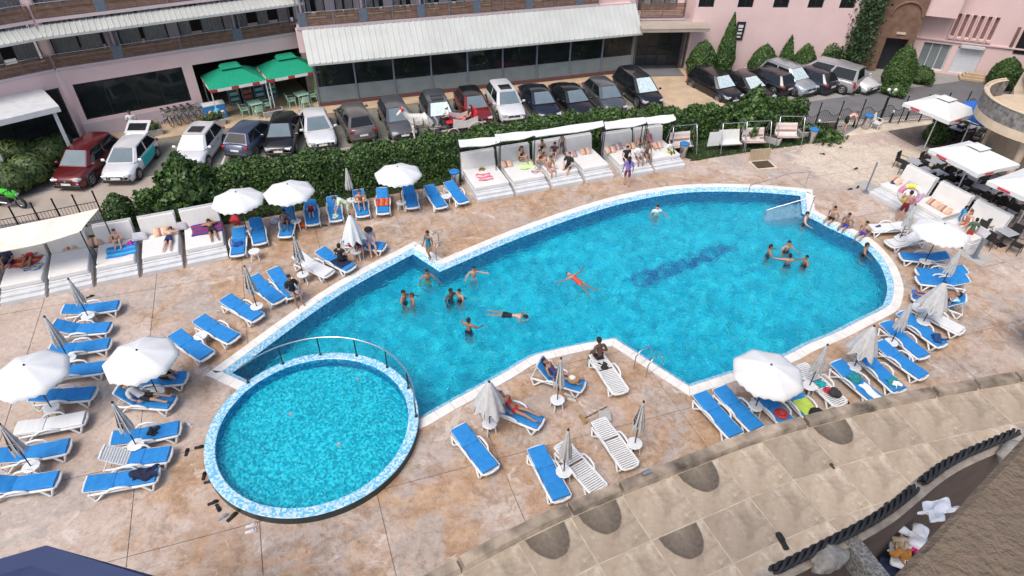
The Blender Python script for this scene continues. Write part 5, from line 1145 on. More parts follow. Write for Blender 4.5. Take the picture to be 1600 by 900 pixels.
# ---------------------------------------------------------------- cafe terrace on the right
dk=thing('cafe_deck','dark wooden plank deck under the cafe parasol','deck',(0,0,0)); dq=[P(1388,206),P(1456,243),P(1520,215),(P(1455,192))]; d1=(dq[1]-dq[0]).normalized(); Ld=(dq[1]-dq[0]).length; n1=Vector((-d1.y,d1.x,0)); n1=n1 if n1.dot(dq[3]-dq[0])>0 else -n1
for k in range(36): 
    c=dq[0]+d1*(Ld/2)+n1*(.13*k+.06); boxpart('plank',(c.x,c.y,.045),(Ld,.122,.05),M['decking'],dk,M=None).matrix_world=Matrix.Translation((c.x,c.y,.045))@Matrix.Rotation(math.atan2(d1.y,d1.x),4,'Z')@Matrix.Translation((-c.x,-c.y,-.045))
def parasol(label,ctr,half,rz,z=2.6,mat='white_fabric',logo=(.55,.03,.05),cat='umbrella',vent=True):
    t=thing('cafe_parasol',label,'umbrella',(ctr[0],ctr[1],0),rz,'square cafe parasols'); h=half
    mb=MB(); rows=6; vs=[]; n=32
    def sq(k):
        a=k/n*4; s=int(a); f=a-s; c=[(-1,-1),(1,-1),(1,1),(-1,1)]; p,q=c[s%4],c[(s+1)%4]; return (p[0]+(q[0]-p[0])*f,p[1]+(q[1]-p[1])*f)
    vs=[(0,0,z+.55)]
    for j in range(1,rows+1):
        for k in range(n): x,y=sq(k); t_=j/rows; ph=math.sin(math.pi*((k/n*4)%1)); vs.append((x*h*t_*(1-.03*ph*t_),y*h*t_*(1-.03*ph*t_),z+.55*(1-t_**1.15)-.04*ph*t_*(1-t_)))
    for k in range(n): x,y=sq(k); ph=math.sin(math.pi*((k/n*4)%1)); vs.append((x*h*(1-.03*ph),y*h*(1-.03*ph),z-.20-.02*math.sin(k*1.9)))
    fs=[(0,1+k,1+(k+1)%n) for k in range(n)]
    for j in range(rows): fs+=[(1+j*n+k,1+(j+1)*n+k,1+(j+1)*n+(k+1)%n,1+j*n+(k+1)%n) for k in range(n)]
    mb.add(vs,fs,0,False); part('canopy',mb,M[mat] if isinstance(mat,str) else mat,t)
    mb=MB(); mb.tube([(0,0,0),(0,0,z+.5)],.035,8); part('pole',mb,M['white_plastic'],t); boxpart('base',(0,0,.08),(.6,.6,.10),M['kerb'],t)
    if vent: 
        mb=MB(); mb.add([(0,0,z+.66),(-h*.28,-h*.28,z+.53),(h*.28,-h*.28,z+.53),(h*.28,h*.28,z+.53),(-h*.28,h*.28,z+.53)],[(0,1,2),(0,2,3),(0,3,4),(0,4,1)]); part('vent_cap',mb,M[mat] if isinstance(mat,str) else mat,t)
    for k in range(4):
        a=k*math.pi/2; mb=MB(); mb.tube([(0,0,z+.5),(math.cos(a+math.pi/4)*h*1.4,math.sin(a+math.pi/4)*h*1.4,z-.02)],.012,5); part('rib',mb,M['steel'],t)
        if logo:
            for s in (-.45,): mb=MB(); mb.box((s*h,0,0),(.55,.012,.10)); part('red_lettering',mb,cmat(logo),t,Matrix.Rotation(a,4,'Z')@Matrix.Translation((0,-h*1.0,z-.10)))
    return t
pA=parasol('far white square cafe parasol with red lettering above the plank deck',((22.3+25.7)/2-.1,(35.16+34.43)/2-.25),1.42,R(28))
mb=MB(); mb.box((0,0,0),(.9,.012,.10)); part('red_lettering',mb,cmat((.55,.03,.05)),pA,Matrix.Translation((.75,.1,2.6+.31))@Matrix.Rotation(R(22),4,'Y')@Matrix.Rotation(R(90),4,'X'))
parasol('large white square cafe parasol in the middle of the cafe',(22.3,28.5),1.38,R(-68))
parasol('nearest white square cafe parasol cut by the right edge',(23.55,25.5),1.45,R(-62))
bl=parasol('blue advertising parasol with white lettering and round emblems',(25.75,34.35),1.15,R(30),2.5,cmat((.02,.13,.48)),None,vent=False)
tm2=text_mesh('pepsi',.55,.004); tm2.materials.append(cmat((.75,.76,.78))); link('lettering',tm2,bl,Matrix.Translation((-.75,-.75,2.78))@Matrix.Rotation(R(26),4,'X'))
for x,y in ((-.75,.55),(.55,-.85)):
    for r_,c_,dz in ((.20,(.75,.76,.78),0),(.17,(.55,.03,.06),.012)): mb=MB(); mb.lathe([(r_,0),(r_,.01)],18,0); part('round_emblem',mb,cmat(c_),bl,Matrix.Translation((x,y,2.62+dz+.12))@Matrix.Rotation(R(14),4,'X'))
def chair_proto():
    pr=[]; m=M['rattan'] if 'rattan' in M else M.setdefault('rattan',pm('rattan',(.02,.018,.017),.6,var=.4,scale=25,bmp=.4,bscale=60)); add=lambda n,mb,m_:pr.append((n,mb.mesh(n,m_),None,None))
    mb=MB(); mb.box((0,0,.43),(.46,.45,.05)); add('seat',mb,m); mb=MB(); mb.box((0,.235,.68),(.45,.04,.46),0,Matrix.Rotation(R(-8),4,'X'),(.9,1)); add('backrest',mb,m)
    for x in (-.2,.2):
        for y in (-.19,.2): mb=MB(); mb.tube([(x,y,.41),(x*1.06,y*1.08,0)],.017,5); add('leg',mb,m)
        mb=MB(); mb.tube([(x*1.12,-.2,.42),(x*1.15,-.18,.63),(x*1.15,.2,.66)],.018,5); add('armrest',mb,m)
    return pr
def ctable_proto():
    pr=[]; mb=MB(); mb.box((0,0,.73),(.72,.72,.03)); pr.append(('table_top',mb.mesh('table_top',pm('table_grey',(.33,.35,.38),.4,var=.06),.006),None,None)); mb=MB(); mb.tube([(0,0,.03),(0,0,.72)],.03,8); pr.append(('column',mb.mesh('column',M['black_metal']),None,None))
    mb=MB(); mb.box((0,0,.02),(.42,.42,.03)); pr.append(('base',mb.mesh('base',M['black_metal']),None,None)); return pr
CP,CT=chair_proto(),ctable_proto(); hc=random.Random(5)
TBL=[(1430,252),(1462,252),(1467,270),(1500,292),(1505,272),(1534,292),(1540,318),(1553,342),(1574,362),(1572,330),(1590,308),(1560,300),(1484,192),(1496,202),(1512,198),(1524,192),(1447,266),(1480,287),(1518,306),(1522,282)]
tabn=['table nearest the beige paving','table second from the beige paving','table behind the daybed with grey pillow','table behind the striped pillows','table under the middle parasol edge','table below the middle parasol pole','table behind the nearest daybeds','table above the nearest daybed corner','table nearest the right-hand daybed back','table beside the nearest parasol pole','table at the right edge under the near parasol','table between the two near parasols','leftmost table under the far parasol','second table under the far parasol','third table under the far parasol','table under the blue parasol','table third from the beige paving','table between the two far daybed backs','table behind the middle daybed','table in the centre under the middle parasol']
for i,(x,y) in enumerate(TBL):
    p=P(x,y,.73); p.z=0.07 if 12<=i<16 else 0; rz=R(28 if 12<=i<16 else -62)+hc.uniform(-.15,.15)
    r=thing('cafe_table','grey square cafe '+tabn[i],'table',p,rz,'grey cafe tables'); place(CT,r)
    for k in range(4):
        if hc.random()<.12: continue
        a=rz+k*math.pi/2; q=p+Vector((math.cos(a),math.sin(a),0))*hc.uniform(.55,.72); c=thing('cafe_chair','dark woven chair, %s of the %s'%((('near side','right side','far side','pool side') if not 12<=i<16 else ('right side','far side','left side','near side'))[k],tabn[i]),'chair',q,a-math.pi/2+hc.uniform(-.3,.3),'dark cafe chairs'); place(CP,c)
t=thing('plastic_chair','white plastic chair beside the bin by the fence','chair',P(1367,202),R(40))

def pchair_proto(mat):
    pr=[]; add=lambda n,mb,bv=0:pr.append((n,mb.mesh(n,mat,bv),None,None))
    mb=MB(); mb.box((0,0,.42),(.46,.44,.035)); add('seat',mb,.01)
    mb=MB(); mb.sheet(lambda u,v:(.23*math.cos(math.pi*u)*(1-.1*v),.20+.06*math.sin(math.pi*u)+.10*v,.44+.42*v),10,4); add('backrest',mb)
    for x in (-.19,.19):
        for y in (-.17,.19): mb=MB(); mb.tube([(x,y,.41),(x*1.15,y*1.2,0)],[.028,.02],5); add('leg',mb)
        mb=MB(); mb.tube([(x*1.2,-.18,.42),(x*1.28,-.18,.62),(x*1.25,.2,.65)],.02,5); add('armrest',mb)
    return pr
PW=pchair_proto(M['white_plastic']); place(PW,t)
mint=pm('mint_plastic',(.42,.66,.50),.4,var=.05); PG=pchair_proto(mint)
# ---------------------------------------------------------------- snack stand under the green gazebos
def on_wing(x,y,z=.05): return frameM(QL,thL)@Vector((x,y,z))
grn=cmat((.0,.27,.15))
for k,(x0,lb) in enumerate([(8.6,'left green gazebo with red and white valance'),(11.95,'right green gazebo with red and white valance')]):
    g_=thing('gazebo',lb,'gazebo',on_wing(x0,-.55,.05),thL,'green gazebos of the snack stand'); w_,d_=1.62,1.35
    mb=MB(); mb.add([(-.5,-.3,2.75),(.5,-.3,2.75),(.5,.3,2.75),(-.5,.3,2.75),(-w_,-d_,2.12),(w_,-d_,2.12),(w_,d_,2.12),(-w_,d_,2.12)],[(0,1,2,3),(4,5,1,0),(5,6,2,1),(6,7,3,2),(7,4,0,3)]); part('roof',mb,grn,g_)
    mb=MB(); mb.add([(-.45,-.28,2.98),(.45,-.28,2.98),(.45,.28,2.98),(-.45,.28,2.98),(-.6,-.4,2.83),(.6,-.4,2.83),(.6,.4,2.83),(-.6,.4,2.83)],[(0,1,2,3),(4,5,1,0),(5,6,2,1),(6,7,3,2),(7,4,0,3)]); part('vent_roof',mb,grn,g_)
    for sx,sy,L,rz_ in ((0,-d_,2*w_,0),(w_,0,2*d_,R(90)),(-w_,0,2*d_,R(90))):
        n_=int(L/.4)
        for q in range(n_):
            mb=MB(); mb.box(((q-(n_-1)/2)*L/n_,0,0),(L/n_-.004,.02,.17)); part('valance_panel',mb,cmat((.72,.70,.66)) if q%3 else cmat((.40,.04,.05)),g_,Matrix.Translation((sx*1.0,sy*1.0,2.03))@Matrix.Rotation(rz_,4,'Z'))
    for sx in (-w_+.05,w_-.05):
        for sy in (-d_+.05,d_-.05): mb=MB(); mb.tube([(sx,sy,-.02),(sx,sy,2.12)],.03,6); part('post',mb,M['white_plastic'],g_)
for k,(x,lb) in enumerate([(8.55,'tall drinks fridge at the left under the green gazebo'),(9.35,'tall drinks fridge second from left under the green gazebo'),(10.1,'tall drinks fridge third from left under the green gazebo'),(10.85,'tall drinks fridge right of the others under the green gazebo')]):
    f=thing('drinks_fridge',lb,'fridge',on_wing(x,.75,.06),thL,'drinks fridges of the snack stand'); boxpart('cabinet',(0,0,.95),(.66,.6,1.9),M['frame_grey'],f); boxpart('glass_door',(0,-.31,1.0),(.58,.03,1.5),M['glass_green'],f); boxpart('handle',(.24,-.34,1.0),(.03,.03,.4),M['steel'],f)
    for q in range(4): boxpart('bottle_shelf',(0,-.335,.45+.34*q),(.5,.012,.2),[cmat((.20,.45,.42)),cmat((.4,.1,.08)),cmat((.25,.4,.5)),cmat((.15,.4,.35))][k],f)
f=thing('ice_cream_freezer','blue ice cream chest freezer with picture panel beside the bicycles','freezer',on_wing(7.05,-.75,.05),thL); boxpart('chest',(0,0,.45),(1.25,.62,.85),cmat((.03,.22,.55)),f); boxpart('lid',(0,0,.90),(1.27,.64,.05),M['white_plastic'],f)
for q,(x,z,r_,c_) in enumerate([(-.3,.45,.16,(.7,.4,.1)),(.1,.5,.2,(.1,.5,.7)),(.4,.38,.14,(.7,.68,.6)),(-.05,.25,.1,(.6,.05,.05))]): mb=MB(); mb.lathe([(r_,0),(r_,.006)],16,0); part('picture_spot',mb,cmat(c_),f,Matrix.Translation((x,-.314,z))@Matrix.Rotation(R(90),4,'X'))
for k,(x,lb) in enumerate([(9.35,'mint green plastic table under the left green gazebo'),(12.25,'mint green plastic table under the right green gazebo')]):
    q=on_wing(x,-1.35,.05); tb=thing('plastic_table',lb,'table',q,thL+.1,'mint green plastic tables'); boxpart('table_top',(0,0,.71),(.78,.78,.035),mint,tb,bevel=.01)
    for sx in (-.3,.3):
        for sy in (-.3,.3): mb=MB(); mb.tube([(sx,sy,.70),(sx*1.1,sy*1.1,0)],[.03,.022],6); part('leg',mb,mint,tb)
    for a,nm in ((0,'right'),(math.pi,'left'),(-math.pi/2,'front')):
        c=thing('plastic_chair','mint green plastic chair on the %s side of the table under the %s gazebo'%(nm,('left','right')[k]),'chair',q+Matrix.Rotation(thL,3,'Z')@Vector((math.cos(a)*.68,math.sin(a)*.68,0)),thL+a-math.pi/2,'mint green plastic chairs'); place(PG,c)
bn=thing('roll_up_banner','yellow-green roll-up banner with food picture beside the right gazebo','banner',on_wing(13.55,-1.15,.05),thL+R(18)); boxpart('panel',(0,0,1.05),(.85,.02,2.0),cmat((.42,.58,.06)),bn); boxpart('foot',(0,0,.03),(.9,.25,.06),M['steel'],bn)
for z_,w_,h_,c_ in ((1.72,.42,.30,(.02,.05,.25)),(1.0,.62,.62,(.62,.25,.05)),(.98,.5,.3,(.65,.45,.15)),(1.42,.6,.2,(.65,.66,.3)),(.35,.6,.3,(.1,.4,.06))): boxpart('printed_area',(0,-.014-.002*z_,z_),(w_,.006,h_),cmat(c_),bn)
# ---------------------------------------------------------------- vehicles
def carpaint(name,col,metal=.3): return pm(name,col,.28,metal,var=.06,scale=1.5,coat=.7)
PAINT={k:carpaint('paint_'+k,c) for k,c in dict(dark_red=(.11,.008,.010),white=(.72,.73,.74),blue_grey=(.07,.09,.15),black=(.010,.010,.013),grey=(.10,.10,.11),warm_grey=(.13,.12,.115),slate=(.08,.09,.10),red=(.20,.015,.013),silver=(.34,.34,.35),silver_blue=(.30,.34,.38),navy=(.012,.016,.03)).items()}
mk('tyre',(.018,.018,.019),.8); mk('rim_alloy',(.42,.43,.44),.3,.9,var=.05); mk('lamp_clear',(.55,.58,.62),.12,.3); mk('lamp_red',(.35,.012,.012),.2); mk('plate',(.72,.72,.70),.5); mk('black_trim',(.016,.016,.018),.5)
M['sunshade']=pm('sunshade',(.60,.72,.72),.35,.35,var=.2,scale=6,bmp=.3,bscale=9); M['windscreen']=glass_mat('windscreen',(.15,.20,.23),.03,.96)  # windscreen base colour includes the pale blue of reflected sky
WH={}
def wheel_mesh(r):
    if r in WH: return WH[r]
    mb=MB(); w_=.10; prof=[(r*.62,-w_),(r*.95,-w_),(r,-w_*.6),(r,w_*.6),(r*.95,w_),(r*.62,w_)]; mb.lathe(prof,20,0); mb.f=[f for f in mb.f if len(f)==4]; mb.m=mb.m[:len(mb.f)]; mb.sm=mb.sm[:len(mb.f)]; ty=mb.mesh('tyre',M['tyre'])
    mb=MB(); mb.lathe([(r*.62,.06),(r*.58,.085),(r*.5,.06)],20,0); mb.f=[f for f in mb.f if len(f)==4]; mb.m=mb.m[:len(mb.f)]; mb.sm=mb.sm[:len(mb.f)]; mb.lathe([(.0,.05),(r*.61,.045)],20,1,smooth=False)
    for k in range(5): a=2*math.pi*k/5; mb.box((math.cos(a)*r*.3,math.sin(a)*r*.3,.068),(r*.62,.055,.03),0,a)
    mb.lathe([(r*.14,.06),(r*.12,.095),(0,.098)],10,0); rm=mb.mesh('rim',[M['rim_alloy'],M['black_trim']]); WH[r]=(ty,rm); return WH[r]
# type: L, W, H, hood length, windscreen run, roof end x from rear, rear window run, deck height, belt
CT_={'suv':(4.5,1.82,1.66,1.05,.55,.18,.42,1.08,1.02,.36),'suv_small':(4.3,1.78,1.56,1.0,.6,.25,.55,1.04,.98,.34),'estate':(4.65,1.80,1.48,1.15,.72,.15,.45,.98,.92,.32),'hatch':(4.2,1.76,1.47,1.0,.68,.18,.5,.98,.93,.32),'sedan':(4.6,1.80,1.44,1.15,.75,.75,.62,1.0,.92,.32),'van':(4.85,1.86,1.88,.75,.75,.05,.16,1.0,1.05,.34),'mpv':(4.75,1.84,1.70,.9,.85,.12,.35,1.0,.98,.34)}
CARP={}
def car_proto(kind,paint,roof=None,sunroof=False,shade=False,rails=False,scale=.95):
    L,W,H,hood,wsr,rend,rwr,deck,belt,wr=CT_[kind]; pr=[]; add=lambda n,mb,m,pi=None,bv=0,M_=None: (pr.append((n,mb.mesh(n,m,bv),pi,M_)),len(pr)-1)[1]
    pm_=PAINT[paint]; h=W/2; x0=-L/2; x1=L/2; cow=x1-hood; rdk=x0+rend
    # lower body loft along x
    xs=[x1,x1-.08,x1-.28,x1-.6,cow,cow-.4,0,x0+.9,x0+.35,x0+.1,x0]; ww=[.56,.80,.94,.99,1,1,1,1,.96,.84,.64]
    def topz(x):
        if x>=cow: t=(x1-x)/hood; return (belt-.38)+.33*min(1,t*1.1)**.55
        if x<x0+rend+rwr and rend>.5: return deck-.05*max(0,(x0+.3-x)/.3)
        return belt
    vs=[]; K=9
    for x,wf in zip(xs,ww):
        w_=h*wf; zt=topz(x); e=1 if x0+.05<x<x1-.05 else 0
        zb=.19 if e else .30
        half=[(w_*.90,zb),(w_*.98,.34),(w_,.55),(w_*.985,zt-.18),(w_*.93,zt-.055),(w_*.80,zt+.0),(w_*.45,zt+.03)]
        ring=half+[(0,zt+.035)]+[(-a,b) for a,b in half[::-1]]; vs+=[(x,a,b) for a,b in ring]; K=len(ring)
    fs=[(i*K+k,i*K+k+1,(i+1)*K+k+1,(i+1)*K+k) for i in range(len(xs)-1) for k in range(K-1)]
    fs+=[(i*K+K-1,i*K,(i+1)*K,(i+1)*K+K-1) for i in range(len(xs)-1)]; fs+=[tuple(range(K))[::-1],tuple((len(xs)-1)*K+k for k in range(K))]
    mb=MB(); mb.add(vs,[f[::-1] for f in fs],0,True); body=add('body',mb,pm_)
    # greenhouse
    wb=h*.95; wt=h*.70; zb=belt-.02; zr=H-.05; fb=cow+.08; ft=cow-wsr-.12; rb=x0+rend-.02 if rend<.5 else x0+rend; rt=rb+rwr
    mf=.0
    B=[(fb,wb*.86),(fb-.22,wb),(rb+.2,wb),(rb,wb*.88)]; T=[(ft,wt*.88),(ft-.15,wt),(rt+.1,wt*.97),(rt,wt*.86)]
    def q(i,s,t): b,tp=B[i],T[i]; return Vector((b[0]+(tp[0]-b[0])*t,s*(b[1]+(tp[1]-b[1])*t),zb+(zr-zb)*t))
    core=MB(); ring=[q(i,1,0) for i in range(4)]+[q(i,-1,0) for i in (3,2,1,0)]; top=[q(i,1,1) for i in range(4)]+[q(i,-1,1) for i in (3,2,1,0)]
    core.add(ring+top,[(k,(k+1)%8,8+(k+1)%8,8+k) for k in range(8)]); core.f=[f[::-1] for f in core.f]; cab=add('pillars',core,pm_ if kind!='x' else M['black_trim'])
    def pane(name,a,b,c,d,mat,out=.008,ins=.05):
        cc=(a+b+c+d)/4; n_=(b-a).cross(d-a).normalized(); 
        if n_.dot(cc-Vector((0,0,.6)))<0: n_=-n_
        P4=[p+(cc-p).normalized()*ins+n_*out for p in (a,b,c,d)]; mb=MB(); mb.add(P4+[p-n_*.006 for p in P4],[(0,1,2,3),(7,6,5,4)]+[(i,(i+1)%4,4+(i+1)%4,4+i) for i in range(4)]); 
        if mb.f and (P4[1]-P4[0]).cross(P4[2]-P4[1]).dot(n_)<0: mb.f=[f[::-1] for f in mb.f]
        return add(name,mb,mat,cab)
    pane('windscreen',q(0,1,0.02),q(0,-1,0.02),q(0,-1,1),q(0,1,1),M['sunshade'] if shade else M['windscreen'],.012,.055)
    pane('rear_window',q(3,1,0.12),q(3,-1,0.12),q(3,-1,.97),q(3,1,.97),M['glass_car'],.01,.06)
    for s in (1,-1):
        l=lambda f,t:(q(1,s,t)*(1-f)+q(2,s,t)*f)
        pane('side_window',l(.0,.06),l(.47,.06),l(.47,.93),l(.0,.93),M['glass_car'],.01,.03); pane('side_window',l(.50,.06),l(1.0,.06),l(1.0,.93),l(.50,.93),M['glass_car'],.01,.03)
    mb=MB(); nx=6; rx=[ft+.02+(rt-ft-.04)*i/nx for i in range(nx+1)]; vs=[]
    for i,x in enumerate(rx):
        e=.90 if i in (0,nx) else 1.0; c=.075*math.sin(math.pi*(i+.6)/(nx+1.2))
        for f in (-1,-.8,-.4,0,.4,.8,1): vs.append((x,f*wt*1.0*e,zr-.005+c*(1-f*f*.75)+(.012 if abs(f)<1 else 0)))
    mb.add(vs,[(i*7+k,i*7+k+1,(i+1)*7+k+1,(i+1)*7+k) for i in range(nx) for k in range(6)],0,True); rf=add('roof',mb,PAINT[roof] if roof else pm_)
    if sunroof: mb=MB(); mb.box((ft-.60,0,H+.028),(.75,wt*1.2,.03)); add('sunroof',mb,M['glass_car'],rf,.004)
    if rails:
        for s in (-1,1): mb=MB(); mb.tube([(ft-.1,s*wt*.93,zr+.02),(ft-.3,s*wt*.93,zr+.08),(rt+.35,s*wt*.93,zr+.08),(rt+.1,s*wt*.93,zr+.02)],.018,5); add('roof_rail',mb,M['steel'],rf)
    for s in (-1,1):
        mb=MB(); mb.box((x1-.13,s*h*.66,belt-.34),(.30,h*.36,.12),0,Matrix.Rotation(s*R(-14),4,'Z')); add('headlight',mb,M['lamp_clear'],body,.02)
        mb=MB(); mb.box((x0+.085,s*h*.74,deck-.20 if rend<.5 else deck-.18),(.14,h*.30,.15 if kind!='van' else .4)); add('tail_light',mb,M['lamp_red'],body,.015)
        mb=MB(); mb.box((fb-.28,s*(h+.10),belt+.05),(.12,.20,.13),0,None,(.85,.9)); add('mirror',mb,pm_,body,.025)
        for k_ in range(2): mb=MB(); mb.box((.35-1.0*k_+(cow-.95)*.3,s*(h*.99),belt-.17),(.17,.025,.03)); add('door_handle',mb,M['black_trim'],body)
        for xw in (x1-.82,x0+.80):
            mb=MB(); mb.lathe([(wr*1.14,-.02),(wr*1.14,.03)],20,0); add('wheel_arch',mb,M['black_trim'],body,0,Matrix.Translation((xw,s*(h-.018),wr*.98))@Matrix.Rotation(-s*R(90),4,'X'))
            ty,rm=wheel_mesh(wr); pr.append(('wheel',ty,None,Matrix.Translation((xw,s*(h-.075),wr))@Matrix.Rotation(-s*R(90),4,'X'))); pr.append(('rim',rm,len(pr)-1,Matrix.Translation((0,0,.028))))
    mb=MB(); mb.box((x1-.015,0,belt-.42),(.06,W*.42,.13)); add('grille',mb,M['black_trim'],body,.01)
    mb=MB(); mb.box((x1-.06,0,.30),(.16,W*.80,.18)); add('front_bumper',mb,M['black_trim'],body,.02); mb=MB(); mb.box((x0+.05,0,.32),(.14,W*.80,.16)); add('rear_bumper',mb,M['black_trim'],body,.02)
    mb=MB(); mb.box((x1+.03,0,.46),(.02,.5,.11)); add('licence_plate',mb,M['plate'],body); mb=MB(); mb.box((x0-.012,0,.62 if rend<.5 else .72),(.02,.5,.11)); add('licence_plate',mb,M['plate'],body)
    mb=MB(); mb.lathe([(.06,0),(.05,.012)],14,0); add('badge',mb,M['rim_alloy'],body,0,Matrix.Translation((x1+.016,0,belt-.40))@Matrix.Rotation(R(90),4,'Y'))
    return pr
GCAR='cars parked in front of the hotel'
def car(label,px,z,deg,kind,paint,rear=False,name='parked_car',cat='car',g=GCAR,**k):
    """px: end of the car that faces the camera at height z; deg: direction from that end to the far end"""
    pr=car_proto(kind,paint,**k); S=.95; L=CT_[kind][0]*S; d=Vector((math.cos(R(deg)),math.sin(R(deg)),0)); p=P(*px,z); p.z=-.05; c=p+d*(L/2-.12)
    r=thing(name,label,cat,c,R(deg) if rear else R(deg+180),g); r.scale=(S,S,S); place(pr,r); return r
car('dark red SUV parked beside the wild bushes',(100,275),.80,88,'suv','dark_red')
cw=car('white hatchback with turquoise doors and its tailgate open',(178,268),.75,94,'hatch','white')
S_=.95
mb=MB(); mb.box((0,0,0),(1.0,1.3,.05)); part('open_tailgate',mb,PAINT['white'],cw,Matrix.Translation((-1.90,0,1.64))@Matrix.Rotation(R(22),4,'Y'),bevel=.02)
mb=MB(); mb.box((0,0,0),(.55,1.0,.02)); part('tailgate_window',mb,M['glass_car'],cw,Matrix.Translation((-1.85,0,1.652))@Matrix.Rotation(R(22),4,'Y'))
for s in (-1,1): mb=MB(); mb.box((-.35,s*.88,.62),(1.7,.03,.5)); part('turquoise_door',mb,cmat((.02,.42,.42)),cw,bevel=.01)
car('white car with sunroof and sunshade behind the leafy bush',(290,248),.75,92,'suv_small','white',sunroof=True,shade=True)
car('blue-grey hatchback parked tail towards the road',(366,226),.85,82,'hatch','blue_grey',rear=True)
car('black hatchback parked in front of the right gazebo',(433,226),.75,98,'hatch','black')
car('white coupe-like saloon left of the grey SUV',(503,217),.7,112,'sedan','white')
car('warm grey SUV parked tail towards the hedge',(567,202),.85,115,'suv','warm_grey',rear=True,rails=True)
car('grey estate car behind the white horse',(632,202),.7,111,'estate','grey')
car('grey SUV with sunroof and silver sunshade behind the red carriage',(695,191),.85,108,'suv','slate',sunroof=True,shade=True,rails=True)
car('red crossover with black roof',(752,180),.75,109,'suv_small','red',roof='black')
car('white SUV with dark sunroof in the middle of the car row',(803,174),.8,107,'suv','white',sunroof=True)
car('small black saloon right of the white SUV',(860,175),.65,108,'sedan','navy')
car('black saloon with shiny grille, second saloon right of the white SUV',(915,172),.65,111,'sedan','black')
car('dark grey crossover left of the black people carrier',(965,162),.8,109,'suv_small','slate')
car('black people carrier with silver roof rails beside the forecourt',(1022,152),.8,111,'mpv','black',shade=True,rails=True)
G2='cars parked by the pink wall'
car('black SUV with silver sunshade nearest the forecourt',(1150,145),.85,117,'suv','black',shade=True,g=G2)
car('black saloon with silver sunshade right of the black SUV',(1200,147),.7,118,'sedan','black',shade=True,g=G2)
car('black estate parked tail outwards between two cars with sunshades',(1235,132),.8,124,'estate','black',rear=True,g=G2)
car('silver-blue estate with silver sunshade',(1268,134),.75,121,'suv','silver_blue',shade=True,rails=True,g=G2)
car('dark blue hatchback parked tail outwards left of the silver van',(1302,129),.8,125,'hatch','navy',rear=True,g=G2)
car('long silver van parked tail outwards',(1342,126),.85,138,'van','silver',rear=True,g=G2,name='parked_van',cat='van')
car('white hatchback at the right end beside the egg-shaped conifer',(1367,130),.72,122,'hatch','white',g=G2)
# ---------------------------------------------------------------- bicycles
def torus(mb,c,r,t,mat=0,n=24,axis='y'): mb.tube([(c[0]+r*math.cos(2*math.pi*k/n),c[1],c[2]+r*math.sin(2*math.pi*k/n)) for k in range(n)],t,5,mat,closed=True)
def bike_proto():
    pr=[]; fm=cmat((.55,.57,.60)); add=lambda n,mb,m,pi=None:(pr.append((n,mb.mesh(n,m),pi,None)),len(pr)-1)[1]
    for x in (-.52,.52):
        mb=MB(); torus(mb,(x,0,.34),.325,.02); wi=add('wheel',mb,M['tyre']); mb=MB()
        for k in range(8): a=2*math.pi*k/8; mb.tube([(x,0,.34),(x+.31*math.cos(a),0,.34+.31*math.sin(a))],.004,3)
        add('spokes',mb,M['steel'],wi); pr[-1][1]
    mb=MB(); mb.tube([(-.52,0,.34),(-.08,0,.30),(.42,0,.80),(-.18,0,.74),(-.52,0,.34)],.02,6); mb.tube([(-.08,0,.30),(-.22,0,.88)],.018,6); mb.tube([(.52,0,.34),(.38,0,.98)],.018,6); add('frame',mb,fm)
    mb=MB(); mb.tube([(.28,-.3,1.0),(.38,-.15,1.03),(.38,.15,1.03),(.28,.3,1.0)],.015,6); add('handlebar',mb,M['black_metal'])
    mb=MB(); mb.ball((-.24,0,.92),(.13,.08,.04)); add('saddle',mb,M['black_trim']); mb=MB(); mb.tube([(-.08,-.14,.22),(-.08,.14,.38)],.014,5); mb.lathe([(.09,-.01),(.09,.01)],12,0,(-.08,.0,.30)); add('crank',mb,M['black_metal'])
    mb=MB(); mb.box((.62,0,.90),(.22,.28,.2),0,None,(1.15,1.15)); add('basket',mb,M['steel']); return pr
BP=bike_proto()
for k,lb in enumerate(['leftmost','second','middle','fourth','rightmost']):
    r=thing('bicycle',lb+' white city bicycle of the row by the pink wall','bicycle',P(262+10.5*k,197-2.2*k)+Vector((0,.1,.05)),thL+R(-72+4*k),'bicycles by the pink wall'); place(BP,r)
# ---------------------------------------------------------------- motorbike
mo=thing('motorbike','green and black sports motorbike at the left picture edge','motorbike',P(16,322)+Vector((0,0,-.05)),R(-8)); kg=cmat((.05,.42,.03))
for x in (-.68,.70): 
    mb=MB(); torus(mb,(x,0,.30),.24,.065,0,20); wq=part('wheel',mb,M['tyre'],mo); mb=MB(); torus(mb,(x,0,.30),.17,.02,0,16)
    for k in range(5): a=2*math.pi*k/5; mb.tube([(x,0,.3),(x+.17*math.cos(a),0,.3+.17*math.sin(a))],.015,4)
    part('rim',mb,M['steel'],wq)
mb=MB(); mb.ball((.42,0,.78),(.36,.17,.24)); part('fairing',mb,kg,mo); mb=MB(); mb.ball((.05,0,.86),(.28,.15,.15)); part('tank',mb,kg,mo); mb=MB(); mb.ball((-.36,0,.80),(.34,.13,.07)); part('seat',mb,M['black_trim'],mo)
mb=MB(); mb.box((-.72,0,.90),(.36,.14,.09),0,Matrix.Rotation(R(16),4,'Y')); part('tail',mb,kg,mo,bevel=.03); mb=MB(); mb.box((.0,0,.48),(.6,.26,.36)); part('engine',mb,M['black_metal'],mo,bevel=.04)
mb=MB(); mb.tube([(.1,-.14,.3),(-.35,-.18,.34),(-.72,-.2,.5)],[.03,.045,.06],8); part('exhaust',mb,M['steel'],mo); mb=MB(); mb.tube([(.34,-.34,.98),(.42,-.1,1.0),(.42,.1,1.0),(.34,.34,.98)],.018,6); part('handlebar',mb,M['black_metal'],mo)
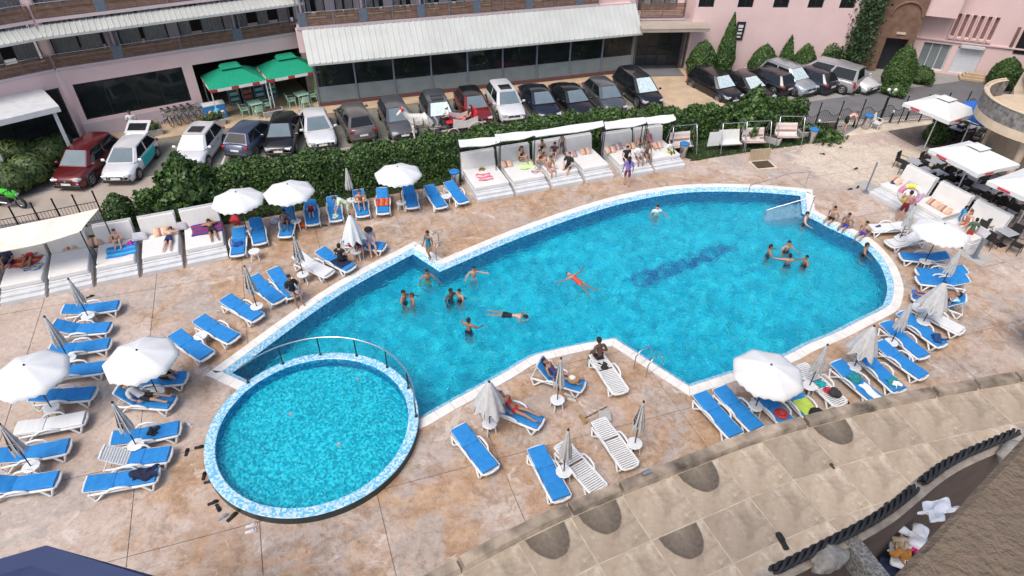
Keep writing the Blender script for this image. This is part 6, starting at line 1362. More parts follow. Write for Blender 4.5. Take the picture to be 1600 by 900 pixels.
mb=MB(); mb.tube([(.70,.09,.30),(.46,.09,.95)],.025,6); part('fork',mb,M['steel'],mo); mb=MB(); mb.tube([(.70,-.09,.30),(.46,-.09,.95)],.025,6); part('fork',mb,M['steel'],mo); mb=MB(); mb.sheet(lambda u,v:(.62-.16*v,.13*math.cos(math.pi*u),.9+.16*v+.04*math.sin(math.pi*u)),8,3); part('windshield',mb,M['glass_car'],mo); mb=MB(); mb.box((.74,0,.78),(.06,.2,.1)); part('headlight',mb,M['lamp_clear'],mo,bevel=.02)
# ---------------------------------------------------------------- carriage
CQ=P(722,214)+Vector((.1,.6,-.05)); cg=thing('horse_carriage','red open carriage with white trim behind the hedge','carriage',CQ,R(200)); crd=cmat((.50,.015,.03))
mb=MB()
mb.sheet(lambda u,v:(-.7+1.5*u,(-.55+1.1*v),.75+.35*abs(2*u-1)**2-.12*math.sin(math.pi*v)),12,6); mb.sheet(lambda u,v:(-.7+1.5*u,(.55-1.1*v),.70+.35*abs(2*u-1)**2-.12*math.sin(math.pi*v)),12,6); part('tub',mb,crd,cg)
for s in (-1,1): mb=MB(); mb.sheet(lambda u,v:(-.7+1.5*u,s*.56,.62+(.42+.2*abs(2*u-1))*v),12,3); mb.sheet(lambda u,v:(.8-1.5*u,s*.53,.62+(.42+.2*abs(2*u-1))*v),12,3); part('side_panel',mb,cmat((.62,.60,.58)),cg)
mb=MB(); mb.box((-.62,0,1.2),(.10,1.05,.55),0,Matrix.Rotation(R(-12),4,'Y')); part('seat_back',mb,crd,cg,bevel=.03); mb=MB(); mb.box((.95,0,.95),(.4,.9,.1)); part('driver_seat',mb,crd,cg,bevel=.02)
for x,r_ in ((-.55,.48),(.85,.36)):
    for s in (-1,1):
        mb=MB(); torus(mb,(x,s*.68,r_),r_,.025,0,22); wq=part('wheel',mb,cmat((.60,.58,.55)),cg); mb=MB()
        for k in range(8): a=2*math.pi*k/8; mb.tube([(x,s*.68,r_),(x+r_*math.cos(a),s*.68,r_+r_*math.sin(a))],.014,4)
        part('spokes',mb,crd,wq)
for s in (-1,1): mb=MB(); mb.tube([(1.0,s*.35,.6),(2.0,s*.38,.85),(3.1,s*.36,.95)],.03,6); part('shaft',mb,M['bark'],cg)
# ---------------------------------------------------------------- people
SK={'l':(.56,.34,.25),'m':(.42,.235,.155),'t':(.30,.155,.095),'d':(.09,.05,.035)}
SKM={k:pm('skin_'+k,c,.55,var=.08,scale=5) for k,c in SK.items()}
HAIR={'b':cmat((.012,.010,.009)),'n':cmat((.06,.03,.018)),'y':cmat((.32,.20,.09)),'r':cmat((.16,.05,.02)),'g':cmat((.3,.3,.3))}
M['eye']=pm('eye_dark',(.02,.015,.012),.3); M['lip']=pm('lip',(.30,.10,.09),.5)
def sym(d):
    o={}
    for k,v in d.items():
        if k.endswith('*'): o[k[:-1]+'L']=(v[0],v[1],v[2]); o[k[:-1]+'R']=(-v[0],v[1],v[2])
        else: o[k]=v
    return o
def torso(o,lean=90.,up=(0,0,.1),curve=.02):
    """joints of the trunk going up from pelvis o along a lean angle (90 = upright, 0 = lying along +y)"""
    c,s=math.cos(R(lean)),math.sin(R(lean)); f=lambda d,h=0:(o[0],o[1]+d*c-h*s,o[2]+d*s+h*c)
    sh=lambda x,d,h=0:(x,*f(d,h)[1:])
    return {'pelvis':o,'waist':f(.16,curve*.4),'chest':f(.33,curve),'upchest':f(.46,curve*.6),'neck':f(.53,-.005),'head':f(.66,.02),'sh*':sh(.175,.455)},f
def pose(kind):
    if kind in('stand','walk','carry','water','wave'):
        d,f=torso((0,0,.93)); d.update({'hip*':(.09,0,.90),'kn*':(.105,-.02,.49),'an*':(.11,.03,.08),'toe*':(.13,-.14,.03),'el*':(.25,.02,1.12),'wr*':(.26,-.10,.88)})
        d=sym(d)
        if kind=='walk': d.update({'knL':(.1,-.16,.52),'anL':(.1,-.02,.16),'toeL':(.11,-.16,.08),'anR':(-.1,.16,.09),'toeR':(-.11,.02,.03)})
        if kind=='carry': d.update({'elL':(.28,-.14,1.18),'wrL':(.22,-.36,1.25),'elR':(-.28,-.14,1.18),'wrR':(-.22,-.36,1.25)})
        if kind=='water': d.update({'elL':(.34,-.12,1.22),'wrL':(.42,-.34,1.16),'elR':(-.34,-.10,1.22),'wrR':(-.40,-.34,1.14)})
        if kind=='wave': d.update({'elL':(.36,-.05,1.36),'wrL':(.58,-.12,1.34),'elR':(-.34,-.10,1.22),'wrR':(-.44,-.32,1.16)})
        return d,1
    if kind in('sit','sitlean','eat','edge','sitfwd'):
        d,f=torso((0,0,.11),dict(sitlean=84,sitfwd=112).get(kind,96),curve=.05); d.update({'hip*':(.09,-.03,.10),'kn*':(.13,-.43,.12),'an*':(.12,-.47,-.30),'toe*':(.14,-.61,-.34),'el*':(.25,-.08,.32),'wr*':(.14,-.28,.22)}); d=sym(d)
        if kind=='eat': d.update({'elL':(.22,-.12,.36),'wrL':(.06,-.18,.60)})
        if kind=='edge': d.update({'wrL':(.22,.02,.06),'wrR':(-.22,.02,.06),'elL':(.28,.08,.32),'elR':(-.28,.08,.32)})
        return d,1
    if kind=='knees':
        d,f=torso((0,0,.11),97,curve=.06); d.update({'hip*':(.09,-.03,.10),'kn*':(.12,-.36,.42),'an*':(.12,-.50,.07),'toe*':(.13,-.64,.05),'el*':(.24,-.14,.36),'wr*':(.08,-.36,.40)}); return sym(d),1
    if kind in('recline','lie','prone','float'):
        ln={'recline':42,'lie':7,'prone':3,'float':3}[kind]; d,f=torso((0,0,.10),ln); d.update({'hip*':(.09,-.03,.10),'kn*':(.11,-.44,.15 if kind in('recline','lie') else .08),'an*':(.13,-.86,.07),'toe*':(.16,-.92,.19 if kind!='prone' else .02)})
        e=f(.22,-.03); w_=f(.02,-.12); d.update({'el*':(.27,e[1],e[2]),'wr*':(.24,w_[1]-.05,max(w_[2],.10)+.06)}); d=sym(d)
        if kind=='recline': e=f(.24,-.16); w_=f(.30,-.34); d.update({'elL':(.26,e[1],e[2]),'wrL':(.10,w_[1],w_[2])})
        if kind=='prone': e=f(.62); d.update({'elL':(.34,e[1]-.1,.08),'wrL':(.15,e[1]+.10,.06),'elR':(-.34,e[1]-.1,.08),'wrR':(-.15,e[1]+.10,.06)})
        if kind=='float': d.update({'elL':(.46,.48,.10),'wrL':(.70,.56,.10),'elR':(-.46,.48,.10),'wrR':(-.70,.56,.10),'anL':(.24,-.84,.05),'anR':(-.24,-.84,.05),'toeL':(.27,-.95,.1),'toeR':(-.27,-.95,.1)})
        return d,(0 if kind!='prone' else -1)
    if kind=='bend':
        d,f=torso((0,0.06,.90),150-120,curve=.03); d={k:(v[0],-v[1]+.12,v[2]) for k,v in d.items()}; d.update({'hip*':(.09,.06,.88),'kn*':(.105,.02,.48),'an*':(.11,.06,.08),'toe*':(.13,-.1,.03),'el*':(.22,-.42,.90),'wr*':(.16,-.52,.66)}); return sym(d),1
BONES=[('pelvis','waist'),('waist','chest'),('chest','upchest'),('upchest','neck'),('neck','headb')]+[e for s in 'LR' for e in (('upchest','sh'+s),('sh'+s,'el'+s),('el'+s,'wr'+s),('pelvis','hip'+s),('hip'+s,'kn'+s),('kn'+s,'an'+s),('an'+s,'toe'+s))]
RAD=dict(pelvis=.125,waist=.112,chest=.135,upchest=.105,neck=.055,headb=.05,sh=.064,el=.042,wr=.029,hip=.088,kn=.056,an=.037,toe=.034)
PEOPLE=[]
def person(label,loc,rz,kind,sk='m',hair='b',wear=(),ht=1.0,tilt=None,long=False,hat=None,grp=None):
    PEOPLE.append(dict(label=label,loc=Vector(loc),rz=rz,kind=kind,sk=sk,hair=hair,wear=wear,ht=ht,long=long,hat=hat,grp=grp,tilt=tilt))
def on_lounger(key,x,kind,label,z=.39,flip=0,**k):
    r=LOUNGERS[key]; th=r.rotation_euler.z; d=Vector((math.cos(th),math.sin(th),0)); p=r.location+d*x; p.z=z; person(label,p,th-math.pi/2+flip,kind,**k)
def build_people():
    tmp=[]
    for q in PEOPLE:
        d,up=pose(q['kind']); hb=Vector(d['neck']).lerp(Vector(d['head']),.45); d['headb']=tuple(hb); names=[n for n in d if n!='head']; idx={n:i for i,n in enumerate(names)}
        me=bpy.data.meshes.new('skin'); me.from_pydata([d[n] for n in names],[(idx[a],idx[b]) for a,b in BONES],[]); o=bpy.data.objects.new('skin',me); COL.objects.link(o)
        md=o.modifiers.new('s','SKIN'); md.use_smooth_shade=True; md.branch_smoothing=.6; sd_=o.modifiers.new('u','SUBSURF'); sd_.levels=1; sd_.render_levels=1
        sv=me.skin_vertices[0].data
        slim=.86 if q['long'] else 1.0
        for n in names:
            r_=RAD.get(n) or RAD[n[:-1]]; sv[idx[n]].radius=(r_*slim,r_*slim*(.86 if n in('waist','chest','pelvis','upchest') else 1)); sv[idx[n]].use_root=(n=='pelvis')
        tmp.append((q,d,up,o))
    dg=bpy.context.evaluated_depsgraph_get(); out=[(q,d,up,bpy.data.meshes.new_from_object(o.evaluated_get(dg))) for q,d,up,o in tmp]
    for *_,o in tmp:
        me=o.data; bpy.data.objects.remove(o); bpy.data.meshes.remove(me)
    for q,d,up,me in out:
        t=thing('person',q['label'],'person',q['loc'],q['rz'],q['grp']); t.scale=(q['ht'],)*3
        if q['tilt']: t.rotation_euler=(q['tilt'],0,q['rz'])
        V=np.empty(len(me.vertices)*3,np.float32); me.vertices.foreach_get('co',V); V=V.reshape(-1,3); Nn=np.empty_like(V.ravel()); me.vertices.foreach_get('normal',Nn); Nn=Nn.reshape(-1,3); faces=[tuple(p.vertices) for p in me.polygons]
        mb=MB(); mb.add([tuple(v) for v in V],faces,0,True)
        # head with face, turned with the body
        hd=Vector(d['head']); ax=(hd-Vector(d['neck'])).normalized(); fw=Vector((0,-1,0)) if up==1 else (Vector((0,0,1)) if up==0 else Vector((0,0,-1))); fw=(fw-ax*fw.dot(ax)).normalized(); rt=ax.cross(fw)
        HM=Matrix.Translation(hd)@Matrix((rt,-fw,ax)).transposed().to_4x4()
        mb.M=HM; mb.ball((0,0,.0),(.078,.095,.118),0,14,10); mb.ball((0,-.097,-.01),(.014,.022,.026),0,6,4); mb.ball((0,-.072,-.075),(.04,.03,.03),0,8,5)
        for s in (-1,1): mb.ball((s*.078,.005,-.005),(.012,.022,.03),0,6,4); mb.ball((s*.032,-.084,.018),(.013,.008,.009),1,6,4)
        mb.ball((0,-.092,-.052),(.024,.008,.007),2,6,4); mb.M=Matrix.Identity(4)
        for s in 'LR':                                     # hands: palm, four fingers and a thumb
            w_,e_=Vector(d['wr'+s]),Vector(d['el'+s]); a=(w_-e_).normalized(); b=a.orthogonal().normalized(); c=a.cross(b); HMx=Matrix.Translation(w_)@Matrix((b,c,a)).transposed().to_4x4(); mb.M=HMx; mb.box((0,0,.045),(.075,.028,.09),0)
            for k in range(4): L_=(.06,.072,.068,.052)[k]; mb.tube([((k-1.5)*.019,0,.085),((k-1.5)*.021,.004,.085+L_*.6),((k-1.5)*.021,.016,.085+L_)],[.0095,.0085,.006],5)
            mb.tube([(.034,.0,.025),(.058,.008,.055),(.062,.014,.082)],[.012,.010,.007],5); mb.M=Matrix.Identity(4)
        body=part('body',mb,[SKM[q['sk']],M['eye'],M['lip']],t)
        # clothes: patches of the body surface lifted off the skin
        seg={n:(np.array(d[a]),np.array(d[b])) for n,(a,b) in dict(lo=('pelvis','waist'),mid=('waist','chest'),hi=('chest','upchest'),nk=('upchest','neck'),uaL=('shL','elL'),uaR=('shR','elR'),faL=('elL','wrL'),faR=('elR','wrR'),thL=('hipL','knL'),thR=('hipR','knR'),siL=('knL','anL'),siR=('knR','anR'),ftL=('anL','toeL'),ftR=('anR','toeR'),shL=('upchest','shL'),shR=('upchest','shR'),hpL=('pelvis','hipL'),hpR=('pelvis','hipR')).items()}
        rad=dict(lo=.12,mid=.125,hi=.12,nk=.07,uaL=.05,uaR=.05,faL=.036,faR=.036,thL=.075,thR=.075,siL=.047,siR=.047,ftL=.035,ftR=.035,shL=.085,shR=.085,hpL=.11,hpR=.11)
        if q['wear'] or True:
            FC=np.array([V[list(f)].mean(0) for f in faces]); bn=list(seg); D=[];T=[]
            for n in bn:
                a,b=seg[n]; ab=b-a; tt=np.clip(((FC-a)@ab)/(ab@ab+1e-9),0,1); D.append(np.linalg.norm(FC-(a+tt[:,None]*ab),axis=1)/rad[n]); T.append(tt)
            D=np.array(D);T=np.array(T); near=D.argmin(0); tn=T[near,np.arange(len(FC))]; nm=np.array(bn)[near]
            for kind,col in q['wear']:
                sel=np.zeros(len(FC),bool); L=lambda n,lo=0,hi=1:np.isin(nm,[n] if isinstance(n,str) else n)&(tn>=lo)&(tn<=hi)
                if kind in('shorts','trunks','dress','skirt','trousers'): sel|=L('lo',0,.75)|L(['hpL','hpR'])|L(['thL','thR'],0,dict(shorts=.75,trunks=.5,dress=.65,skirt=.6,trousers=1)[kind])
                if kind=='trousers': sel|=L(['siL','siR'],0,.9)
                if kind=='briefs': sel|=L('lo',0,.5)|L(['hpL','hpR'])|L(['thL','thR'],0,.15)
                if kind in('shirt','dress','vest'): sel|=L('lo',.1)|L('mid')|L('hi')|L(['shL','shR'])
                if kind=='shirt': sel|=L(['uaL','uaR'],0,.75)|L('nk',0,.35)
                if kind=='swimsuit': sel|=L('lo')|L('mid')|L('hi',0,.5)|L(['hpL','hpR'])|L(['thL','thR'],0,.1)
                if kind=='top': sel|=L('mid',.55)|L('hi',0,.55)
                if kind=='robe': sel|=~L(['siL','siR','ftL','ftR','faL','faR'])
                ids=np.nonzero(sel)[0]
                if len(ids)==0: continue
                used=sorted({v for i in ids for v in faces[i]}); rm={v:i for i,v in enumerate(used)}; off=.013 if kind not in('dress','skirt','robe','shirt') else .022
                m2=MB(); m2.add([tuple(V[v]+Nn[v]*off) for v in used],[tuple(rm[v] for v in faces[i]) for i in ids],0,True); part({'top':'bikini_top','briefs':'swim_briefs','trunks':'swim_trunks','robe':'towel_wrap'}.get(kind,kind),m2,cmat(col),t)
        hm=HAIR[q['hair']]; m3=MB(); m3.M=HM; n0=len(m3.v); m3.ball((0,.012,.016),(.088,.10,.118),0,14,10)
        keep=[f for f in m3.f if (lambda c:(c.z>.055) or (c.y>.025 and c.z>-.07) )(HM.inverted()@(sum((m3.v[i] for i in f),Vector())/len(f)))]; m3.f=keep; m3.m=[0]*len(keep); m3.sm=[True]*len(keep)
        if q['long']: m3.ball((0,.075,-.10),(.075,.045,.15),0,10,7)
        part('hair',m3,hm,t)
        if q['hat']:
            m4=MB(); m4.M=HM; m4.lathe([(.19,.055),(.18,.06),(.10,.07),(.095,.13),(.06,.155),(0,.16)],18,0); part('hat',m4,cmat(q['hat']),t)
        bpy.data.meshes.remove(me)
BLK=(.012,.012,.014); NAVY=(.012,.022,.09); RED=(.42,.02,.025); WHT=(.70,.70,.68); TEA=(.02,.20,.28); PUR=(.17,.13,.42)
person('man in white shirt and grey shorts standing on the pavement',P(217,218)+Vector((0,0,.05)),R(25),'stand','t','n',[('shirt',(.62,.62,.64)),('shorts',(.30,.32,.34))])
person('person lying on the red towels under the beige canopy',P(48,402,.58),R(20),'lie','t','b',[('trunks',RED)]); person('person in dark blue sitting at the left end of the canopy daybeds',P(17,410,.56),R(10),'sit','t','b',[('shorts',NAVY),('shirt',(.02,.03,.08))])
person('person lying on the turquoise towel on the left daybed',P(187,380,.60),R(22),'knees','l','n',[('briefs',(.02,.3,.35))],ht=.9)
person('man in black trunks lying face down on the daybed with grey pillow',P(265,375,.60),R(16),'prone','l','n',[('trunks',NAVY)])
person('tanned man in black trunks lying on the dark red towel',P(331,361,.60),R(30),'prone','t','b',[('trunks',BLK)])
on_lounger('L24',.85,'knees','dark-skinned person sitting with knees up under the middle hedge umbrella',sk='d',wear=[('trunks',(.05,.03,.03))],z=.42)
on_lounger('L25',.95,'lie','child in red and blue lying on a lounger by the hedge',sk='l',hair='n',wear=[('trunks',NAVY),('vest',RED)],ht=.68)
person('person in pale green shirt bending over a lounger by the hedge',P(545,343),R(-70),'bend','l','n',[('shirt',(.55,.66,.48)),('shorts',(.5,.58,.42))])
on_lounger('L27',.85,'knees','woman in bikini sitting and eating on the beige towel',sk='m',hair='n',wear=[('briefs',(.3,.12,.08)),('top',(.3,.12,.08))],z=.43)
on_lounger('L20',.62,'sit',flip=R(120),label='woman in black sitting sideways on a lounger with navy towel',sk='l',hair='b',wear=[('dress',BLK)],z=.40)
p=P(562,384,.42); person('long-haired woman in maroon top sitting near the half-open umbrella',p,R(12),'sit','m','n',[('dress',(.20,.03,.05))],long=True)
p=P(578,381,.42); person('woman with black sun hat and lilac dress sitting by the pool',p,R(28),'sit','l','b',[('dress',(.50,.42,.52))],hat=BLK)
on_lounger('L18',.12,'sitlean','person in black top sitting at the foot of a lounger near the pool',sk='t',wear=[('shirt',BLK),('shorts',(.3,.28,.27))],z=.38)
person('girl in dark teal swimsuit standing at the inner pool corner',P(671,409)+Vector((0,.1,.03)),R(-35),'walk','t','b',[('swimsuit',TEA)],ht=.9)
ZW=-.14
def swimmer(label,px,rz,kind='water',depth=1.30,**k):
    """standing in the water so that it reaches the chest"""
    ht=k.pop('ht',1.0); p=P(*px,.05); z=ZW-depth*ht; person(label,(p.x,p.y,z),rz,kind,ht=ht,**k)
swimmer('bather in the water below the girl at the pool corner',(667,427),R(20),sk='t',wear=[('trunks',(.5,.55,.2))])
swimmer('boy with pale shorts wading right of the pool corner',(740,425),R(10),'wave',1.16,sk='m',wear=[('trunks',(.55,.58,.62))],ht=.9)
swimmer('bather at the left of the left-hand pair in the pool',(630,460),R(70),sk='t',wear=[('trunks',NAVY)]); swimmer('bather at the right of the left-hand pair in the pool',(644,463),R(-60),sk='t',hair='n',wear=[('trunks',(.3,.3,.33))],ht=.92)
swimmer('left bather of the close pair in the middle of the pool',(704,457),R(40),sk='d',wear=[('trunks',NAVY)]); swimmer('right bather of the close pair in the middle of the pool',(718,457),R(-40),sk='m',wear=[('trunks',BLK)],ht=.92)
swimmer('lone bather standing in the pool nearest the children\'s pool',(732,508),R(160),depth=1.16,sk='t',wear=[('trunks',NAVY)])
p=P(795,491,ZW); person('swimmer heading right with face down in the pool',(p.x,p.y,ZW-.18),R(-100),'prone','l','b',[('trunks',BLK)])
p=P(905,440,ZW); person('person in orange-red floating on the back with arms spread',(p.x,p.y,ZW-.15),R(40),'float','m','b',[('swimsuit',(.60,.06,.03))])
swimmer('boy with white shoulders near the far pool edge',(1027,325),R(10),depth=1.33,sk='l',wear=[('vest',WHT)])
swimmer('leftmost bather of the four in the right half of the pool',(1203,388),R(80),sk='t',wear=[('trunks',BLK)]); swimmer('farthest bather of the four in the right half of the pool',(1232,382),R(10),sk='m',wear=[('trunks',BLK)]); swimmer('bather with bare back, nearest of the four in the right half',(1234,403),R(175),'wave',sk='m',wear=[('trunks',NAVY)]); swimmer('rightmost bather of the four in the right half of the pool',(1260,404),R(-70),sk='t',wear=[('trunks',BLK)],ht=.92)
swimmer('boy leaning on the pool edge beside the entry steps',(1259,340),R(60),depth=1.18,sk='l',wear=[('trunks',BLK)])
for px,lb,c_,s_ in [((1296,346),'boy in black trunks sitting on the pool edge nearest the steps',BLK,'m'),((1318,357),'middle boy in blue trunks sitting on the pool edge',(.03,.06,.40),'t'),((1345,370),'boy in violet-blue trunks sitting on the pool edge farthest from the steps',(.05,.05,.42),'m')]:
    person(lb,P(*px)+Vector((.12,.1,.03)),R(-52),'edge',s_,'b',[('trunks',c_)],ht=.92)
swimmer('boy in the water holding the pool edge below the sitting boys',(1353,386),R(60),'wave',depth=1.28,sk='t',wear=[('trunks',BLK)])
zb=.60
person('woman in black swimsuit reclining on the daybed with lime towel',P(812,251,zb),R(60),'knees','m','n',[('swimsuit',BLK)],long=True)
person('woman in brown bikini sitting left of the shirtless man',P(841,256,zb),R(60),'knees','m','n',[('top',(.15,.05,.03)),('briefs',(.15,.05,.03))]); person('shirtless man sitting on the front of the group daybed',P(858,266,zb-.05),R(30),'sit','m','n',[('shorts',(.48,.35,.33))]); person('person with raised arm at the back of the group daybed',P(845,240,zb),R(20),'eat','m','n',[('top',BLK),('trunks',BLK)]); person('person in dark top sitting at the back right of the group daybed',P(866,244,zb),R(-10),'knees','m','n',[('vest',(.05,.03,.06))])
person('child in patterned shorts standing on the group daybed',P(877,240,.58),R(0),'stand','m','n',[('shorts',(.10,.09,.13))],ht=.66); person('man in black shirt sitting on the daybed edge at the right of the group',P(888,262,zb-.04),R(-25),'sitlean','l','n',[('shirt',BLK),('shorts',(.05,.05,.06))])
person('girl in purple top standing in front of the central daybeds',P(978,291),R(178),'walk','m','b',[('shirt',PUR),('shorts',(.20,.03,.07))],long=True)
for px,lb,w_,s_ in [((977,250),'person in black at the left of three on the daybed edge',[('dress',BLK)],'l'),((996,247),'person in white shirt in the middle of three on the daybed edge',[('shirt',WHT),('shorts',(.1,.1,.12))],'t'),((1009,243),'person at the right of three on the daybed edge',[('vest',(.15,.1,.08)),('shorts',(.08,.08,.1))],'t')]: person(lb,P(*px,.56),R(15),'sit',s_,'b',w_)
person('woman in pink lying against the pillows of the right central daybed',P(1016,225,.6),R(20),'recline','m','n',[('swimsuit',(.45,.15,.20))],long=True); person('child in white top and yellow shorts on the rightmost central daybed',P(1045,237,.58),R(30),'sit','d','b',[('shirt',WHT),('shorts',(.55,.60,.03))],ht=.8)
RMAN=P(1404,346); person('man in dark red shorts carrying a swim ring',RMAN,R(150),'carry','m','b',[('shorts',(.15,.01,.015))])
person('child wrapped in a bright blue towel by the right-hand daybed',P(1491,360),R(70),'stand','m','b',[('robe',(.02,.26,.55))],ht=.8); person('woman sitting on the nearest right-hand daybed',P(1508,352,.55),R(-60),'sit','l','r',[('swimsuit',(.5,.2,.15))],long=True); person('child in green shirt and red shorts standing by the nearest right-hand daybed',P(1506,382),R(160),'stand','m','b',[('shirt',(.06,.12,.06)),('shorts',(.45,.03,.02))],ht=.84)
on_lounger('L50',.95,'recline','sunbather with dark skin lying on the raised lounger at the right',sk='t',wear=[('trunks',NAVY)],z=.38)
on_lounger('L32',1.55,'sitfwd','broad dark-skinned man sitting with his back turned at the pool edge',sk='d',wear=[('trunks',BLK)],z=.36,ht=1.06,flip=math.pi)
on_lounger('L33',.98,'recline','woman in purple swimsuit reclining on the raised lounger',sk='t',wear=[('swimsuit',(.06,.04,.15))],z=.40,long=True)
on_lounger('L34',.98,'recline','person in red top reclining under the half-open umbrella',sk='t',hair='n',wear=[('top',RED),('briefs',RED)],z=.40)
on_lounger('L9',.75,'sitlean','dark-haired woman in black sitting under the umbrella left of the children\'s pool',sk='m',wear=[('dress',BLK)],z=.40,long=True)
on_lounger('L10',.95,'recline','man in light grey shirt and black shorts reclining on a raised lounger',sk='m',hair='n',wear=[('shirt',(.42,.42,.46)),('shorts',BLK)],z=.40)
person('red-haired person in black shorts bending by the fence',P(1318,205),R(100),'bend','l','r',[('shorts',BLK)],ht=.95)
person('man in white shirt and white cap riding on the carriage',CQ+Matrix.Rotation(R(200),3,'Z')@Vector((.95,0,1.02)),R(200)+math.pi/2,'sit','m','b',[('shirt',WHT),('trousers',BLK)],hat=(.7,.7,.7)); person('woman in black top sitting in the red carriage',CQ+Matrix.Rotation(R(200),3,'Z')@Vector((-.35,0,.85)),R(200)+math.pi/2,'sitlean','l','n',[('dress',(.02,.015,.02))],long=True)
build_people()
# the swim ring in the man's arms
rg=thing('swim_ring','striped pink and yellow swim ring held by the man in red shorts','swim ring',RMAN+Vector((0,0,0)),R(150)); mb=MB(); n=28
mb.tube([(.42*math.cos(2*math.pi*k/n),-.42,1.32+.42*math.sin(2*math.pi*k/n)) for k in range(n)],.13,10,closed=True)
ms=[cmat((.60,.25,.35)),cmat((.65,.55,.10)),cmat((.68,.66,.62)),cmat((.55,.35,.55))]
for q in range(len(mb.f)): mb.m[q]=(q//10//4)%4
part('tube',mb,ms,rg); mb=MB(); mb.tube([(0,-.42,1.86),(0,-.42,1.9)],.02,6); part('valve',mb,M['white_plastic'],rg)
# horse in front of the carriage
hs=thing('horse','white horse with red pompoms harnessed before the carriage','horse',CQ+Matrix.Rotation(R(200),3,'Z')@Vector((2.6,0,0)),R(200))
HJ=dict(rump=(-.55,0,1.22),belly=(-.05,0,1.15),wither=(.42,0,1.28),neckb=(.68,0,1.48),neckm=(.88,0,1.72),poll=(1.02,0,1.92),nose=(1.34,0,1.62))
HE=[('rump','belly'),('belly','wither'),('wither','neckb'),('neckb','neckm'),('neckm','poll'),('poll','nose')]
HR=dict(rump=.30,belly=.33,wither=.27,neckb=.19,neckm=.14,poll=.12,nose=.075)
for s,n in ((1,'L'),(-1,'R')):
    HJ.update({'fs'+n:(.45,s*.14,1.0),'fk'+n:(.47,s*.15,.58),'ff'+n:(.45,s*.15,.12),'ft'+n:(.52,s*.15,.03),'hs'+n:(-.58,s*.15,1.0),'hk'+n:(-.48,s*.16,.78),'hh'+n:(-.72,s*.16,.50),'hf'+n:(-.66,s*.16,.12),'ht'+n:(-.58,s*.16,.03)}); HE+=[('wither','fs'+n),('fs'+n,'fk'+n),('fk'+n,'ff'+n),('ff'+n,'ft'+n),('rump','hs'+n),('hs'+n,'hk'+n),('hk'+n,'hh'+n),('hh'+n,'hf'+n),('hf'+n,'ht'+n)]
    HR.update({'fs'+n:.12,'fk'+n:.065,'ff'+n:.05,'ft'+n:.06,'hs'+n:.16,'hk'+n:.12,'hh'+n:.065,'hf'+n:.05,'ht'+n:.06})
nm_=list(HJ); me=bpy.data.meshes.new('h'); me.from_pydata([HJ[n] for n in nm_],[(nm_.index(a),nm_.index(b)) for a,b in HE],[]); o=bpy.data.objects.new('h',me); COL.objects.link(o); md=o.modifiers.new('s','SKIN'); md.use_smooth_shade=True; sd_=o.modifiers.new('u','SUBSURF'); sd_.levels=2
for n in nm_: v=me.skin_vertices[0].data[nm_.index(n)]; v.radius=(HR[n],HR[n]); v.use_root=(n=='belly')
dg=bpy.context.evaluated_depsgraph_get(); hm_=bpy.data.meshes.new_from_object(o.evaluated_get(dg)); bpy.data.objects.remove(o); hm_.materials.clear(); hm_.materials.append(cmat((.62,.60,.56))); link('body',hm_,hs)
for s in (-1,1): mb=MB(); mb.tube([(.98,s*.06,1.98),(.97,s*.08,2.12)],[.035,.008],6); part('ear',mb,cmat((.62,.60,.56)),hs)
mb=MB(); mb.sheet(lambda u,v:(.55+.48*u,(.05-.1*v),1.62+.45*u+.03*math.sin(v*3)),8,3); part('mane',mb,cmat((.5,.47,.42)),hs); mb=MB(); mb.tube([(-.82,0,1.3),(-.98,0,1.05),(-1.0,0,.6)],[.05,.08,.03],7); part('tail',mb,cmat((.5,.47,.42)),hs)
for x,y in ((1.02,.13),(1.02,-.13)): mb=MB(); mb.ball((x,y,1.98),.09); part('red_pompom',mb,crd,hs)
for a,b in ((.42,1.0),(-.1,1.0)): mb=MB(); mb.tube([(a+.02,.33*math.cos(2*math.pi*k/16),1.17+.345*math.sin(2*math.pi*k/16)) for k in range(16)],.022,5,closed=True); part('harness_strap',mb,M['black_trim'],hs)
# ---------------------------------------------------------------- towels, bags, pillows, slippers
def on_l(key,x,z=.395):
    r=LOUNGERS[key]; th=r.rotation_euler.z; p=r.location+Vector((math.cos(th),math.sin(th),0))*x; return Vector((p.x,p.y,z)),th
def lcloth(key,x,size,col,label,z=.385,amp=.05,seed=0,name='towel',cat='towel',dr=0.0,**k):
    p,th=on_l(key,x,z); return cloth(label,p,size,col,th+dr,amp,seed,cat,name,**k)
lcloth('L11',.75,(.30,.34),BLK,'small black towel on the lounger beside the folded striped umbrella',seed=1)
lcloth('L13',.36,(.66,.42),(.006,.012,.04),'rolled navy towel on the nearest inner left lounger',amp=.09,seed=2)
lcloth('L22',.75,(.36,.40),(.01,.05,.25),'crumpled dark blue clothes on the lounger beside the last left daybed',seed=3,name='clothes',cat='clothes')
lcloth('L20',.62,(.75,.58),(.008,.014,.05),'navy towel under the woman in black',z=.382,amp=.015,seed=4)
lcloth('L26',.25,(.4,.25),(.50,.62,.45),'pale green towel at the foot of the lounger by the hedge',seed=5)
lcloth('L27',1.25,(.6,.6),(.55,.47,.38),'beige towel hung on the lounger back behind the eating woman',z=.50,amp=.03,seed=6)
lcloth('L28',.95,(.85,.60),(.50,.06,.03),'red and orange patterned beach towel on the lounger by the hedge',z=.40,amp=.02,seed=7,stripes=[(.60,.20,.04),(.40,.03,.04)])
lcloth('L32',1.28,(.30,.26),(.02,.014,.014),'small dark cloth behind the man sitting at the pool edge',z=.33,seed=8)
lcloth('L42',.9,(.8,.56),(.42,.55,.08),'lime towel with a round print on the lounger by the terrace edge',z=.40,amp=.02,seed=10)
lcloth('L43',.95,(.30,.34),(.01,.30,.34),'teal cloth on the slatted lounger by the terrace edge',z=.33,seed=12)
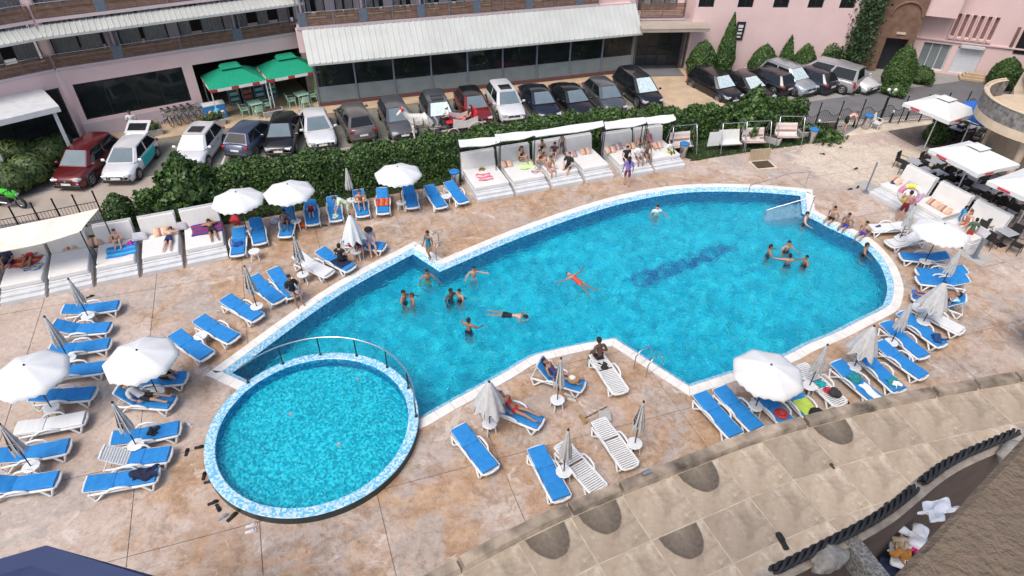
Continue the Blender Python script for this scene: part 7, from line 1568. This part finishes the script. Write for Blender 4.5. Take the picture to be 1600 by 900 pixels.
lcloth('L44',1.05,(.42,.46),(.01,.20,.22),'teal towel at the head of the lounger by the terrace',z=.40,seed=13)
lcloth('L44',.35,(.80,.30),(.72,.73,.74),'long white towel on the foot of the lounger with the teal towel',z=.39,amp=.03,seed=14)
lcloth('L45',.36,(.36,.42),(.01,.22,.24),'teal clothes at the foot of the lounger under the half-open umbrella',seed=15,name='clothes',cat='clothes'); lcloth('L45',.22,(.22,.3),(.70,.70,.68),'small white cloth beside the teal clothes on the lounger',z=.42,seed=16)
lcloth('L48',.30,(.38,.42),(.01,.05,.16),'dark blue bag lying at the foot of the right-hand lounger',amp=.10,seed=17,name='bag',cat='bag')
lcloth('L50',1.5,(.55,.6),(.10,.40,.62),'blue and white towel over the raised lounger back',z=.72,amp=.04,seed=18,stripes=[(.7,.72,.74)])
lcloth('L50',.15,(.40,.5),(.05,.12,.40),'folded blue towel on the foot of the sunbather\'s lounger',seed=19)
p,th=on_l('L42',.35,.38); lump('beach_bag','black beach bag on the lime-towelled lounger','bag',p+Vector((0,0,.13)),(.30,.26,.19),cmat(BLK),3,th)
p,th=on_l('L43',.42,.33); lump('beach_bag','dark patterned bag on the slatted lounger by the terrace edge','bag',p+Vector((.05,0,.11)),(.22,.20,.14),cmat((.03,.03,.035)),4,th)
def sunhat(label,p,col,r_=.2):
    t=thing('sun_hat',label,'hat',p); mb=MB(); mb.lathe([(r_,0),(r_*.97,.012),(r_*.52,.03),(r_*.5,.10),(r_*.3,.13),(0,.135)],20,0); part('crown',mb,cmat(col),t); mb=MB(); mb.lathe([(r_*.53,.035),(r_*.52,.06)],20,0); mb.f=mb.f[:20]; mb.m=mb.m[:20]; mb.sm=mb.sm[:20]; part('band',mb,cmat(tuple(c*.5 for c in col)),t)
p,_=on_l('L41',.80,.40); sunhat('red sun hat on the lounger under the near white umbrella',p,(.45,.04,.04),.24)
p,_=on_l('L43',.62,.34); sunhat('small red hat on the slatted lounger by the terrace edge',p,(.45,.03,.05),.16)
p,_=on_l('L33',.38,.40); t=thing('straw_bag','round straw bag with white cloth on the woman\'s lounger','bag',p); mb=MB(); mb.lathe([(.15,0),(.22,.10),(.2,.2),(.19,.2)],16,0); part('basket',mb,pm('straw',(.34,.20,.09),.8,var=.4,scale=30,bmp=.5,bscale=40),t); mb=MB(); mb.ball((-.04,0,.2),(.12,.11,.06)); part('white_cloth',mb,cmat(WHT),t)
cloth('red cloth on the table beside the half-open white umbrella',P(551,383,.455),(.34,.3),(.35,.02,.04),.2,.05,22)
for px,sz,col,lb,rz,amp,k in [((40,407),(1.1,.9),(.40,.03,.05),'red patterned towel on the daybed under the canopy',.4,.08,dict(stripes=[(.5,.25,.06),(.32,.02,.05)])),((52,418),(.6,.4),(.05,.18,.5),'blue and yellow cloth on the daybed under the canopy',.3,.05,dict(stripes=[(.6,.45,.05)])),
 ((190,392),(1.15,.85),(.02,.22,.62),'blue and turquoise beach towel with pink edge on the left daybed',.42,.03,dict(stripes=[(.05,.42,.60),(.03,.16,.5)])),((178,374),(.3,.25),(.08,.55,.05),'bright green cloth on the left daybed with the blue towel',.1,.09,{}),((200,368),(.35,.3),(.01,.25,.32),'teal clothes at the back of the left daybed with the blue towel',.6,.12,{}),((204,381),(.22,.2),(.5,.03,.32),'pink bag on the left daybed with the blue towel',.2,.08,{}),
 ((324,357),(1.3,.95),(.05,.04,.20),'dark red and blue club towel on the last left daybed',.42,.03,dict(stripes=[(.25,.02,.06)])),((757,277),(.75,.7),(.62,.20,.28),'pink and cream towel on the first central daybed',.3,.05,dict(stripes=[(.62,.52,.42),(.60,.10,.22)])),((753,265),(.25,.2),(.28,.20,.05),'small ochre bag on the first central daybed',.1,.08,{}),
 ((823,260),(.8,.65),(.50,.68,.32),'lime green towel beside the woman in black',.3,.06,{}),((838,268),(.5,.28),(.40,.20,.18),'striped cloth at the front of the group daybed',.5,.05,dict(stripes=[(.6,.55,.5),(.2,.15,.3)])),((866,262),(.35,.3),(.60,.58,.55),'white plate-like cloth between the sitting people',.2,.03,{})]:
    cloth(lb,P(*px,.575),sz,col,rz,amp,int(px[0]),**k)
def pillow(label,px,z,w_,d_,col,rz,tilt=R(35),stripes=None):
    b=bmesh.new(); bmesh.ops.create_grid(b,x_segments=12,y_segments=8,size=1)
    mb=MB()
    def f(u,v,s): x,y=2*u-1,2*v-1; e=(1-x**4)*(1-y**4); return (x*w_/2*(1-.06*(1-abs(y))),y*d_/2*(1-.06*(1-abs(x))),s*.085*e**.6)
    mb.sheet(lambda u,v:f(u,v,1),12,8); mb.sheet(lambda u,v:f(1-u,v,-1),12,8); b.free(); ms=[cmat(col)]+[cmat(c) for c in (stripes or [])]
    for q in range(len(mb.f)): mb.m[q]=((q%12)//2)%len(ms)
    o=link('pillow',mb.mesh('pillow',ms),None,Matrix.Translation(P(*px,z))@Matrix.Rotation(rz,4,'Z')@Matrix.Rotation(tilt,4,'X')); return tag(o,label,'pillow','daybed pillows')
ST=[(.55,.34,.25),(.30,.12,.10),(.60,.47,.36)]; S2=[(.30,.20,.22),(.62,.56,.50),(.35,.22,.20)]
for px,lb,rz,col,st_ in [((107,378),'left striped pillow on the empty canopy daybed',.42,(.52,.30,.18),ST),((146,372),'right striped pillow on the empty canopy daybed',.42,(.52,.30,.18),ST),((60,386),'striped pillow behind the red towels under the canopy',.42,(.5,.26,.16),ST),((176,366),'faded striped pillow on the daybed with the blue towel',.42,(.6,.45,.38),ST),((250,357),'orange striped pillow beside the grey one on the left daybed',.42,(.60,.42,.22),ST),((279,348),'large grey pillow on the left daybed',.3,(.36,.34,.38),None),((216,364),'grey pillow on the daybed with the blue towel',.35,(.42,.42,.47),None),
 ((735,250),'small dark striped pillow on the first central daybed',.38,(.32,.20,.20),S2),((790,251),'tan pillow behind the woman in black',.38,(.55,.38,.28),ST),((891,236),'dark striped pillow on the empty central daybed',.38,(.40,.28,.26),S2),((913,231),'tan striped pillow on the empty central daybed',.38,(.55,.36,.24),ST),
 ((952,229),'left tan pillow on the daybed with three sitting people',.36,(.55,.36,.26),ST),((963,224),'dark striped pillow on the daybed with three sitting people',.5,(.34,.2,.2),S2),((984,223),'right tan pillow on the daybed with three sitting people',.36,(.55,.36,.26),ST),((1000,216),'orange pillow left of the woman in pink',.36,(.58,.34,.22),ST),((1026,222),'striped pillow right of the woman in pink',.36,(.5,.3,.25),ST),
 ((1430,285),'grey pillow on the first right-hand daybed',R(-64),(.40,.40,.45),None),((1406,277),'tan pillow on the first right-hand daybed',R(-64),(.55,.38,.28),ST),((1465,312),'left striped pillow on the middle right-hand daybed',R(-64),(.55,.36,.26),ST),((1483,322),'right striped pillow on the middle right-hand daybed',R(-64),(.55,.36,.26),ST),((1541,358),'grey pillow on the nearest right-hand daybed',R(-64),(.38,.37,.42),None)]: pillow(lb,(px[0]+(-6 if px[0]>1390 else 2),px[1]+5),.70,.62,.42,col,rz,stripes=st_)
cloth('navy bag on the first right-hand daybed',P(1397,285,.58),(.35,.28),(.01,.05,.14),.3,.10,90,'bag','bag')
SLP=[((319,744),100,BLK,'black slipper left of the kid pool, beside the single slipper'),((327,753),20,(.02,.025,.05),'dark blue slipper touching the children\'s pool wall'),((333,786),30,BLK,'left black slipper of the pair below the children\'s pool'),((341,794),-50,BLK,'right black slipper of the pair below the children\'s pool'),((349,808),40,(.25,.27,.28),'grey slipper below the children\'s pool'),((363,808),60,BLK,'larger black slipper right of the grey one'),((393,822),20,(.62,.62,.62),'upper white slipper below the children\'s pool'),((392,831),20,(.62,.62,.62),'lower white slipper below the children\'s pool'),((292,707),100,BLK,'small black slipper left of the children\'s pool'),((312,699),15,BLK,'black slipper with white edge at the rim of the children\'s pool'),
 ((284,664),20,(.6,.58,.6),'left pale slipper beside the lounger with the black towel'),((296,664),-20,(.58,.56,.62),'right pale slipper beside the lounger with the black towel'),((1285,241),-20,BLK,'small dark slipper lying on the beige paving right of the swings'),((1082,251),10,(.06,.05,.05),'pair of dark sandals right of the central daybeds'),((1337,264),30,BLK,'dark object lying on the beige stone paving'),((1328,296),20,(.04,.03,.03),'dark sandal near the pole on the right'),((1340,293),50,(.04,.03,.03),'second dark sandal near the pole on the right'),((888,618),-30,(.6,.58,.52),'left pale slipper beside the striped umbrella table'),((893,625),-20,(.6,.58,.52),'right pale slipper beside the striped umbrella table'),((1396,612),30,BLK,'left black shoe at the terrace edge'),((1405,610),40,BLK,'right black shoe at the terrace edge'),((1320,628),-30,BLK,'black slipper below the slatted lounger with hats'),((507,353),0,(.05,.08,.02),'dark green slipper beside the child\'s lounger'),((141,464),40,(.02,.02,.02),'small dark slipper in front of the left daybeds'),((1372,354),20,(.05,.06,.2),'blue flip-flop on the white-covered lounger')]
for px,deg,col,lb in SLP: slipper(lb,px[0],px[1],.39 if 'flip-flop' in lb else .002,R(deg),col,.30 if 'larger' not in lb else .36)
for px,lb in [((708,296),0)][:0]: pass
lump('beach_bag','orange-red bag on the ground beside the child\'s lounger','bag',P(471,355)+Vector((0,0,.12)),(.26,.18,.16),cmat((.55,.10,.02)),5,.2)
lump('beach_bag','white and blue bag on the ground left of the shaded lounger','bag',P(430,350)+Vector((0,0,.14)),(.24,.18,.19),cmat((.45,.48,.62)),6,.2)
lump('beach_bag','small red bag at the head of the lounger beside the last left daybed','bag',P(370,352)+Vector((0,0,.3)),(.26,.18,.2),cmat((.45,.03,.04)),7,.2)
lump('beach_bag','black bag on the step of the group daybed','bag',P(873,276,.25)+Vector((0,0,.1)),(.17,.12,.13),cmat(BLK),8,.2)
bt=thing('water_bottle','clear blue-capped bottle beside the man\'s slatted lounger','bottle',P(917,571)); mb=MB(); mb.lathe([(.04,0),(.045,.03),(.045,.2),(.018,.27),(.018,.3)],12,0); part('bottle',mb,glass_mat('bottle_pet',(.3,.5,.65),.1,.5),bt); mb=MB(); mb.lathe([(.021,.29),(.021,.32),(0,.32)],10,0); part('cap',mb,cmat((.02,.1,.5)),bt)
tag(link('flattened_can',MB().tube([(0,0,.05),(.22,0,.05)],.05,10).mesh('can',M['steel']),None,Matrix.Translation(P(1003,742,ZT+.21))@Matrix.Rotation(R(25),4,'Z')),'silver can lying on the terrace parapet','can')
br=thing('push_broom','broom with brown bristles lying behind the white slatted lounger','broom',P(913,655),R(30)); mb=MB(); mb.tube([(0,0,.05),(.95,.05,.06)],.014,6); part('handle',mb,M['bark'],br); mb=MB(); mb.box((-.05,0,.05),(.14,.4,.09),0,None,(.6,.9)); part('head',mb,pm('bristle',(.28,.18,.07),.9,var=.3,scale=40),br)
tag(boxpart('parasol_stand',(0,0,.06),(.42,.42,.10),M['kerb'],None,bevel=.02),'grey umbrella foot without umbrella behind the slatted lounger','umbrella base').location=P(945,652); 
# rails at the pool ladders and entry steps
def ladder(label,a,b,up):
    t=thing('pool_ladder',label,'ladder',(0,0,0))
    for q in (a,b):
        p=P(*q[:2]); e=P(*q[2:],.0); mb=MB(); m=(p+e)/2; mb.tube([p,p+Vector((0,0,.62)),p.lerp(e,.25)+Vector((0,0,.82)),p.lerp(e,.75)+Vector((0,0,.80)),e+Vector((0,0,.55)),e+Vector((0,0,-.9))],.022,8); part('rail',mb,M['steel'],t)
    for k in range(3):
        p,q=P(*a[2:]),P(*b[2:]); mb=MB(); mb.tube([p+Vector((0,0,-.2-.25*k)),q+Vector((0,0,-.2-.25*k))],.025,6); part('rung',mb,M['steel'],t)
ladder('steel pool ladder at the near pool corner',(990,577,1016,562),(1009,590,1033,573),1)
ladder('steel pool ladder at the inner corner behind the standing girl',(694,400,682,408),(686,384,672,394),1)
def hrail(label,pts):
    t=thing('step_handrail',label,'handrail',(0,0,0),group='handrails of the pool steps')
    P3=[Vector(p) for p in pts]; mb=MB(); mb.tube(P3,.022,8); part('rail',mb,M['steel'],t)
    for p in (P3[0],P3[-1]): mb=MB(); mb.tube([Vector((p.x,p.y,-.6 if p==P3[0] else 0)),p],.02,6); part('post',mb,M['steel'],t)
a,b=P(1226,294),P(1252,295); hrail('far steel handrail of the pool entry steps',[(a.x-2.0,a.y-.4,.35),(a.x,a.y,.85),(b.x+.2,b.y+.1,.95)])
a,b=P(1198,330,-.1),P(1265,331); hrail('near steel handrail slanting over the pool entry steps',[(a.x,a.y,-.05),(a.x+.3,a.y,.1),(b.x,b.y,.9)])
# lamp post by the far fence
for px,lb in [((1372,197),'slim black lamp post behind the black fence'),]:
    t=thing('lamp_post',lb,'lamp post',P(*px)); mb=MB(); mb.tube([(0,0,0),(0,0,2.3)],.035,8); part('pole',mb,M['black_metal'],t)
    for s in (-1,1): mb=MB(); mb.tube([(0,0,2.1),(s*.2,0,2.25)],.015,5); mb.lathe([(.02,0),(.09,.05),(.1,.14),(.03,.2)],12,0,(s*.2,0,2.22)); part('lantern',mb,M['white_plastic'],t)
